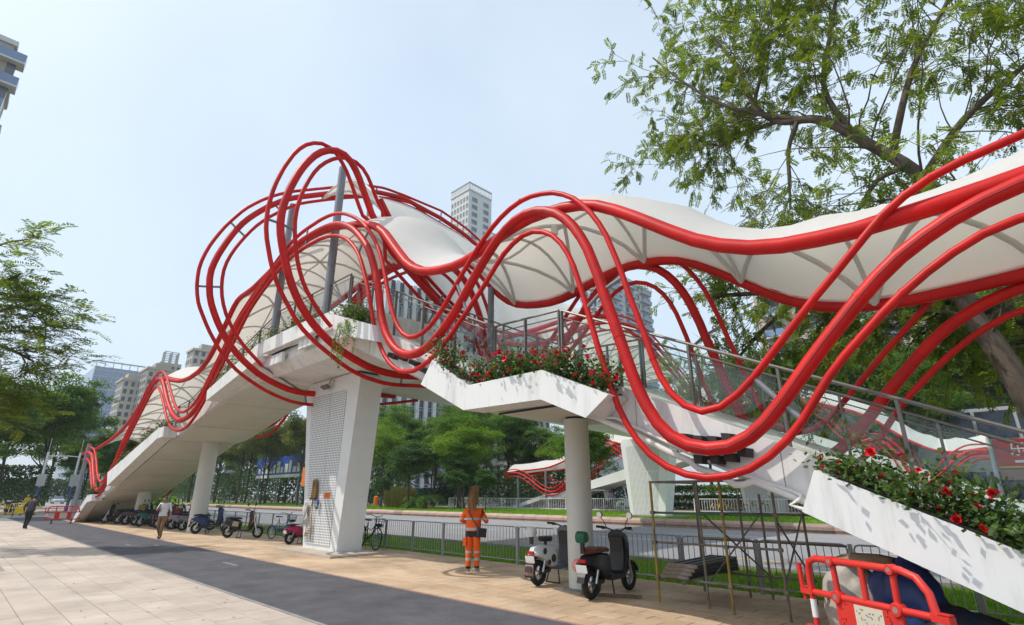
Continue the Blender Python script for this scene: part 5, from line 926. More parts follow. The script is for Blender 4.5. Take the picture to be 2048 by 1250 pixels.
tower('grey windowed tower with a roof frame right of the cream block', -238,-231.5,64,71.5, 58.0, 'bl_grey', 2, 3, 3.0, .6, .65, crown='frame', zlo=25)
tower('distant grey tower with a roof frame seen inside the red loop', -221,-218.4,72,77.2, 66.0, 'bl_grey', 2, 3, 3.0, .6, .65, crown='frame', zlo=40)
tower('pale apartment tower cut off by the left edge of the view', -84,-69.9,-17,-5.5, 47.5, 'bl_beige', 3, 4, 3.0, .5, .55, balc=5, zlo=24)
lt = [o for o in bpy.data.objects if o.get('label','').startswith('pale apartment tower cut off')][0]
for k in range(5):
    z = 45.2-3.0*k; w_ = 1.25 if k % 3 != 2 else .7
    o = MB().box((6.2,4.6,z),(7.9,5.75+w_,z+.2)).build('balcony', M['bl_white'], lt); MB().box((7.8,4.6,z+.2),(7.88,5.75+w_,z+1.2)).build('balustrade', M['bl_bluegl'], o)
    MB().box((6.2,5.68+w_,z+.2),(7.8,5.75+w_,z+1.2)).build('balustrade', M['bl_bluegl'], o); MB().box((6.6,5.7,z-1.6),(7.1,5.8+w_*.5,z)).build('bay', M['bl_pale'], o)
MB().box((-7.1,-5.8,47.4),(7.25,6.0,48.0)).build('roof_slab', M['bl_white'], lt)
# mullions of the blue tower
bt = [o for o in bpy.data.objects if o.name.startswith('office_tower')][0]; b = MB()
for k in range(20): b.box((29.5,-13,4*k),(29.8,13,4*k+.7))
for k in range(9): b.box((29.5,-13+26*k/8-.2,0),(29.85,-13+26*k/8+.2,78.5))
b.build('mullion_grid', M['bl_mull'], bt, kind='stuff')
b = MB()
for k in range(6): b.box((29.3,-13+k*4.4,78.5),(29.7,-12.6+k*4.4,82))
b.box((29.2,-13,81.5),(29.8,13,82.3)); b.build('roof_frame', M['bl_mull'], bt)
# apartment block on the right, seen through the boughs
tower('beige apartment block with balconies behind the trees on the right', -26,14,76,92, 31.0, 'bl_cream', 9, 4, 3.1, .5, .6, balc=7, crown='cornice', limit=110)
# shop front with its red fascia
shop = thing('shop_building', 'low shop front with a red sign board and dark glass on the far right', 'shop', (-1.0,62,.29))
MB().box((-9,0,0),(8,8,8.5)).build('wall', M['bl_grey'], shop)
for k in range(6): MB().box((-8.8+2.75*k,-.06,.4),(-6.3+2.75*k,.02,3.2)).build('shop_window', M['bl_glass'], shop)
for k in range(6): MB().box((-8.8+2.75*k,-.06,5.9),(-6.3+2.75*k,.02,8.2)).build('upper_window', M['bl_glass'], shop)
M['sign_red'] = mat('sign_red', (0.42,0.02,0.02), 0.5); M['sign_white'] = mat('sign_white', (0.75,0.75,0.75), 0.5); M['sign_yellow'] = mat('sign_yellow', (0.6,0.4,0.06), 0.5); M['sign_orange'] = mat('sign_orange', (0.75,0.17,0.01), 0.5)
sg = MB().box((-2.6,-.42,3.6),(6,-.1,5.75)).build('sign_board', M['sign_red'], shop)
MB().box((-2.6,-.44,3.45),(6,-.1,3.58)).build('sign_strip', M['sign_yellow'], sg)
MB().box((-2.6,-.3,2.5),(6,-.1,3.4)).build('lower_fascia', M['edge_red'], shop)
def text(s, size, m, parent, loc, rot, name='lettering', depth=.01):
    cu = bpy.data.curves.new(name, 'FONT'); cu.body = s; cu.size = size; cu.extrude = depth; cu.align_x = 'CENTER'; cu.align_y = 'CENTER'
    o = bpy.data.objects.new(name, cu); COL.objects.link(o); dg = bpy.context.evaluated_depsgraph_get()
    me = bpy.data.meshes.new_from_object(o.evaluated_get(dg)); bpy.data.objects.remove(o); bpy.data.curves.remove(cu)
    me.materials.clear(); me.materials.append(m); o = link_mesh(name, me, parent); o.location = loc; o.rotation_euler = rot; return o
text('\u4e50\u6709\u5bb6', 1.15, M['sign_white'], sg, (0.05,-.44,4.85), (math.pi/2,0,0))
MB().box((-1.5,-.45,3.85),(1.6,-.425,4.05)).build('sign_strip', M['sign_white'], sg)
# ------------------------------------------------------------------ guard rail along the pavement
gr = thing('guard_rail', 'grey steel guard rail of bars between the pavement and the road grass', 'guard rail', (-16,10.27,0), world_parts=True)
M['galv'] = mat('galvanised_steel', (0.33,0.335,0.34), 0.42, 0.6, vary=0.12, scale=4)
pn = MB(); h_ = .86; L_ = 1.36
pn.tube([(-L_/2,0,.1),(-L_/2,0,h_-.07),(-L_/2+.02,0,h_-.02),(-L_/2+.07,0,h_),(L_/2-.07,0,h_),(L_/2-.02,0,h_-.02),(L_/2,0,h_-.07),(L_/2,0,.1),(-L_/2,0,.1)], .014, 6)
pnm = pn.mesh('panel_frame', M['galv'], True)
bm_ = MB().tube([(0,0,.1),(0,0,h_)], .0075, 6, False).mesh('bar', M['galv'], True)
pm_ = MB().box((-.03,-.02,-.02),(.03,.02,.87)).mesh('post', M['galv'])
rest = MB(); bars = []
for k in range(46):
    x = 3.2-1.46*k; b = gr.location
    o = link_mesh('panel_frame', pnm, gr); o.location = (x-.73-b.x, 0, 0)
    o = link_mesh('post', pm_, gr); o.location = (x-b.x, 0, 0)
    for j in range(11): bars.append((abs(x+4), x-.73-L_/2+L_*(j+1)/12-b.x))
bars.sort()
for n, (d, x) in enumerate(bars):
    if n < 297: o = link_mesh('bar', bm_, gr); o.location = (x,0,0)
    else: rest.tube([(x,0,.1),(x,0,h_)], .0075, 4, False)
rest.build('bar', M['galv'], gr, kind='stuff')
def far_fence(x0, x1, y, z, label, h=1.05, step=2.2):
    t = thing('guard_rail', label, 'guard rail', (x0,y,z), group='pale guard rails across the road')
    n = int((x1-x0)/step); b = MB()
    for k in range(n): MB().box((k*step-.03,-.03,0),(k*step+.03,.03,h)).build('post', M['sign_white'], t)
    for k in range(n): MB().box((k*step+.04,-.012,h-.05),(k*step+step-.04,.012,h)).build('rail', M['sign_white'], t)
    for k in range(n*10): b.box((k*step/10-.012,-.012,.1),(k*step/10+.012,.012,h-.05))
    MB().box((0,-.012,.08),(n*step,.012,.12)).build('bottom_rail', M['sign_white'], t)
    b.build('bar', M['sign_white'], t, kind='stuff')
far_fence(-52,-24,42.2,.295,'pale guard rail in front of the far left stair and bicycles')
far_fence(-22,0,43.6,.295,'pale guard rail behind the median pillar and bicycles')

# ------------------------------------------------------------------ two-wheelers
def paint(n, c, r=.3): 
    if n not in M: M[n] = mat(n, c, r+.08, spec=.3, vary=.06)
    return M[n]
def wheel(t, x, r, w=.05, rim='silver', name='wheel', z=None, spokes=0):
    o = MB().torus((0,0,0), r-w, w, 1, 26, 8).build(name, M['rubber'], t, True); o.location = (x,0,r if z is None else z)
    b = MB(); b.torus((0,0,0), r-w*1.75, w*.3, 1, 22, 6); b.lathe([(.045,-.045),(.045,.045)], (0,0,0), 12, 1)
    for k in range(spokes or 5):
        a = 6.283*k/(spokes or 5); b.bar((0,0,0),((r-w*1.7)*math.cos(a),0,(r-w*1.7)*math.sin(a)), *((.004,.004) if spokes else (.03,.028)))
    b.build('rim', M[rim], o)
    return o
def scooter(label, x, y, rz, body, seat=(.02,.02,.022), shield=None, box=None, s=1.0, rim='silver', plate=True, helmet=None, basket=False, stripe=None, cat='scooter', mirrors=True, round_seat=False, group='parked electric scooters', screen=False):
    t = thing('electric_scooter', label, cat, (x,y,0), rz, group); t.scale = (s,s,s)
    bp = paint('paint_%02d%02d%02d' % tuple(int(c*99) for c in body), body); sp = paint('paint_%02d%02d%02d' % tuple(int(c*99) for c in (shield or body)), shield or body)
    st = paint('seat_%02d%02d%02d' % tuple(int(c*99) for c in seat), seat, .5)
    wheel(t, -.60, .225, .055, rim); wheel(t, .62, .225, .05, rim)
    MB().shell([(-.80,.54),(-.72,.66),(-.45,.70),(-.16,.66),(-.10,.5),(-.12,.30),(-.34,.30),(-.46,.40),(-.62,.47)], 1, .135).build('body', bp, t, 50)
    MB().shell([(-.16,.25),(.24,.25),(.36,.36),(.30,.38),(.20,.32),(-.16,.33)], 1, .15, inset=.95).build('floorboard', M['black'] if not stripe else sp, t, 50)
    MB().shell([(.24,.31),(.33,.30),(.41,.55),(.43,.80),(.36,.98),(.27,1.0),(.25,.95),(.31,.8),(.31,.6)], 1, .17, inset=.8).build('front_shield', sp, t, 50)
    MB().shell([(.235,.36),(.265,.36),(.31,.6),(.30,.86),(.26,.92),(.24,.9),(.27,.75),(.275,.6)], 1, .13, inset=.9).build('leg_shield', M['black'], t, 50)
    if round_seat: MB().lathe([(.02,0),(.12,.0),(.145,.04),(.13,.085),(.02,.095)], (-.36,0,.76), 18).build('seat', st, t, 50); MB().lathe([(.03,0),(.03,.1)], (-.36,0,.67), 8).build('seat_post', M['black'], t)
    else: MB().shell([(-.76,.69),(-.72,.76),(-.5,.79),(-.38,.76),(-.2,.77),(-.10,.73),(-.12,.69),(-.4,.685)], 1, .125, inset=.75, soft=.6).build('seat', st, t, 50)
    b = MB(); arc = [(-.60+.30*math.cos(a), .225+.30*math.sin(a)) for a in np.linspace(.5,3.0,9)]
    b.prism(arc+[(-.60+.275*math.cos(a), .225+.275*math.sin(a)) for a in np.linspace(3.0,.5,9)], 1, -.07, .07); b.build('rear_fender', M['black'], t)
    b = MB(); arc = [(.62+.275*math.cos(a), .225+.275*math.sin(a)) for a in np.linspace(.3,2.5,9)]
    b.prism(arc+[(.62+.255*math.cos(a), .225+.255*math.sin(a)) for a in np.linspace(2.5,.3,9)], 1, -.06, .06); b.build('front_fender', sp, t)
    b = MB()
    for sd in (-1,1): b.tube([(.62,sd*.075,.225),(.50,sd*.075,.55),(.40,sd*.05,.85)], .022, 8)
    b.build('fork', M['silver'], t, True)
    b = MB().tube([(.33,0,.95),(.30,0,1.02)], .03, 8); b.tube([(.20,-.33,1.06),(.26,-.2,1.05),(.31,-.08,1.0),(.31,.08,1.0),(.26,.2,1.05),(.20,.33,1.06)], .014, 8); b.build('handlebar', M['black'], t, True)
    for sd in (-1,1): MB().tube([(.25,sd*.22,1.052),(.19,sd*.36,1.062)], .021, 8).build('grip', M['rubber'], t, True)
    for sd in (-1,1): MB().tube([(.30,sd*.2,1.03),(.31,sd*.32,1.02)], .008, 6).build('brake_lever', M['black'], t)
    if mirrors:
        for sd in (-1,1):
            o = MB().tube([(.27,sd*.19,1.05),(.25,sd*.23,1.15),(.24,sd*.29,1.22)], .007, 6).build('mirror', M['black'], t, True)
            MB().lathe([(.06,-.012),(.06,.012)], (.24,sd*.31,1.26), 16, 0).build('mirror_back', M['black'], o); MB().lathe([(.054,-.003),(.054,.003)], (.226,sd*.31,1.26), 16, 0).build('mirror_glass', M['chrome'], o)
    MB().ball((.425,0,.82), .075, 12, 8, (.6,1,1)).build('headlight', M['sign_white'], t, True)
    MB().obox((-.815,0,.585),(.04,.14,.05)).build('tail_light', M['lamp_red'], t)
    if plate:
        pl_ = MB().obox((-.845,0,.47),(.008,.21,.12), Quaternion((0,1,0),-.25)).build('number_plate', M['sign_white'], t)
    MB().shell([(-.62,.19),(-.3,.22),(-.26,.30),(-.56,.28)], 1, .09).build('swing_arm', M['black'], t)
    b = MB()
    for sd in (-1,1): b.tube([(-.58,sd*.1,.24),(-.48,sd*.11,.56)], .022, 8)
    b.build('shock_absorber', M['silver'], t, True)
    b = MB().tube([(-.1,-.1,.26),(-.14,-.16,.01)], .014, 6); b.tube([(-.1,.1,.26),(-.14,.16,.01)], .014, 6); b.tube([(-.14,-.16,.015),(-.14,.16,.015)], .012, 6); b.build('kickstand', M['black'], t)
    if box: MB().shell([(-1.08,.74),(-1.06,1.0),(-.74,1.02),(-.72,.76)], 1, .19, inset=.88).build('top_box', paint('box_%02d%02d%02d' % tuple(int(c*99) for c in box), box), t, 50)
    if helmet: MB().shell([(-.86,.86),(-.88,.96),(-.84,1.04),(-.74,1.03),(-.72,.92),(-.76,.86)], 1, .1, inset=.7).build('backrest', paint('helm_%02d%02d%02d' % tuple(int(c*99) for c in helmet), helmet, .2), t, 60); MB().obox((-.79,0,.80),(.05,.06,.14)).build('backrest_stem', M['black'], t)
    if basket: MB().prism([(.44,.66),(.62,.70),(.66,.9),(.44,.9)], 1, -.13, .13).build('basket', M['black'], t)
    if screen: MB().shell([(.36,1.0),(.39,1.0),(.27,1.32),(.24,1.32)], 1, .2, inset=.8).build('windscreen', M['glass'], t)
    return t
M['lamp_red'] = mat('tail_lamp_red', (0.5,0.01,0.012), 0.2)
q = math.radians
ORD_ = ['first','second','third','fourth','fifth','sixth','seventh','eighth']
sc = scooter('black electric scooter with a brown seat and green backrest, right of the round column', -5.92, 8.40, q(93), (.018,.018,.02), (.12,.035,.022), helmet=(.015,.10,.055), plate=True)
hm = MB().ball((0,0,0), .12, 16, 10, (1,.85,.9)).build('helmet', mat('pink_helmet', (.70,.27,.24), .3), None, True); hm.location = (-6.06,7.72,.50); tag(hm, 'pink helmet hung behind the black scooter with the brown seat', 'helmet')
vz = MB().ball((0,0,0), .123, 12, 6, (.8,.75,.5)).build('visor', M['black'], hm, True); vz.location = (.045,-.012,.02)
cw = scooter('white and black electric scooter with a grey leg shield, left of the round column', -7.47, 8.83, q(94), (.62,.62,.62), shield=(.12,.125,.15), helmet=(.62,.62,.60), round_seat=True, stripe=True, mirrors=False)
for a, b, r in ((-.55,.60,.06),(-.28,.46,.075),(-.42,.40,.05)):
    MB().lathe([(r,-.003),(r*.9,.003)], (a,.1365,b), 14, 1).build('patch', M['black'], cw); MB().lathe([(r,-.003),(r*.9,.003)], (a,-.1365,b), 14, 1).build('patch', M['black'], cw)
MB().box((-.86,-.11,.16),(-.845,.11,.40)).build('mud_flap', M['black'], cw)
MB().box((-.864,-.09,.20),(-.861,.09,.26)).build('sticker', M['edge_red'], cw); MB().box((-.864,-.09,.27),(-.861,.09,.31)).build('sticker', M['sign_yellow'], cw); MB().box((-.864,-.09,.32),(-.861,.09,.38)).build('sticker', mat('pink_sticker', (.6,.25,.3), .5), cw)
MB().obox((.27,.22,.93),(.004,.07,.09)).build('paper_tag', M['sign_white'], cw)
MB().bar((-6.25,8.0,.03),(-5.35,8.45,.03),.05,.04).build('timber_batten', mat('weathered_timber', (.17,.11,.075), .9, vary=.3, scale=8)); tag(bpy.data.objects['timber_batten'], 'short timber batten on the paving under the black scooter', 'batten')
scooter('black and beige electric scooter with orange trim, foremost under the left stair', -23.75, 8.80, q(42), (.02,.02,.022), shield=(.05,.045,.04), s=1.0)
o_ = [o for o in bpy.data.objects if o.get('label','').startswith('black and beige')][0]
for sd in (-1,1): MB().prism([(-.40,.45),(-.14,.42),(-.12,.60),(-.36,.63)], 1, sd*.137-.004, sd*.137+.004).build('side_panel', mat('beige_panel', (.33,.28,.17), .5), o_)
MB().obox((.415,0,.90),(.05,.2,.10)).build('front_panel', mat('beige_nose', (.38,.33,.22), .5), o_)
for sd in (-1,1): MB().bar((.27,sd*.135,.32),(.46,sd*.135,.68),.03,.03).build('side_trim', M['sign_orange'], o_)
scooter('navy blue electric scooter with red rear lamps beside the leftmost round column', -27.3, 8.75, q(52), (.025,.042,.12), (.016,.016,.018), s=1.05, screen=False)
scooter('pale lavender electric scooter behind the white-shirted man', -31.6, 8.9, q(62), (.25,.22,.33), shield=(.03,.03,.035), s=1.0)
scooter('silver grey electric scooter with a maroon top box behind the leftmost round column', -30.2, 9.0, q(58), (.16,.165,.18), box=(.10,.02,.02), s=1.0)
for x, y, a, l, kw in ((-33.2,8.7,60,'white-shielded dark scooter just left of the man in white',dict(body=(.02,.02,.022),shield=(.5,.5,.5))),
        (-34.6,8.9,64,'dark scooter with a yellow front basket left of the man in white',dict(body=(.02,.02,.022),shield=(.35,.28,.04),basket=True)),
        (-35.9,8.5,58,'scooter with dull mint green side panels in the shade of the left stair',dict(body=(.03,.10,.08),shield=(.025,.025,.028))),
        (-37.3,8.6,66,'black scooter with a tall windscreen in the shade of the left stair',dict(body=(.02,.02,.022),screen=True)),
        (-38.7,8.4,60,'dark grey scooter third from the far end of the shaded row',dict(body=(.06,.06,.065))),
        (-40.1,8.3,64,'black scooter with silver fork second from the far end of the shaded row',dict(body=(.02,.02,.022),shield=(.3,.3,.3))),
        (-41.6,7.9,-125,'black scooter facing the path at the far end of the shaded row',dict(body=(.02,.02,.022)))):
    scooter(l, x, y, q(a), s=1.05, **kw)
for i, (x, y, a, kw) in enumerate(((-28.9,9.2,60,{}),(-32.4,9.35,70,dict(box=(.03,.03,.035))),(-33.9,9.4,58,{}),(-35.2,9.35,66,dict(screen=True)),(-36.6,9.3,72,{}),(-38.0,9.3,60,dict(box=(.25,.2,.02))),(-39.4,9.2,66,{}),(-40.9,9.1,70,{}))):
    scooter('black scooter against the rail under the left stair, %s from the right' % ORD_[i], x, y, q(a), (.016,.016,.018), s=1.08, **kw)
scooter('small magenta moped half hidden by the left edge of the pillar', -19.6, 9.35, q(98), (.42,.025,.10), s=.85, mirrors=False)
for x, y, a, l, c in ((-66,4.6,20,'dark scooter waiting behind the yellow barrier at the left edge',(.02,.02,.025)),(-70,6.0,-10,'grey scooter parked beyond the yellow barrier',(.2,.2,.22)),(-72,5.2,15,'blue scooter parked farthest beyond the yellow barrier',(.05,.08,.2))):
    scooter(l, x, y, q(a), c, box=(.06,.07,.09), group='scooters beyond the yellow barrier')

def bicycle(label, x, y, rz, col, s=1.0, basket=True, r=.33, lean=0.0, z=0.0, group=None, small=False, simple=False):
    t = thing('bicycle', label, 'bicycle', (x,y,z), rz, group); t.scale = (s,s,s); t.rotation_euler = (lean,0,rz)
    m = paint('paint_%02d%02d%02d' % tuple(int(c*99) for c in col), col)
    wheel(t, -.52, r, .02, 'silver', spokes=16 if not simple else 6); wheel(t, .54, r, .02, 'silver', spokes=16 if not simple else 6)
    b = MB(); bb = (-.08,0,.28); hd = (.36,0,.80)
    b.tube([bb,(-.20,0,.78)], .016, 8); b.tube([bb,(.2,0,.44),hd], .018, 8); b.tube([(-.17,0,.62),(.1,0,.56),(.35,0,.72)], .013, 8)
    for sd in (-1,1): b.tube([bb,(-.52,sd*.05,r)], .01, 6); b.tube([(-.19,0,.7),(-.52,sd*.05,r)], .008, 6)
    b.build('frame', m, t, True)
    b = MB()
    for sd in (-1,1): b.tube([(.54,sd*.05,r),(.42,sd*.05,.64),(.37,0,.76)], .011, 6)
    b.tube([hd,(.34,0,.95)], .013, 6); b.build('fork', m, t, True)
    b = MB().tube([(.14,-.27,1.0),(.28,-.22,1.02),(.35,-.06,.97),(.35,.06,.97),(.28,.22,1.02),(.14,.27,1.0)], .011, 6); b.build('handlebar', M['black'], t, True)
    MB().shell([(-.36,.84),(-.34,.89),(-.2,.88),(-.06,.87),(-.06,.84),(-.22,.83)], 1, .075, inset=.6).build('saddle', M['black'], t, 50); MB().tube([(-.2,0,.76),(-.21,0,.85)], .012, 6).build('seat_post', M['silver'], t)
    if basket:
        b = MB()
        for k in range(9):
            a = 6.283*k/9; b.tube([(.56+.10*math.cos(a),.12*math.sin(a),.66),(.57+.14*math.cos(a),.17*math.sin(a),.93)], .006, 4)
        for f in (0,.33,.66,1): b.tube([(.56+.01*f+(.10+.04*f)*math.cos(a),(.12+.05*f)*math.sin(a),.66+.27*f) for a in np.linspace(0,6.283,13)], .005, 4)
        b.ball((.565,0,.72), .11, 10, 6, (1,1,.5)); b.build('basket', M['black'], t)
    b = MB(); b.torus((-.08,.05,.28), .085, .008, 1, 18, 5); b.bar((-.08,.06,.28),(.03,.06,.14),.018,.012); b.bar((-.08,-.06,.28),(-.19,-.06,.42),.018,.012); b.build('crank', M['black'], t)
    b = MB()
    for x_ in (-.52,): 
        arc = [(x_+(r+.03)*math.cos(a), r+(r+.03)*math.sin(a)) for a in np.linspace(.6,3.1,10)]
        b.prism(arc+[(x_+(r+.02)*math.cos(a), r+(r+.02)*math.sin(a)) for a in np.linspace(3.1,.6,10)], 1, -.03, .03)
    b.build('rear_fender', m, t)
    MB().tube([(-.3,.06,.3),(-.34,.14,.01)], .008, 5).build('kickstand', M['black'], t)
    return t
bk = bicycle('black bicycle with a front basket leaning behind the perforated pillar', -16.08, 9.80, q(-4), (.02,.02,.022), lean=q(-6))
MB().prism([(.40,.30),(.74,.30),(.76,.42),(.70,.50),(.44,.50),(.39,.42)], 1, .045, .075).build('wheel_bag', mat('green_white_bag', (.30,.34,.35), .6, col2=(.03,.22,.16), scale=5), bk)
eb_ = bicycle('blue folding electric bicycle with small fat wheels between the beige scooter and the pillar', -21.9, 9.55, q(18), (.015,.12,.38), s=.95, r=.25)
MB().shell([(-.2,.30),(.1,.32),(.08,.42),(-.2,.42)], 1, .06).build('battery', M['black'], eb_); MB().ball((.66,0,.5), .08, 10, 6, (.4,1,1)).build('front_light', M['lamp_red'], eb_, True)
yb = bicycle('yellow hire bicycle leftmost behind the pale guard rail by the median pillar', -20.8, 45.2, q(80), (.55,.36,.02), z=.295, group='hire bicycles across the road', simple=True)
for k in range(9):
    dup(yb, (-20.0+.85*k, 45.1+.15*(k%3), .295), q(74+7*(k%3)), 'hire bicycle number %d along the row behind the scaffold, counted from the median pillar' % (k+2) if False else ['yellow hire bicycle second from the median pillar','yellow hire bicycle third from the median pillar','yellow hire bicycle fourth from the median pillar','yellow hire bicycle in the middle of the far row','yellow hire bicycle just left of the white cabinet','yellow hire bicycle touching the white cabinet','yellow hire bicycle behind the white cabinet','yellow hire bicycle second from the right end of the far row','yellow hire bicycle at the right end of the far row'][k])
bb_ = bicycle('dark bicycle at the foot of the far left stair', -38.5, 43.6, q(20), (.03,.03,.035), z=.295, group='bicycles by the far left stair', simple=True)
for k, l in enumerate(['dark bicycle second along the rail by the far left stair','dark bicycle third along the rail by the far left stair','dark bicycle beside the round column across the road','dark bicycle right of the round column across the road','dark bicycle in front of the far three-wheeler','dark bicycle left of the white car']): dup(bb_, (-37+1.7*k, 43.7, .295), q(20+9*(k%3)), l)

# ------------------------------------------------------------------ barriers
M['bar_red'] = mat('barrier_red', (0.62,0.03,0.022), 0.42, vary=.08, scale=3)
M['bar_yellow'] = mat('barrier_yellow', (0.72,0.47,0.01), 0.42, vary=.08, scale=3)
def barrier(label, x, y, rz, m, L=1.35, sticker=None, z=0):
    t = thing('plastic_barrier', label, 'barrier', (x,y,z), rz); h = L/2
    b = MB(); b.tube([(-h,0,.64),(-h,0,.84),(-h+.03,0,.93),(-h+.12,0,.97),(h-.26,0,.97),(h-.12,0,.93),(h-.03,0,.82),(h,0,.64)], .034, 10)
    b.tube([(-h,0,.64),(h,0,.64)], .032, 10); b.tube([(-h,0,.24),(h,0,.24)], .034, 10)
    b.tube([(-h,0,.64),(-h,0,.24)], .028, 8)
    for f in (-.5,0,.5): b.tube([(f*h,0,.96),(f*h*.96,0,.64)], .028, 10)
    for f in (-.5,.5): b.tube([(f*h,0,.62),(f*h,0,.24)], .03, 8)
    b.build('frame', M[m], t, 50)
    b = MB()
    for f in (-.5,.5):
        for c_, r_ in (((f*h*.97,0,.64),.062),((f*h,0,.965),.048)):
            o = MB().lathe([(r_*.85,-.045),(r_,-.03),(r_,.03),(r_*.85,.045)], c_, 14, 1).build('boss', M[m], t, 40)
            MB().lathe([(r_*.45,-.047),(r_*.45,.047)], c_, 10, 1).build('hole', M['edge_red'], o)
    for sd in (-1,1):
        for z_ in (.64,.27):
            b = MB().obox((sd*(h+.045),0,z_),(.16,.07,.055)); b.obox((sd*(h+.045),0,z_+.04),(.16,.05,.012)); b.build('connector', M[m], t)
    MB().tube([(-h-.12,0,.66),(-h-.13,0,.90)], .026, 8).build('coupling_pin', M[m], t, True)
    MB().tube([(-h-.11,0,.62),(-h-.11,0,.54)], .016, 6).build('coupling_pin', M[m], t, True)
    MB().tube([(-h,0,.57),(-h,0,.40)], .0305, 10).build('reflective_sleeve', M['sign_white'], t, True)
    pa = MB().box((-.5*h,-.022,.26),(.5*h,.022,.62)).build('panel', M[m], t)
    if sticker:
        st = MB().box((-.2*h,-.027,.28),(.26*h,-.023,.61)).build('sticker', M['sticker'], t)
        g = random.Random(3); k = MB(); k2 = MB()
        for _ in range(22):
            a, c = g.uniform(-.16,.22)*h, g.uniform(.40,.58); w = g.uniform(.01,.035); (k if _ % 3 else k2).bar((a,-.029,c),(a+w*math.cos(_),-.029,c+w*math.sin(_)),.006,.002)
        k.build('print', M['lamp_red'], t); k2.build('print', M['dark'], t)
        k3 = MB()
        for s0 in (-.42,.36):
            for _ in range(12):
                a, c = s0*h+g.uniform(-.05,.05), g.uniform(.36,.6); w = .03; k3.bar((a,-.025,c),(a+w*(1 if _%2 else .1),-.025,c+w*(.1 if _%2 else 1)),.006,.002)
        k3.build('print', mat('dark_red_print', (.22,.02,.02), .6), t)
    for f in (-.62,.62):
        fo = MB().box((f*h-.035,-.22,0),(f*h+.035,.22,.05)); fo.box((f*h-.03,-.03,.05),(f*h+.03,.03,.22)); fo.build('foot', M['black'], t)
    return t
M['sticker'] = mat('cream_sticker', (0.58,0.55,0.44), 0.5, vary=.05)
barrier('red plastic barrier with a printed cream sticker in the bottom right corner', -1.58, 6.36, q(-31), 'bar_red', L=1.36, sticker=True)
barrier('red plastic barrier standing across the path end near the stair foot', -43.5, 5.5, q(80), 'bar_red', L=1.5, sticker=True)
barrier('yellow plastic barrier nearest the man in the dark shirt', -60.5, 4.9, q(85), 'bar_yellow', L=1.5)
barrier('yellow plastic barrier cut by the left edge of the view', -60.7, 3.2, q(88), 'bar_yellow', L=1.5)
barrier('yellow plastic barrier a step behind the other two', -63.5, 5.6, q(70), 'bar_yellow', L=1.5)
# sacks and sheeting piled behind the red barrier
def lump(name, label, cat, c, r, m, seed, sub=4, amp=.16, f=3.0, zmin=0.0):
    from mathutils import noise
    bm = bmesh.new(); bmesh.ops.create_icosphere(bm, subdivisions=sub, radius=1)
    for v in bm.verts:
        p = v.co.copy(); n = noise.noise(p*f*.5+Vector((seed,0,0)))*.7+noise.noise(p*f+Vector((0,seed,0)))*.45+abs(noise.noise(p*f*2.2+Vector((0,0,seed))))*.25
        v.co = Vector((p.x*r[0], p.y*r[1], p.z*r[2]))*(1+amp*n*1.6)
        v.co.z = max(v.co.z, zmin-c[2])
    me = bpy.data.meshes.new(name); bm.to_mesh(me); bm.free(); me.materials.append(m); soft(me, 60)
    return tag(link_mesh(name, me, loc=c), label, cat)
M['tarp'] = mat('blue_tarpaulin', (0.015,0.04,0.15), 0.45, vary=.35, scale=3, bump=.3, bscale=9)
M['tarp_d'] = mat('navy_sheet', (0.010,0.016,0.035), 0.5, vary=.3, scale=4, bump=.3, bscale=9)
M['sack'] = mat('dusty_white_sack', (0.46,0.45,0.42), 0.7, col2=(0.34,0.30,0.24), scale=3.5, bump=.4, bscale=11)
M['sack_tan'] = mat('tan_sack', (0.26,0.20,0.12), 0.8, vary=.2, scale=4, bump=.4, bscale=14)
lump('sack', 'stuffed dusty white sack behind the left part of the red barrier', 'sack', (-1.85,7.0,.52), (.30,.26,.40), M['sack'], 3.0)
lump('sheeting', 'crumpled blue plastic sheeting heaped behind the red barrier', 'sheeting', (-1.36,6.95,.44), (.36,.30,.52), M['tarp'], 7.0)
lump('sheeting', 'dark navy sheet sloping off the right side of the blue heap', 'sheeting', (-.98,6.85,.28), (.46,.30,.36), M['tarp_d'], 9.0)
lump('sack', 'flat tan sack lying on top of the white sack and blue heap', 'sack', (-1.66,7.0,.95), (.30,.22,.07), M['sack_tan'], 5.0)
bd = thing('folded_board', 'black folding board with a yellow edge standing behind the red barrier', 'board', (-1.98,6.83,0), q(-25)); MB().box((-.09,-.02,0),(.05,.02,.62)).build('board', M['dark'], bd); MB().box((.052,-.022,0),(.075,.022,.62)).build('edge', M['bar_yellow'], bd)

# ------------------------------------------------------------------ scaffold and planks
M['rust'] = mat('rusty_tube', (0.16,0.12,0.09), 0.55, .5, col2=(.27,.25,.22), scale=9)
M['rust_y'] = mat('yellow_flaked_tube', (0.45,0.30,0.03), 0.55, .2, col2=(.17,.12,.08), scale=7)
M['rust_g'] = mat('green_flaked_tube', (0.02,0.16,0.08), 0.55, .2, col2=(.10,.12,.09), scale=5)
sf = thing('scaffold', 'rusty tube scaffold standing on the paving under the right stair', 'scaffold', (-4.0,9.1,0), world_parts=True)
for x, y, h, m in ((-4.98,8.37,1.83,'rust_y'),(-4.19,8.43,1.83,'rust'),(-3.76,8.30,1.85,'rust_y'),(-3.01,8.34,1.82,'rust'),(-4.94,9.85,1.85,'rust'),(-3.79,9.88,1.62,'rust'),(-3.15,9.92,1.84,'rust'),(-4.12,9.80,1.62,'rust')):
    MB().tube([(x,y,0),(x,y,h)], .021, 8).build('standard', M[m], sf, True)
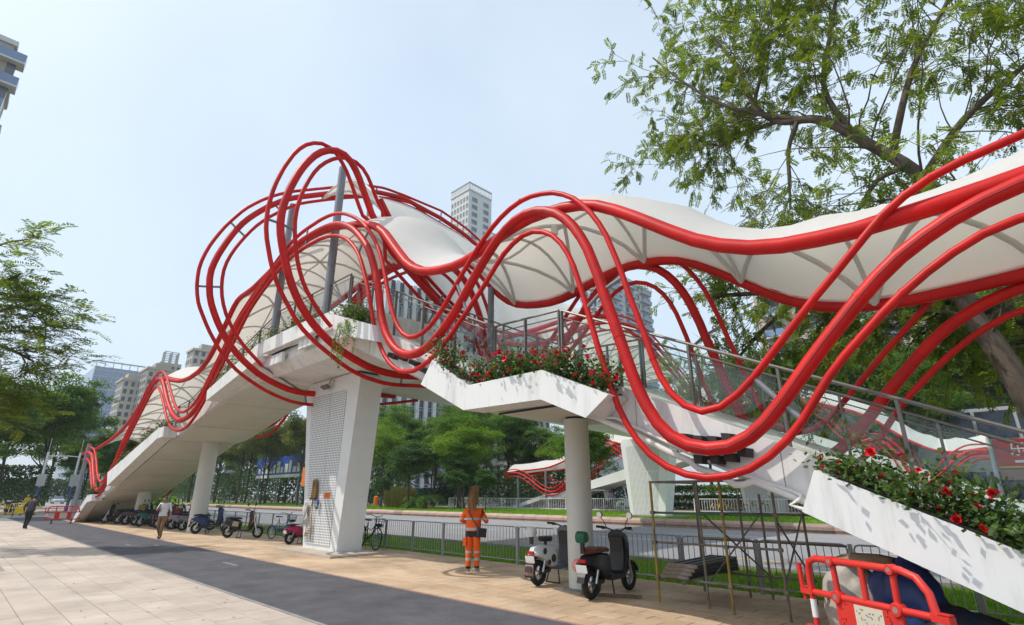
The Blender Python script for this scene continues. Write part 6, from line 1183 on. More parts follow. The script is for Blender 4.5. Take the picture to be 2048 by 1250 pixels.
for p, r_, m in (([(-5.0,8.37,1.81),(-3.0,8.34,1.81)],.018,'rust'),([(-5.0,8.39,1.33),(-3.0,8.36,1.33)],.018,'rust_g'),([(-5.0,8.41,.88),(-3.0,8.38,.88)],.017,'rust'),([(-5.0,8.41,.36),(-3.0,8.38,.36)],.02,'rust'),
        ([(-4.95,9.87,1.3),(-2.2,9.94,1.3)],.02,'rust'),([(-4.95,9.87,.86),(-2.6,9.94,.86)],.018,'rust'),([(-4.95,9.87,.33),(-3.1,9.94,.33)],.018,'rust')):
    MB().tube(p, r_, 8).build('ledger', M[m], sf, True)
for p in ([(-4.15,8.47,1.32),(-3.79,9.86,.36)],[(-4.15,8.47,.36),(-3.79,9.86,1.32)],[(-3.05,8.38,1.32),(-3.15,9.9,.36)],[(-3.05,8.38,.36),(-3.15,9.9,1.32)],[(-4.98,8.4,1.81),(-4.94,9.85,1.81)],[(-3.01,8.4,1.8),(-3.15,9.9,1.8)]):
    MB().tube(p, .014, 6).build('brace', M['rust'], sf, True)
for x, y in ((-4.98,8.37),(-3.01,8.34),(-3.76,8.30)):
    for z in (1.33,.88,.36): MB().obox((x,y,z),(.06,.06,.05)).build('coupler', M['rust'], sf)
for k in range(4):
    pk = thing('scaffold_plank', ['lowest steel plank of the stack on the scaffold rails','second steel plank from the bottom of the stack on the scaffold','third steel plank from the bottom of the stack on the scaffold','topmost rusty steel plank of the stack on the scaffold'][k], 'plank', (-4.60+.02*k,9.12,.385+.055*k), q(2*k-3), 'planks stacked on the scaffold')
    MB().box((-.24,-.82,0),(.24,.82,.04)).build('deck', mat('plank_steel_%d' % k, (.035+.008*k,.032+.007*k,.032+.005*k), .5, .5, vary=.3, scale=8), pk)
    for y in (-.822,.792): MB().box((-.245,y,-.004),(.245,y+.03,.047)).build('end_cap', M['rust'], pk)
    for x in (-.16,0,.16): MB().box((x-.03,-.78,.0405),(x+.03,.78,.048)).build('rib', M['dark'], pk)
    for x in (-.18,.18): MB().tube([(x,.82,.03),(x,.89,.03),(x,.90,-.03)], .008, 5).build('hook', M['rust'], pk)

# ------------------------------------------------------------------ cleaning things hung on the pillar
M['straw'] = mat('straw', (0.30,0.18,0.08), 0.9, vary=.35, scale=14, stretch=(1,1,.15)); M['wood'] = mat('broom_handle', (0.30,0.16,0.06), 0.7, vary=.2)
def straws(c, top, bot, n, wt, wb, seed, th=.012, dirv=None):
    g = random.Random(seed); b = MB()
    for _ in range(n):
        a = g.uniform(-1,1); d = g.uniform(-1,1)
        p = (c[0]+a*wt, c[1]+d*.03, top+g.uniform(-.1,.1)*abs(top-bot)); r = (c[0]+a*wb+g.gauss(0,.01), c[1]+d*.035, bot+g.uniform(-.02,.02))
        b.tube([p,((p[0]+r[0])/2+g.gauss(0,.012),(p[1]+r[1])/2,(p[2]+r[2])/2),r], [th*.35,th*.8,th], 4)
    return b
bs = thing('besom_broom', 'brown straw broom hung head up on the perforated panel', 'broom', (-16.93,8.27,.3), world_parts=True)
straws((-16.90,8.26,0), 2.05, 1.52, 70, .10, .16, 2).build('bristles', M['straw'], bs); MB().tube([(-16.94,8.26,1.55),(-16.80,8.26,.3)], .014, 8).build('handle', M['wood'], bs)
MB().box((-17.08,8.22,1.47),(-16.76,8.30,1.53)).build('binding', M['dark'], bs)
b2 = thing('short_broom', 'second broom handle hung beside the besom on the panel', 'broom', (-17.13,8.28,.4), world_parts=True); MB().tube([(-17.12,8.27,1.3),(-17.2,8.27,.42)], .011, 6).build('handle', M['wood'], b2); MB().box((-17.22,8.25,.40),(-17.16,8.29,.5)).build('grip', M['sign_yellow'], b2)
dp = thing('dustpan', 'grey metal dustpan hung on the panel below the broom', 'dustpan', (-17.2,8.2,.7), world_parts=True)
MB().prism([(-17.58,.70),(-16.92,.74),(-16.92,.96),(-17.05,.96)], 1, 8.19, 8.21).build('pan', M['galv'], dp); MB().box((-17.58,8.10,.695),(-16.92,8.19,.71)).build('lip', M['galv'], dp); MB().tube([(-16.98,8.2,.95),(-16.90,8.24,1.45)], .012, 6).build('handle', M['wood'], dp)
lump('plastic_bag', 'crumpled white plastic bag hung at the left of the panel', 'bag', (-17.36,8.25,1.2), (.10,.06,.25), mat('bag_white', (.62,.61,.6), .4), 2.0, 3, .3)
gl_ = thing('rubber_gloves', 'blue and green rubber gloves hung right of the broom', 'gloves', (-16.6,8.28,1.2), world_parts=True)
MB().ball((-16.58,8.27,1.40), .06, 8, 6, (1,.5,1.7)).build('glove', mat('glove_blue', (.03,.05,.28), .5), gl_, True); MB().ball((-16.62,8.26,1.25), .08, 8, 6, (1,.5,.9)).build('glove', mat('glove_green', (.02,.17,.13), .5), gl_, True)
sn = thing('notice_sign', 'small orange notice plate on the perforated panel', 'sign', (-16.15,8.32,1.6), world_parts=True); MB().box((-16.33,8.315,1.52),(-15.99,8.33,1.69)).build('plate', M['sign_orange'], sn)
k = MB()
for i in range(4): 
    for j in range(3): k.bar((-16.30+.075*i,8.312,1.565+.035*j),(-16.25+.075*i,8.312,1.568+.035*j),.008,.004)
    k.bar((-16.275+.075*i,8.312,1.555),(-16.275+.075*i,8.312,1.655),.008,.004)
k.build('print', M['lamp_red'], sn)

# ------------------------------------------------------------------ roses in the planters
M['rose_leaf'] = leaf_mat('rose_leaf', (0.022,0.06,0.013), (0.12,0.20,0.035), .35); M['rose'] = mat('rose_petal', (0.62,0.006,0.014), 0.5, vary=.2, scale=20); M['rose_pink'] = mat('pink_petal', (0.66,0.03,0.10), 0.5, vary=.2, scale=20); M['stem'] = mat('rose_stem', (0.07,0.05,0.025), 0.8)
def rose_mesh(m, seed):
    g = random.Random(seed); b = MB()
    for ring, (n, r, z, tilt) in enumerate(((6,.032,0,.5),(5,.024,.012,.85),(4,.014,.02,1.2))):
        for k in range(n):
            a = 6.283*k/n+ring*.5+g.uniform(-.2,.2); c, s = math.cos(a), math.sin(a); t = r*math.cos(tilt); h = r*math.sin(tilt)
            b.add([(0,0,z*.4),(c*t*.6-s*.016,s*t*.6+c*.016,z+h*.5),(c*t*1.25,s*t*1.25,z+h*.9),(c*t*.6+s*.016,s*t*.6-c*.016,z+h*.5)],[(0,1,2,3)])
    return b.mesh('flower', M[m])
ROSE = [rose_mesh('rose',1), rose_mesh('rose',2), rose_mesh('rose_pink',3)]
def bush(label, x, y, z, w, h, nl, nf, seed, slope=0.0, spill=0, group=None, leaf=.066, fscale=1.0):
    g = np.random.default_rng(seed); t = thing('rose_bush', label, 'rose bush', (x,y,z), 0, group); tips = []; b = MB()
    for k in range(11):
        a = g.uniform(-1,1); p = Vector((a*w*.3,g.uniform(-.1,.1),0)); d = Vector((a*.5,g.uniform(-.55,.45),1.0)).normalized(); L = h*g.uniform(.6,1.25); c = [p]
        for s in range(4):
            d = (d+Vector(g.normal(0,.22,3))+Vector((0,-.03*spill,-.16))).normalized(); c.append(c[-1]+d*L/4)
        b.tube(c, [.009,.008,.006,.005,.003], 4, False); tips += [(q_, c[-1]) for q_ in c[1:]]
    b.build('stems', M['stem'], t)
    i = g.integers(0,len(tips),nl); P = np.array([tips[j][0] for j in i], float)+g.normal(0,.085,(nl,3))*[1.3,1,1]
    P[:,2] += slope*P[:,0]*.6; P[:,2] = np.maximum(P[:,2], .0+slope*P[:,0])
    D = g.normal(0,1,(nl,3))+[0,-.2,-.1]; N = g.normal(0,.5,(nl,3))+[0,-.35,.9]
    V = leaf_quads(P, D, N, leaf*g.uniform(.6,1.25,nl), leaf*.36*g.uniform(.8,1.2,nl))
    link_mesh('leaves', np_mesh('leaves', V.reshape(-1,3), np.arange(nl*4).reshape(-1,4), M['rose_leaf'], attr=np.clip(g.normal(.45,.25,nl),0,1)), t)
    for k in range(nf):
        j = g.integers(0,nl); o = link_mesh('flower', ROSE[int(g.integers(0,3))], t); p = P[j]+[0,-.05,.04]; o.location = tuple(p); s = g.uniform(.7,1.25)*fscale; o.scale = (s,)*3; o.rotation_euler = (g.uniform(.2,1.2),g.uniform(-.6,.6),g.uniform(0,6.2))
    return t
ORD = ['first','second','third','fourth','fifth','sixth','seventh','eighth','ninth','tenth','eleventh','twelfth']
def row(key, where, n, h, nl, nf, seed, a=None, c=None, **kw):
    P = TOPS[key]; x0, x1 = a if a is not None else P[0][0], c if c is not None else P[-1][0]
    for i in range(n):
        x = x0+(x1-x0)*(i+.5)/n; e = .15; sl = (lerp(P,x+e)-lerp(P,x-e))/(2*e)
        bush('red rose bush in the %s, %s from the left' % (where, ORD[i]), x, 6.60, lerp(P,x), (x1-x0)/n*1.5, h*R.uniform(.6,1.3), int(nl*R.uniform(.7,1.25)), nf, seed+i, sl, 1, 'rose bushes in the planters', **kw)
row('foot', 'sloping bottom right planter', 8, .42, 700, 8, 100, fscale=1.5)
row('landing', 'zigzag landing planter', 8, .46, 640, 13, 130, fscale=1.65)
row('corner', 'corner planter above the pillar', 4, .40, 420, 4, 160, c=-11.6)
row('platform', 'platform front planter', 5, .42, 420, 5, 170, leaf=.06, fscale=1.5)
row('upper', 'upper left stair planter', 5, .45, 360, 3, 180, leaf=.07, fscale=1.6)
row('lower', 'lower left stair planter', 7, .5, 300, 4, 190, leaf=.09, fscale=2.0)
row('end', 'left stair foot planter', 2, .5, 300, 1, 200, leaf=.09)
# trailing creeper under the corner planter
g_ = np.random.default_rng(8); P, D = [], []; cb = MB(); cr = thing('trailing_creeper', 'light green creeper trailing down from the corner planter', 'creeper', (-12.0,6.24,5.7))
for k in range(9):
    x = g_.uniform(-.55,.45); L = g_.uniform(.5,1.25); c = [(x,0,.12-.38*x*.0)]
    for s in range(8): c.append((c[-1][0]+g_.normal(0,.03), c[-1][1]+g_.normal(0,.012)-.004, c[-1][2]-L/8))
    cb.tube(c, .004, 3, False)
    for s in range(60): u_ = g_.uniform(0,7.99); i = int(u_); P.append(np.array(c[i])*(1-u_+i)+np.array(c[min(8,i+1)])*(u_-i)+g_.normal(0,.025,3)); D.append(g_.normal(0,1,3)+[0,0,-.6])
cb.build('stems', M['stem'], cr); P = np.array(P); D = np.array(D); n = len(P)
V = leaf_quads(P, D, g_.normal(0,.5,(n,3))+[0,-.8,.3], g_.uniform(.04,.08,n), g_.uniform(.012,.022,n)); link_mesh('leaves', np_mesh('leaves', V.reshape(-1,3), np.arange(n*4).reshape(-1,4), M['leaf_light'], attr=g_.uniform(.2,1,n)), cr)

# ------------------------------------------------------------------ vehicles and street furniture across the road
def car(label, x, y, z, rz, col, van=False):
    t = thing('parked_car' if not van else 'white_van', label, 'car' if not van else 'van', (x,y,z), rz)
    m = paint('car_%02d%02d%02d' % tuple(int(c*99) for c in col), col, .25)
    if van: side, cab = [(-2.3,.35),(-2.3,.95),(-2.25,1.0),(2.1,1.0),(2.35,.8),(2.35,.35)], [(-2.25,1.0),(-2.15,1.95),(.9,1.98),(1.7,1.05),(2.1,1.0)]
    else: side, cab = [(-2.15,.32),(-2.2,.75),(-2.05,.95),(-1.2,1.0),(1.0,.98),(1.9,.82),(2.15,.6),(2.15,.32)], [(-1.75,.97),(-1.05,1.42),(.25,1.45),(1.1,.97)]
    MB().shell(side, 1, .88, inset=.94, soft=.85).build('body', m, t, 40)
    c = MB(); c.shell(cab, 1, .80, inset=.86, soft=.8); c.build('cabin', M['bl_glass'], t, 40)
    MB().shell([(a+(.05 if a < 0 else -.05), b+.012) for a, b in cab if b > 1.3]+[(.2,1.36),(-.95,1.36)] if not van else [(-2.1,1.6),(-2.1,1.98),(.88,2.0),(1.1,1.7)], 1, .79, inset=.9).build('roof', m, t, 40)
    for a in (-1.3,1.35):
        for sd in (-1,1):
            w = MB().lathe([(.32,-.1),(.32,.1)], (a,sd*.8,.32), 20, 1).build('wheel', M['rubber'], t, 40); MB().lathe([(.2,-.105),(.2,.105)], (a,sd*.8,.32), 14, 1).build('rim', M['silver'], w)
    for sd in (-1,1): MB().ball((2.08 if not van else 2.28,sd*.62,.68), .13, 10, 6, (.6,1.2,.7)).build('headlight', M['chrome'], t, True)
    for sd in (-1,1): MB().obox((-2.17 if not van else -2.3,sd*.66,.78),(.06,.26,.14)).build('tail_light', M['lamp_red'], t)
    return t
car('white car half hidden by the median pillar', -28.1, 42.9, .29, q(5), (.62,.62,.62)) if False else car('white car parked left of the median pillar', -27.6, 44.5, .29, q(182), (.62,.62,.62))
car('white car seen under the left stair beyond the tree trunks', -150, 50.5, .29, q(95), (.62,.62,.62))
car('dark car seen between the trunks under the left stair', -128, 51, .29, q(170), (.03,.035,.05))
car('white van parked across the road right of the perforated pillar', -71.5, 46.3, .29, q(178), (.62,.62,.62), van=True)
car('silver car passing far down the street at the left', -150, 17.5, -.05, q(0), (.4,.42,.45)); car('white car far down the street behind the camera poles', -135, 24.0, -.05, q(180), (.6,.6,.6))
kb = thing('utility_cabinet', 'pale grey utility cabinet behind the scaffold across the road', 'cabinet', (-15.6,44.2,.295)); MB().box((-.55,-.3,0),(.55,.3,1.25)).build('case', M['bl_grey'], kb); MB().box((-.6,-.34,1.25),(.6,.34,1.32)).build('lid', M['bl_frame'], kb); MB().box((-.5,-.315,.1),(-.02,-.3,1.15)).build('door', M['bl_frame'], kb); MB().box((.02,-.315,.1),(.5,-.3,1.15)).build('door', M['bl_frame'], kb)
tw = thing('three_wheeler', 'dark canopied three-wheeler with a white windscreen panel across the road', 'three-wheeler', (-33.5,46.0,.295), q(10)); MB().shell([(-1.2,.35),(-1.2,1.0),(.6,1.0),(1.2,.7),(1.2,.35)], 1, .6).build('body', M['tarp_d'], tw, 40); MB().box((-1.3,-.65,1.75),(1.2,.65,1.82)).build('canopy', M['bl_grey'], tw); MB().obox((1.15,0,1.3),(.04,1.1,.95), Quaternion((0,1,0),-.25)).build('windscreen', M['bl_frame'], tw)
for a, b in ((-1.1,-.6),(-1.1,.6),(1.0,-.6),(1.0,.6)): MB().box((a-.03,b-.03,.9),(a+.03,b+.03,1.75)).build('upright', M['black'], tw)
for a, b in ((-.8,-.5),(-.8,.5),(1.0,0)): MB().torus((a,b,.27), .2, .07, 1, 18, 6).build('wheel', M['rubber'], tw, True)
bb = thing('billboard', 'blue hoarding with white streaks behind the tree row under the left stair', 'hoarding', (-97,40.5,.29)); MB().box((-9.5,-.1,4.7),(9.5,.1,7.7)).build('board', mat('blue_hoarding', (.012,.07,.42), .5, col2=(.03,.13,.55), scale=1.1), bb); MB().box((-9.5,-.12,4.2),(9.5,.1,4.69)).build('white_strip', M['sign_white'], bb)
for k in range(11): MB().box((-8.6+1.6*k,-.13,5.0),(-7.7+1.6*k+.3*(k%2),-.101,5.9+.5*(k%3))).build('white_mark', M['sign_white'], bb)
for a in (-8,0,8): MB().box((a-.15,-.05,0),(a+.15,.1,4.2)).build('leg', M['steel_grey'], bb)
ys_ = thing('hanging_sign', 'orange vertical street sign at the left edge of the pillar', 'sign', (-67.5,31.2,.3)); MB().tube([(0,0,0),(0,0,4.7)], .06, 8).build('pole', M['galv'], ys_); MB().box((.08,-.05,2.4),(.95,.05,4.6)).build('board', M['sign_orange'], ys_)
def cam_pole(label, x, y, arm, z=-.05):
    t = thing('camera_pole', label, 'pole', (x,y,z), 0, 'white camera poles at the left'); MB().tube([(0,0,2.4),(0,0,5.7)], .10, 10).build('mast', M['sign_white'], t, True); MB().tube([(0,0,0),(0,0,2.4)], .13, 10).build('lower_mast', mat('blue_mast', (.06,.12,.25), .5), t, True)
    MB().tube([(0,0,5.3),(0,arm,5.35)], .05, 8).build('arm', M['sign_white'], t, True); MB().tube([(0,0,5.7),(0,0,7.0)], .02, 6).build('antenna', M['sign_white'], t)
    MB().lathe([(.03,.0),(.16,-.1),(.17,-.2),(.05,-.32)], (0,arm,5.3), 14).build('dome_camera', M['sign_white'], t, True); MB().box((.1,-.32,2.5),(.35,.32,3.6)).build('cabinet', M['bl_frame'], t)
cam_pole('white camera pole with its arm to the right, behind the man in the dark shirt', -70.5, 6.55, 1.35); cam_pole('white camera pole with its arm to the left, nearer the stair end post', -70.0, 9.0, -1.05)
fp = thing('road_fence', 'row of tall pale fence panels at the left end of the grass', 'fence', (-58.2,8.6,0)); 
for k in range(5): MB().box((-.02,-.9+.62*k,.08),(.02,-.32+.62*k,1.25)).build('panel', M['galv'], fp); MB().box((-.03,-.94+.62*k,0),(.03,-.90+.62*k,1.3)).build('post', M['bl_frame'], fp)
ob = thing('orange_bin', 'orange litter bin by the far lawn edge', 'bin', (-67.2,41.8,.29)); MB().lathe([(.28,0),(.33,1.0),(.30,1.1)], (0,0,0), 14).build('drum', M['sign_orange'], ob, True); MB().lathe([(.34,1.1),(.05,1.25)], (0,0,0), 14).build('lid', M['sign_orange'], ob, True)
tn = thing('teal_tent', 'small teal site hut behind the ornamental grass', 'hut', (-67.5,47.5,.29)); MB().box((-2.0,-1.2,0),(2.0,1.2,1.7)).build('wall', mat('teal_hut', (.20,.42,.38), .6, vary=.1, scale=1), tn); MB().prism([(-1.4,1.7),(1.4,1.7),(0,2.1)], 0, -2.2, 2.2).build('roof', mat('teal_roof', (.05,.28,.27), .6), tn)
# ------------------------------------------------------------------ people
SKIN = mat('skin', (0.36,0.20,0.135), 0.55)
def person(label, loc, rz, J, colors, hair=(.015,.013,.012), scale=1.0, hem=.90):
    """one continuous skinned body; J maps joint -> (x,y,z,radius), facing +X"""
    base = dict(pelvis=(0,0,.93,.135), belly=(.01,0,1.08,.128), chest=(.01,0,1.26,.148), collar=(0,0,1.40,.075), neck=(.02,0,1.46,.052), head=(.035,0,1.54,.082), crown=(.03,0,1.62,.078))
    for s, n in ((1,'l'),(-1,'r')):
        base.update({n+'hip':(0,s*.085,.86,.105), n+'knee':(.02,s*.10,.49,.068), n+'ankle':(-.02,s*.10,.10,.046), n+'toe':(.12,s*.115,.045,.040), n+'sho':(0,s*.175,1.36,.064), n+'elb':(-.04,s*.24,1.10,.048), n+'wri':(.04,s*.25,.88,.034), n+'palm':(.06,s*.25,.80,.032)})
    base.update(J)
    E = [('pelvis','belly'),('belly','chest'),('chest','collar'),('collar','neck'),('neck','head'),('head','crown')]
    for n in 'lr': E += [('pelvis',n+'hip'),(n+'hip',n+'knee'),(n+'knee',n+'ankle'),(n+'ankle',n+'toe'),('chest',n+'sho'),(n+'sho',n+'elb'),(n+'elb',n+'wri'),(n+'wri',n+'palm')]
    for n, s in (('l',1),('r',-1)):
        p, w = Vector(base[n+'palm'][:3]), Vector(base[n+'wri'][:3]); d = (p-w).normalized(); sd = d.cross(Vector((1,.3,0))).normalized()
        for k in range(4):
            key = '%sf%d' % (n,k); m = p+sd*(.030-.02*k)+d*.045; base[key] = (*m, .010); base[key+'t'] = (*(m+d*(.034-.004*abs(k-1))+Vector((.014,0,0))), .008); E += [(n+'palm',key),(key,key+'t')]
        m = p-d*.01+sd*.045+Vector((.02,0,0)); base[n+'th'] = (*m, .011); base[n+'tht'] = (*(m+d*.03), .009); E += [(n+'palm',n+'th'),(n+'th',n+'tht')]
    keys = list(base); ix = {k:i for i, k in enumerate(keys)}
    me = bpy.data.meshes.new('sk'); me.from_pydata([base[k][:3] for k in keys], [(ix[a],ix[b]) for a,b in E], [])
    o = bpy.data.objects.new('sk', me); COL.objects.link(o); md = o.modifiers.new('s','SKIN'); md.use_smooth_shade = True
    for i, k in enumerate(keys):
        v = me.skin_vertices[0].data[i]; r = base[k][3]; v.radius = (r,r*(1.0)); v.use_root = (k == 'pelvis')
        if k in ('chest','belly','pelvis'): v.radius = (r*1.12, r*.82)
    sb = o.modifiers.new('b','SUBSURF'); sb.levels = 2; sb.render_levels = 2
    bm2 = bpy.data.meshes.new_from_object(o.evaluated_get(bpy.context.evaluated_depsgraph_get())); bpy.data.objects.remove(o); bpy.data.meshes.remove(me)
    bm2.name = 'body'; bm2.materials.clear(); order = []
    for m in colors.values():
        if m not in order: order.append(m); bm2.materials.append(m)
    segs = [(Vector(base[a][:3]), Vector(base[b][:3]), a, b) for a, b in E]
    def region(a, b):
        j = b if b not in ('pelvis',) else a
        if j in ('neck','head','crown'): return 'head'
        if j[1:] in ('elb','sho') or j in ('chest','collar','belly'): return 'shirt'
        if j[1:] == 'wri': return 'sleeve'
        if j[1:] in ('hip','knee','ankle'): return 'legs'
        if j[1:] == 'toe': return 'shoes'
        return 'hand'
    mi = []
    for f in bm2.polygons:
        c = f.center; best = min(segs, key=lambda s: ((s[0]+(s[1]-s[0])*max(0,min(1,(c-s[0]).dot(s[1]-s[0])/max(1e-6,(s[1]-s[0]).length_squared))))-c).length)
        rg = region(best[2], best[3])
        if rg == 'legs' and c.z > hem: rg = 'shirt'
        if rg == 'shirt' and c.z > base['collar'][2]+.035 : rg = 'head'
        if rg == 'legs' and c.z < .085: rg = 'shoes'
        mi.append(order.index(colors[rg]))
    bm2.polygons.foreach_set('material_index', mi); bm2.polygons.foreach_set('use_smooth', [True]*len(mi))
    t = thing('person', label, 'person', loc, rz); t.scale = (scale,)*3; link_mesh('body', bm2, t)
    h = Vector(base['crown'][:3]); hd = Vector(base['head'][:3])
    if hair:
        b = MB(); rings = []
        for i in range(7):
            a = math.pi*.5*i/6*1.15; rings.append([tuple(h+Vector((-.018+math.cos(k*.5236)*.092*math.cos(a-.2)*(1 if math.cos(k*.5236) < .4 else .72), math.sin(k*.5236)*.083*math.cos(a-.2), -.035+.085*math.sin(a-.2)-(.05 if math.cos(k*.5236) < 0 and i == 0 else 0)))) for k in range(12)])
        b.slices(rings); b.build('hair', mat('hair', hair, .6), t, True)
    face = MB(); face.ball(tuple(hd+Vector((.083,0,.0))), .016, 8, 6, (1,.8,1.3)); [face.ball(tuple(hd+Vector((.0,s*.082,.0))), .022, 8, 6, (.7,.35,1.2)) for s in (-1,1)]; face.build('nose_and_ears', SKIN, t, True)
    ey = MB(); [ey.ball(tuple(hd+Vector((.074,s*.032,.025))), .010, 8, 6) for s in (-1,1)]; ey.build('eyes', M['dark'], t, True)
    MB().obox(tuple(hd+Vector((.074,0,-.04))),(.012,.042,.008)).build('mouth', mat('lips', (.28,.09,.08), .5), t)
    return t
def banded(name, col, bands, dark=None):
    m = mat(name, col, .75, vary=.08, scale=9, bump=.15, bscale=22); t = m.node_tree; b = t.nodes['Principled BSDF']
    tc = t.nodes.new('ShaderNodeTexCoord'); sp = t.nodes.new('ShaderNodeSeparateXYZ'); t.links.new(tc.outputs['Object'], sp.inputs[0])
    rp = t.nodes.new('ShaderNodeValToRGB'); rp.color_ramp.interpolation = 'CONSTANT'; e = rp.color_ramp.elements
    stops = [(0,(*col,1))]
    for z0, z1, c in bands: stops += [(z0/2,(*c,1)),(z1/2,(*col,1))]
    stops.sort(key=lambda s: s[0]); e[0].position = 0; e[0].color = stops[0][1]; e[1].position = stops[1][0]; e[1].color = stops[1][1]
    for p_, c in stops[2:]:
        k = e.new(p_); k.color = c
    dv = t.nodes.new('ShaderNodeMath'); dv.operation = 'DIVIDE'; dv.inputs[1].default_value = 2; t.links.new(sp.outputs['Z'], dv.inputs[0]); t.links.new(dv.outputs[0], rp.inputs[0]); t.links.new(rp.outputs[0], b.inputs['Base Color'])
    return m
OR = (0.80,0.115,0.006); GY = (0.42,0.42,0.42)
jk = banded('hi_vis_jacket', OR, [(.78,.92,(.015,.015,.02)),(.935,.985,GY),(1.16,1.21,GY)]); tr_ = banded('hi_vis_trousers', OR, [(.09,.15,(.015,.015,.02)),(.28,.33,GY),(.43,.48,GY)])
wk = person('street sweeper in orange work clothes seen from behind, straw broom over the shoulder', (-9.57,8.48,0), q(122), dict(lelb=(.02,.33,1.14,.058), lwri=(.22,.20,1.10,.042), lpalm=(.28,.15,1.12,.034), lsho=(0,.19,1.36,.078), rsho=(0,-.19,1.36,.078), relb=(.06,-.32,1.12,.058), rwri=(.24,-.22,1.14,.042), rpalm=(.29,-.17,1.18,.034),
    pelvis=(0,0,.93,.15), belly=(.01,0,1.08,.15), chest=(.02,0,1.26,.165), head=(.07,.0,1.53,.08), crown=(.08,0,1.61,.076), neck=(.05,0,1.45,.052), lhip=(0,.085,.86,.115), rhip=(0,-.085,.86,.115), lknee=(.02,.10,.49,.085), rknee=(.04,-.09,.49,.085), lankle=(-.02,.10,.11,.062), rankle=(.06,-.09,.11,.062), rtoe=(.2,-.1,.045,.042)),
    dict(head=SKIN, hand=SKIN, shirt=jk, sleeve=jk, legs=tr_, shoes=mat('white_trainers', (.5,.48,.44), .7)), scale=.93, hem=.78)
bw = MB(); MB().obox((0,0,0),(1,1,1))
bag = MB().shell([(-.10,.78),(-.12,.98),(.10,1.0),(.12,.80)], 0, .07, c=0).build('shoulder_bag', M['black'], wk, 50); bag.location = (-.12,-.24,0); bag.rotation_euler = (0,0,.5)
MB().tube([(.02,.14,1.44),(-.13,.06,1.32),(-.165,-.06,1.14),(-.15,-.2,.98)], .012, 6).build('bag_strap', M['black'], wk)
MB().box((-.13,.135,.60),(.02,.205,.78)).build('cargo_pocket', jk, wk)
k = MB(); g = random.Random(4)
for i in range(9): k.bar((-.158-.006*(i%2),-.085+.02*i,1.305),(-.158,-.075+.02*i,1.32-.03*(i%2)),.006,.004)
for i in range(6): k.bar((-.165,-.05+.02*i,1.265),(-.165,-.04+.02*i,1.245),.006,.004)
k.build('back_print', M['dark'], wk)
bz = thing('besom_broom', 'straw broom carried over the shoulder of the orange street sweeper', 'broom', (-9.57,8.48,.3), q(122))
MB().tube([(.25,.22,.55),(.16,.12,.95),(-.08,.0,1.25)], .013, 8).build('handle', M['wood'], bz, True)
b = MB(); g = random.Random(9)
for i in range(150):
    a, r_ = g.uniform(0,6.28), g.uniform(0,1)**.5; p = (-.15+.03*r_*math.cos(a), .0+.03*r_*math.sin(a), .98); m_ = (-.17+.08*r_*math.cos(a), -.01+.125*r_*math.sin(a)+g.gauss(0,.012), 1.17+g.uniform(-.06,.06)); e_ = (-.13+.04*r_*math.cos(a)+g.gauss(0,.01), -.06+.075*r_*math.sin(a)+g.gauss(0,.02), 1.42+g.uniform(-.14,.10))
    b.tube([p,m_,e_], [.006,.008,.003], 4, False)
b.build('bristles', M['straw'], bz)
wm = person('man in white short-sleeved shirt and tan trousers walking along the path edge', (-25.1,6.25,0), q(-38), dict(relb=(.08,-.25,1.12,.046), rwri=(.24,-.12,1.22,.033), rpalm=(.28,-.07,1.26,.03), lelb=(-.05,.25,1.09,.046), lwri=(-.02,.27,.86,.033), lpalm=(.0,.27,.79,.03),
    lknee=(.12,.09,.50,.07), lankle=(.10,.09,.10,.046), ltoe=(.25,.10,.05,.042), rknee=(.04,-.09,.48,.07), rankle=(-.20,-.09,.15,.046), rtoe=(-.10,-.10,.05,.042), head=(.07,0,1.53,.082), crown=(.075,0,1.61,.076)),
    dict(head=SKIN, hand=SKIN, shirt=mat('white_shirt', (.68,.68,.70), .8, bump=.2, bscale=16), sleeve=SKIN, legs=mat('tan_trousers', (.235,.135,.07), .85, bump=.2, bscale=16), shoes=M['black']), scale=.94)
ph = MB().obox((.315,-.05,1.30),(.012,.07,.14), Quaternion((0,1,0),-.6)).build('mobile_phone', M['black']); tag(ph, 'mobile phone in the hand of the man in the white shirt', 'phone'); c_, s_ = math.cos(q(-38)), math.sin(q(-38)); ph.scale = (.94,)*3; ph.location = (-25.1,6.25,0); ph.rotation_euler = (0,0,q(-38))
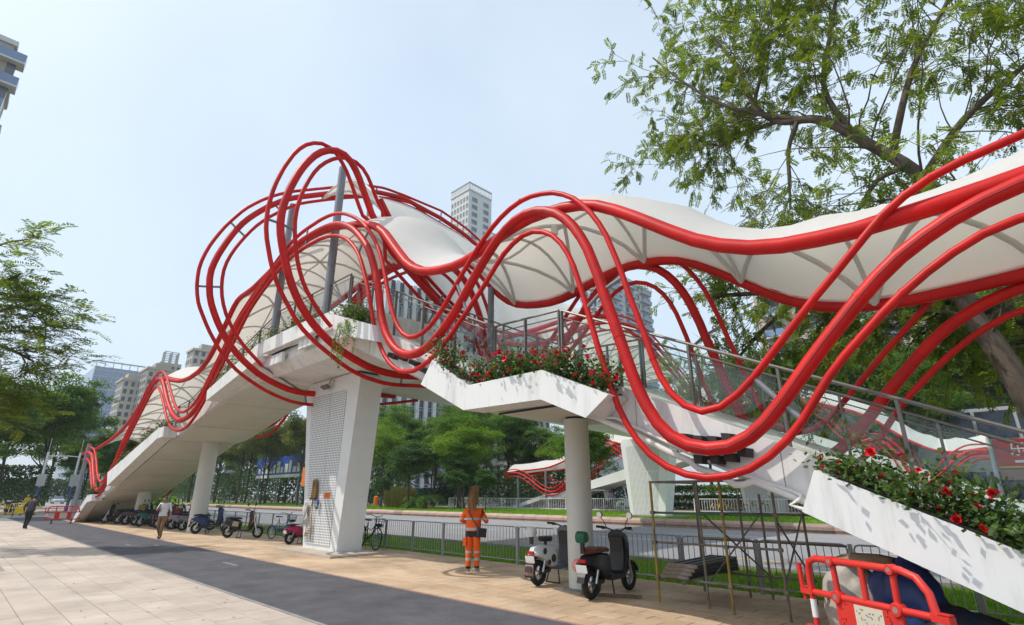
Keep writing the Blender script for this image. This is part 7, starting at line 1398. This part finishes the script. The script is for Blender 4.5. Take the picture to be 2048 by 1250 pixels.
dm = person('man in a dark shirt and black trousers walking away at the left', (-37.2,3.35,0), q(150), dict(lelb=(-.02,.27,1.10,.05), lwri=(.06,.27,.88,.034), lpalm=(.08,.27,.80,.03), relb=(.04,-.28,1.13,.05), rwri=(.2,-.18,1.2,.034), rpalm=(.24,-.14,1.24,.03), pelvis=(0,0,.93,.14), belly=(.04,0,1.08,.145), chest=(.09,0,1.26,.155), collar=(.13,0,1.39,.08), neck=(.16,0,1.45,.054), head=(.20,0,1.53,.084), crown=(.20,0,1.61,.08), lsho=(.10,.18,1.36,.066), rsho=(.10,-.18,1.36,.066),
    lknee=(.10,.09,.49,.072), lankle=(.05,.10,.10,.05), rknee=(-.02,-.09,.49,.072), rankle=(-.2,-.1,.13,.05), rtoe=(-.08,-.11,.045,.04), ltoe=(.2,.11,.045,.04)),
    dict(head=SKIN, hand=SKIN, shirt=mat('dark_shirt', (.055,.05,.065), .85, bump=.2, bscale=16), sleeve=M['dark'], legs=mat('black_trousers', (.012,.013,.018), .85), shoes=M['black']), scale=.97)
sw = person('distant worker in orange across the road by the orange bin', (-65.0,43.0,.29), q(-40), {}, dict(head=SKIN, hand=SKIN, shirt=M['sign_orange'], sleeve=M['sign_orange'], legs=M['sign_orange'], shoes=M['black']))
yr = person('rider in a yellow jacket and helmet standing behind the yellow barriers', (-66.2,5.6,-.006), q(200), {}, dict(head=SKIN, hand=SKIN, shirt=M['bar_yellow'], sleeve=M['bar_yellow'], legs=M['dark'], shoes=M['black']), hair=(.55,.36,.02))
vb = person('bystander in a violet top by the white car across the road', (-30.0,43.4,.295), q(-60), {}, dict(head=SKIN, hand=SKIN, shirt=mat('violet_top', (.25,.2,.36), .8), sleeve=SKIN, legs=M['dark'], shoes=M['black']))

# ------------------------------------------------------------------ the air
hz = bpy.data.materials.new('haze'); hz.use_nodes = True; t_ = hz.node_tree; t_.nodes.remove(t_.nodes['Principled BSDF'])
v_ = t_.nodes.new('ShaderNodeVolumePrincipled'); v_.inputs['Color'].default_value = (0.86,0.92,1.0,1); v_.inputs['Density'].default_value = 0.0004; v_.inputs['Anisotropy'].default_value = 0.2
t_.links.new(v_.outputs[0], t_.nodes['Material Output'].inputs['Volume'])
MB().box((-1210,-1210,-1.3),(1210,1210,118)).build('haze', hz, kind='stuff')
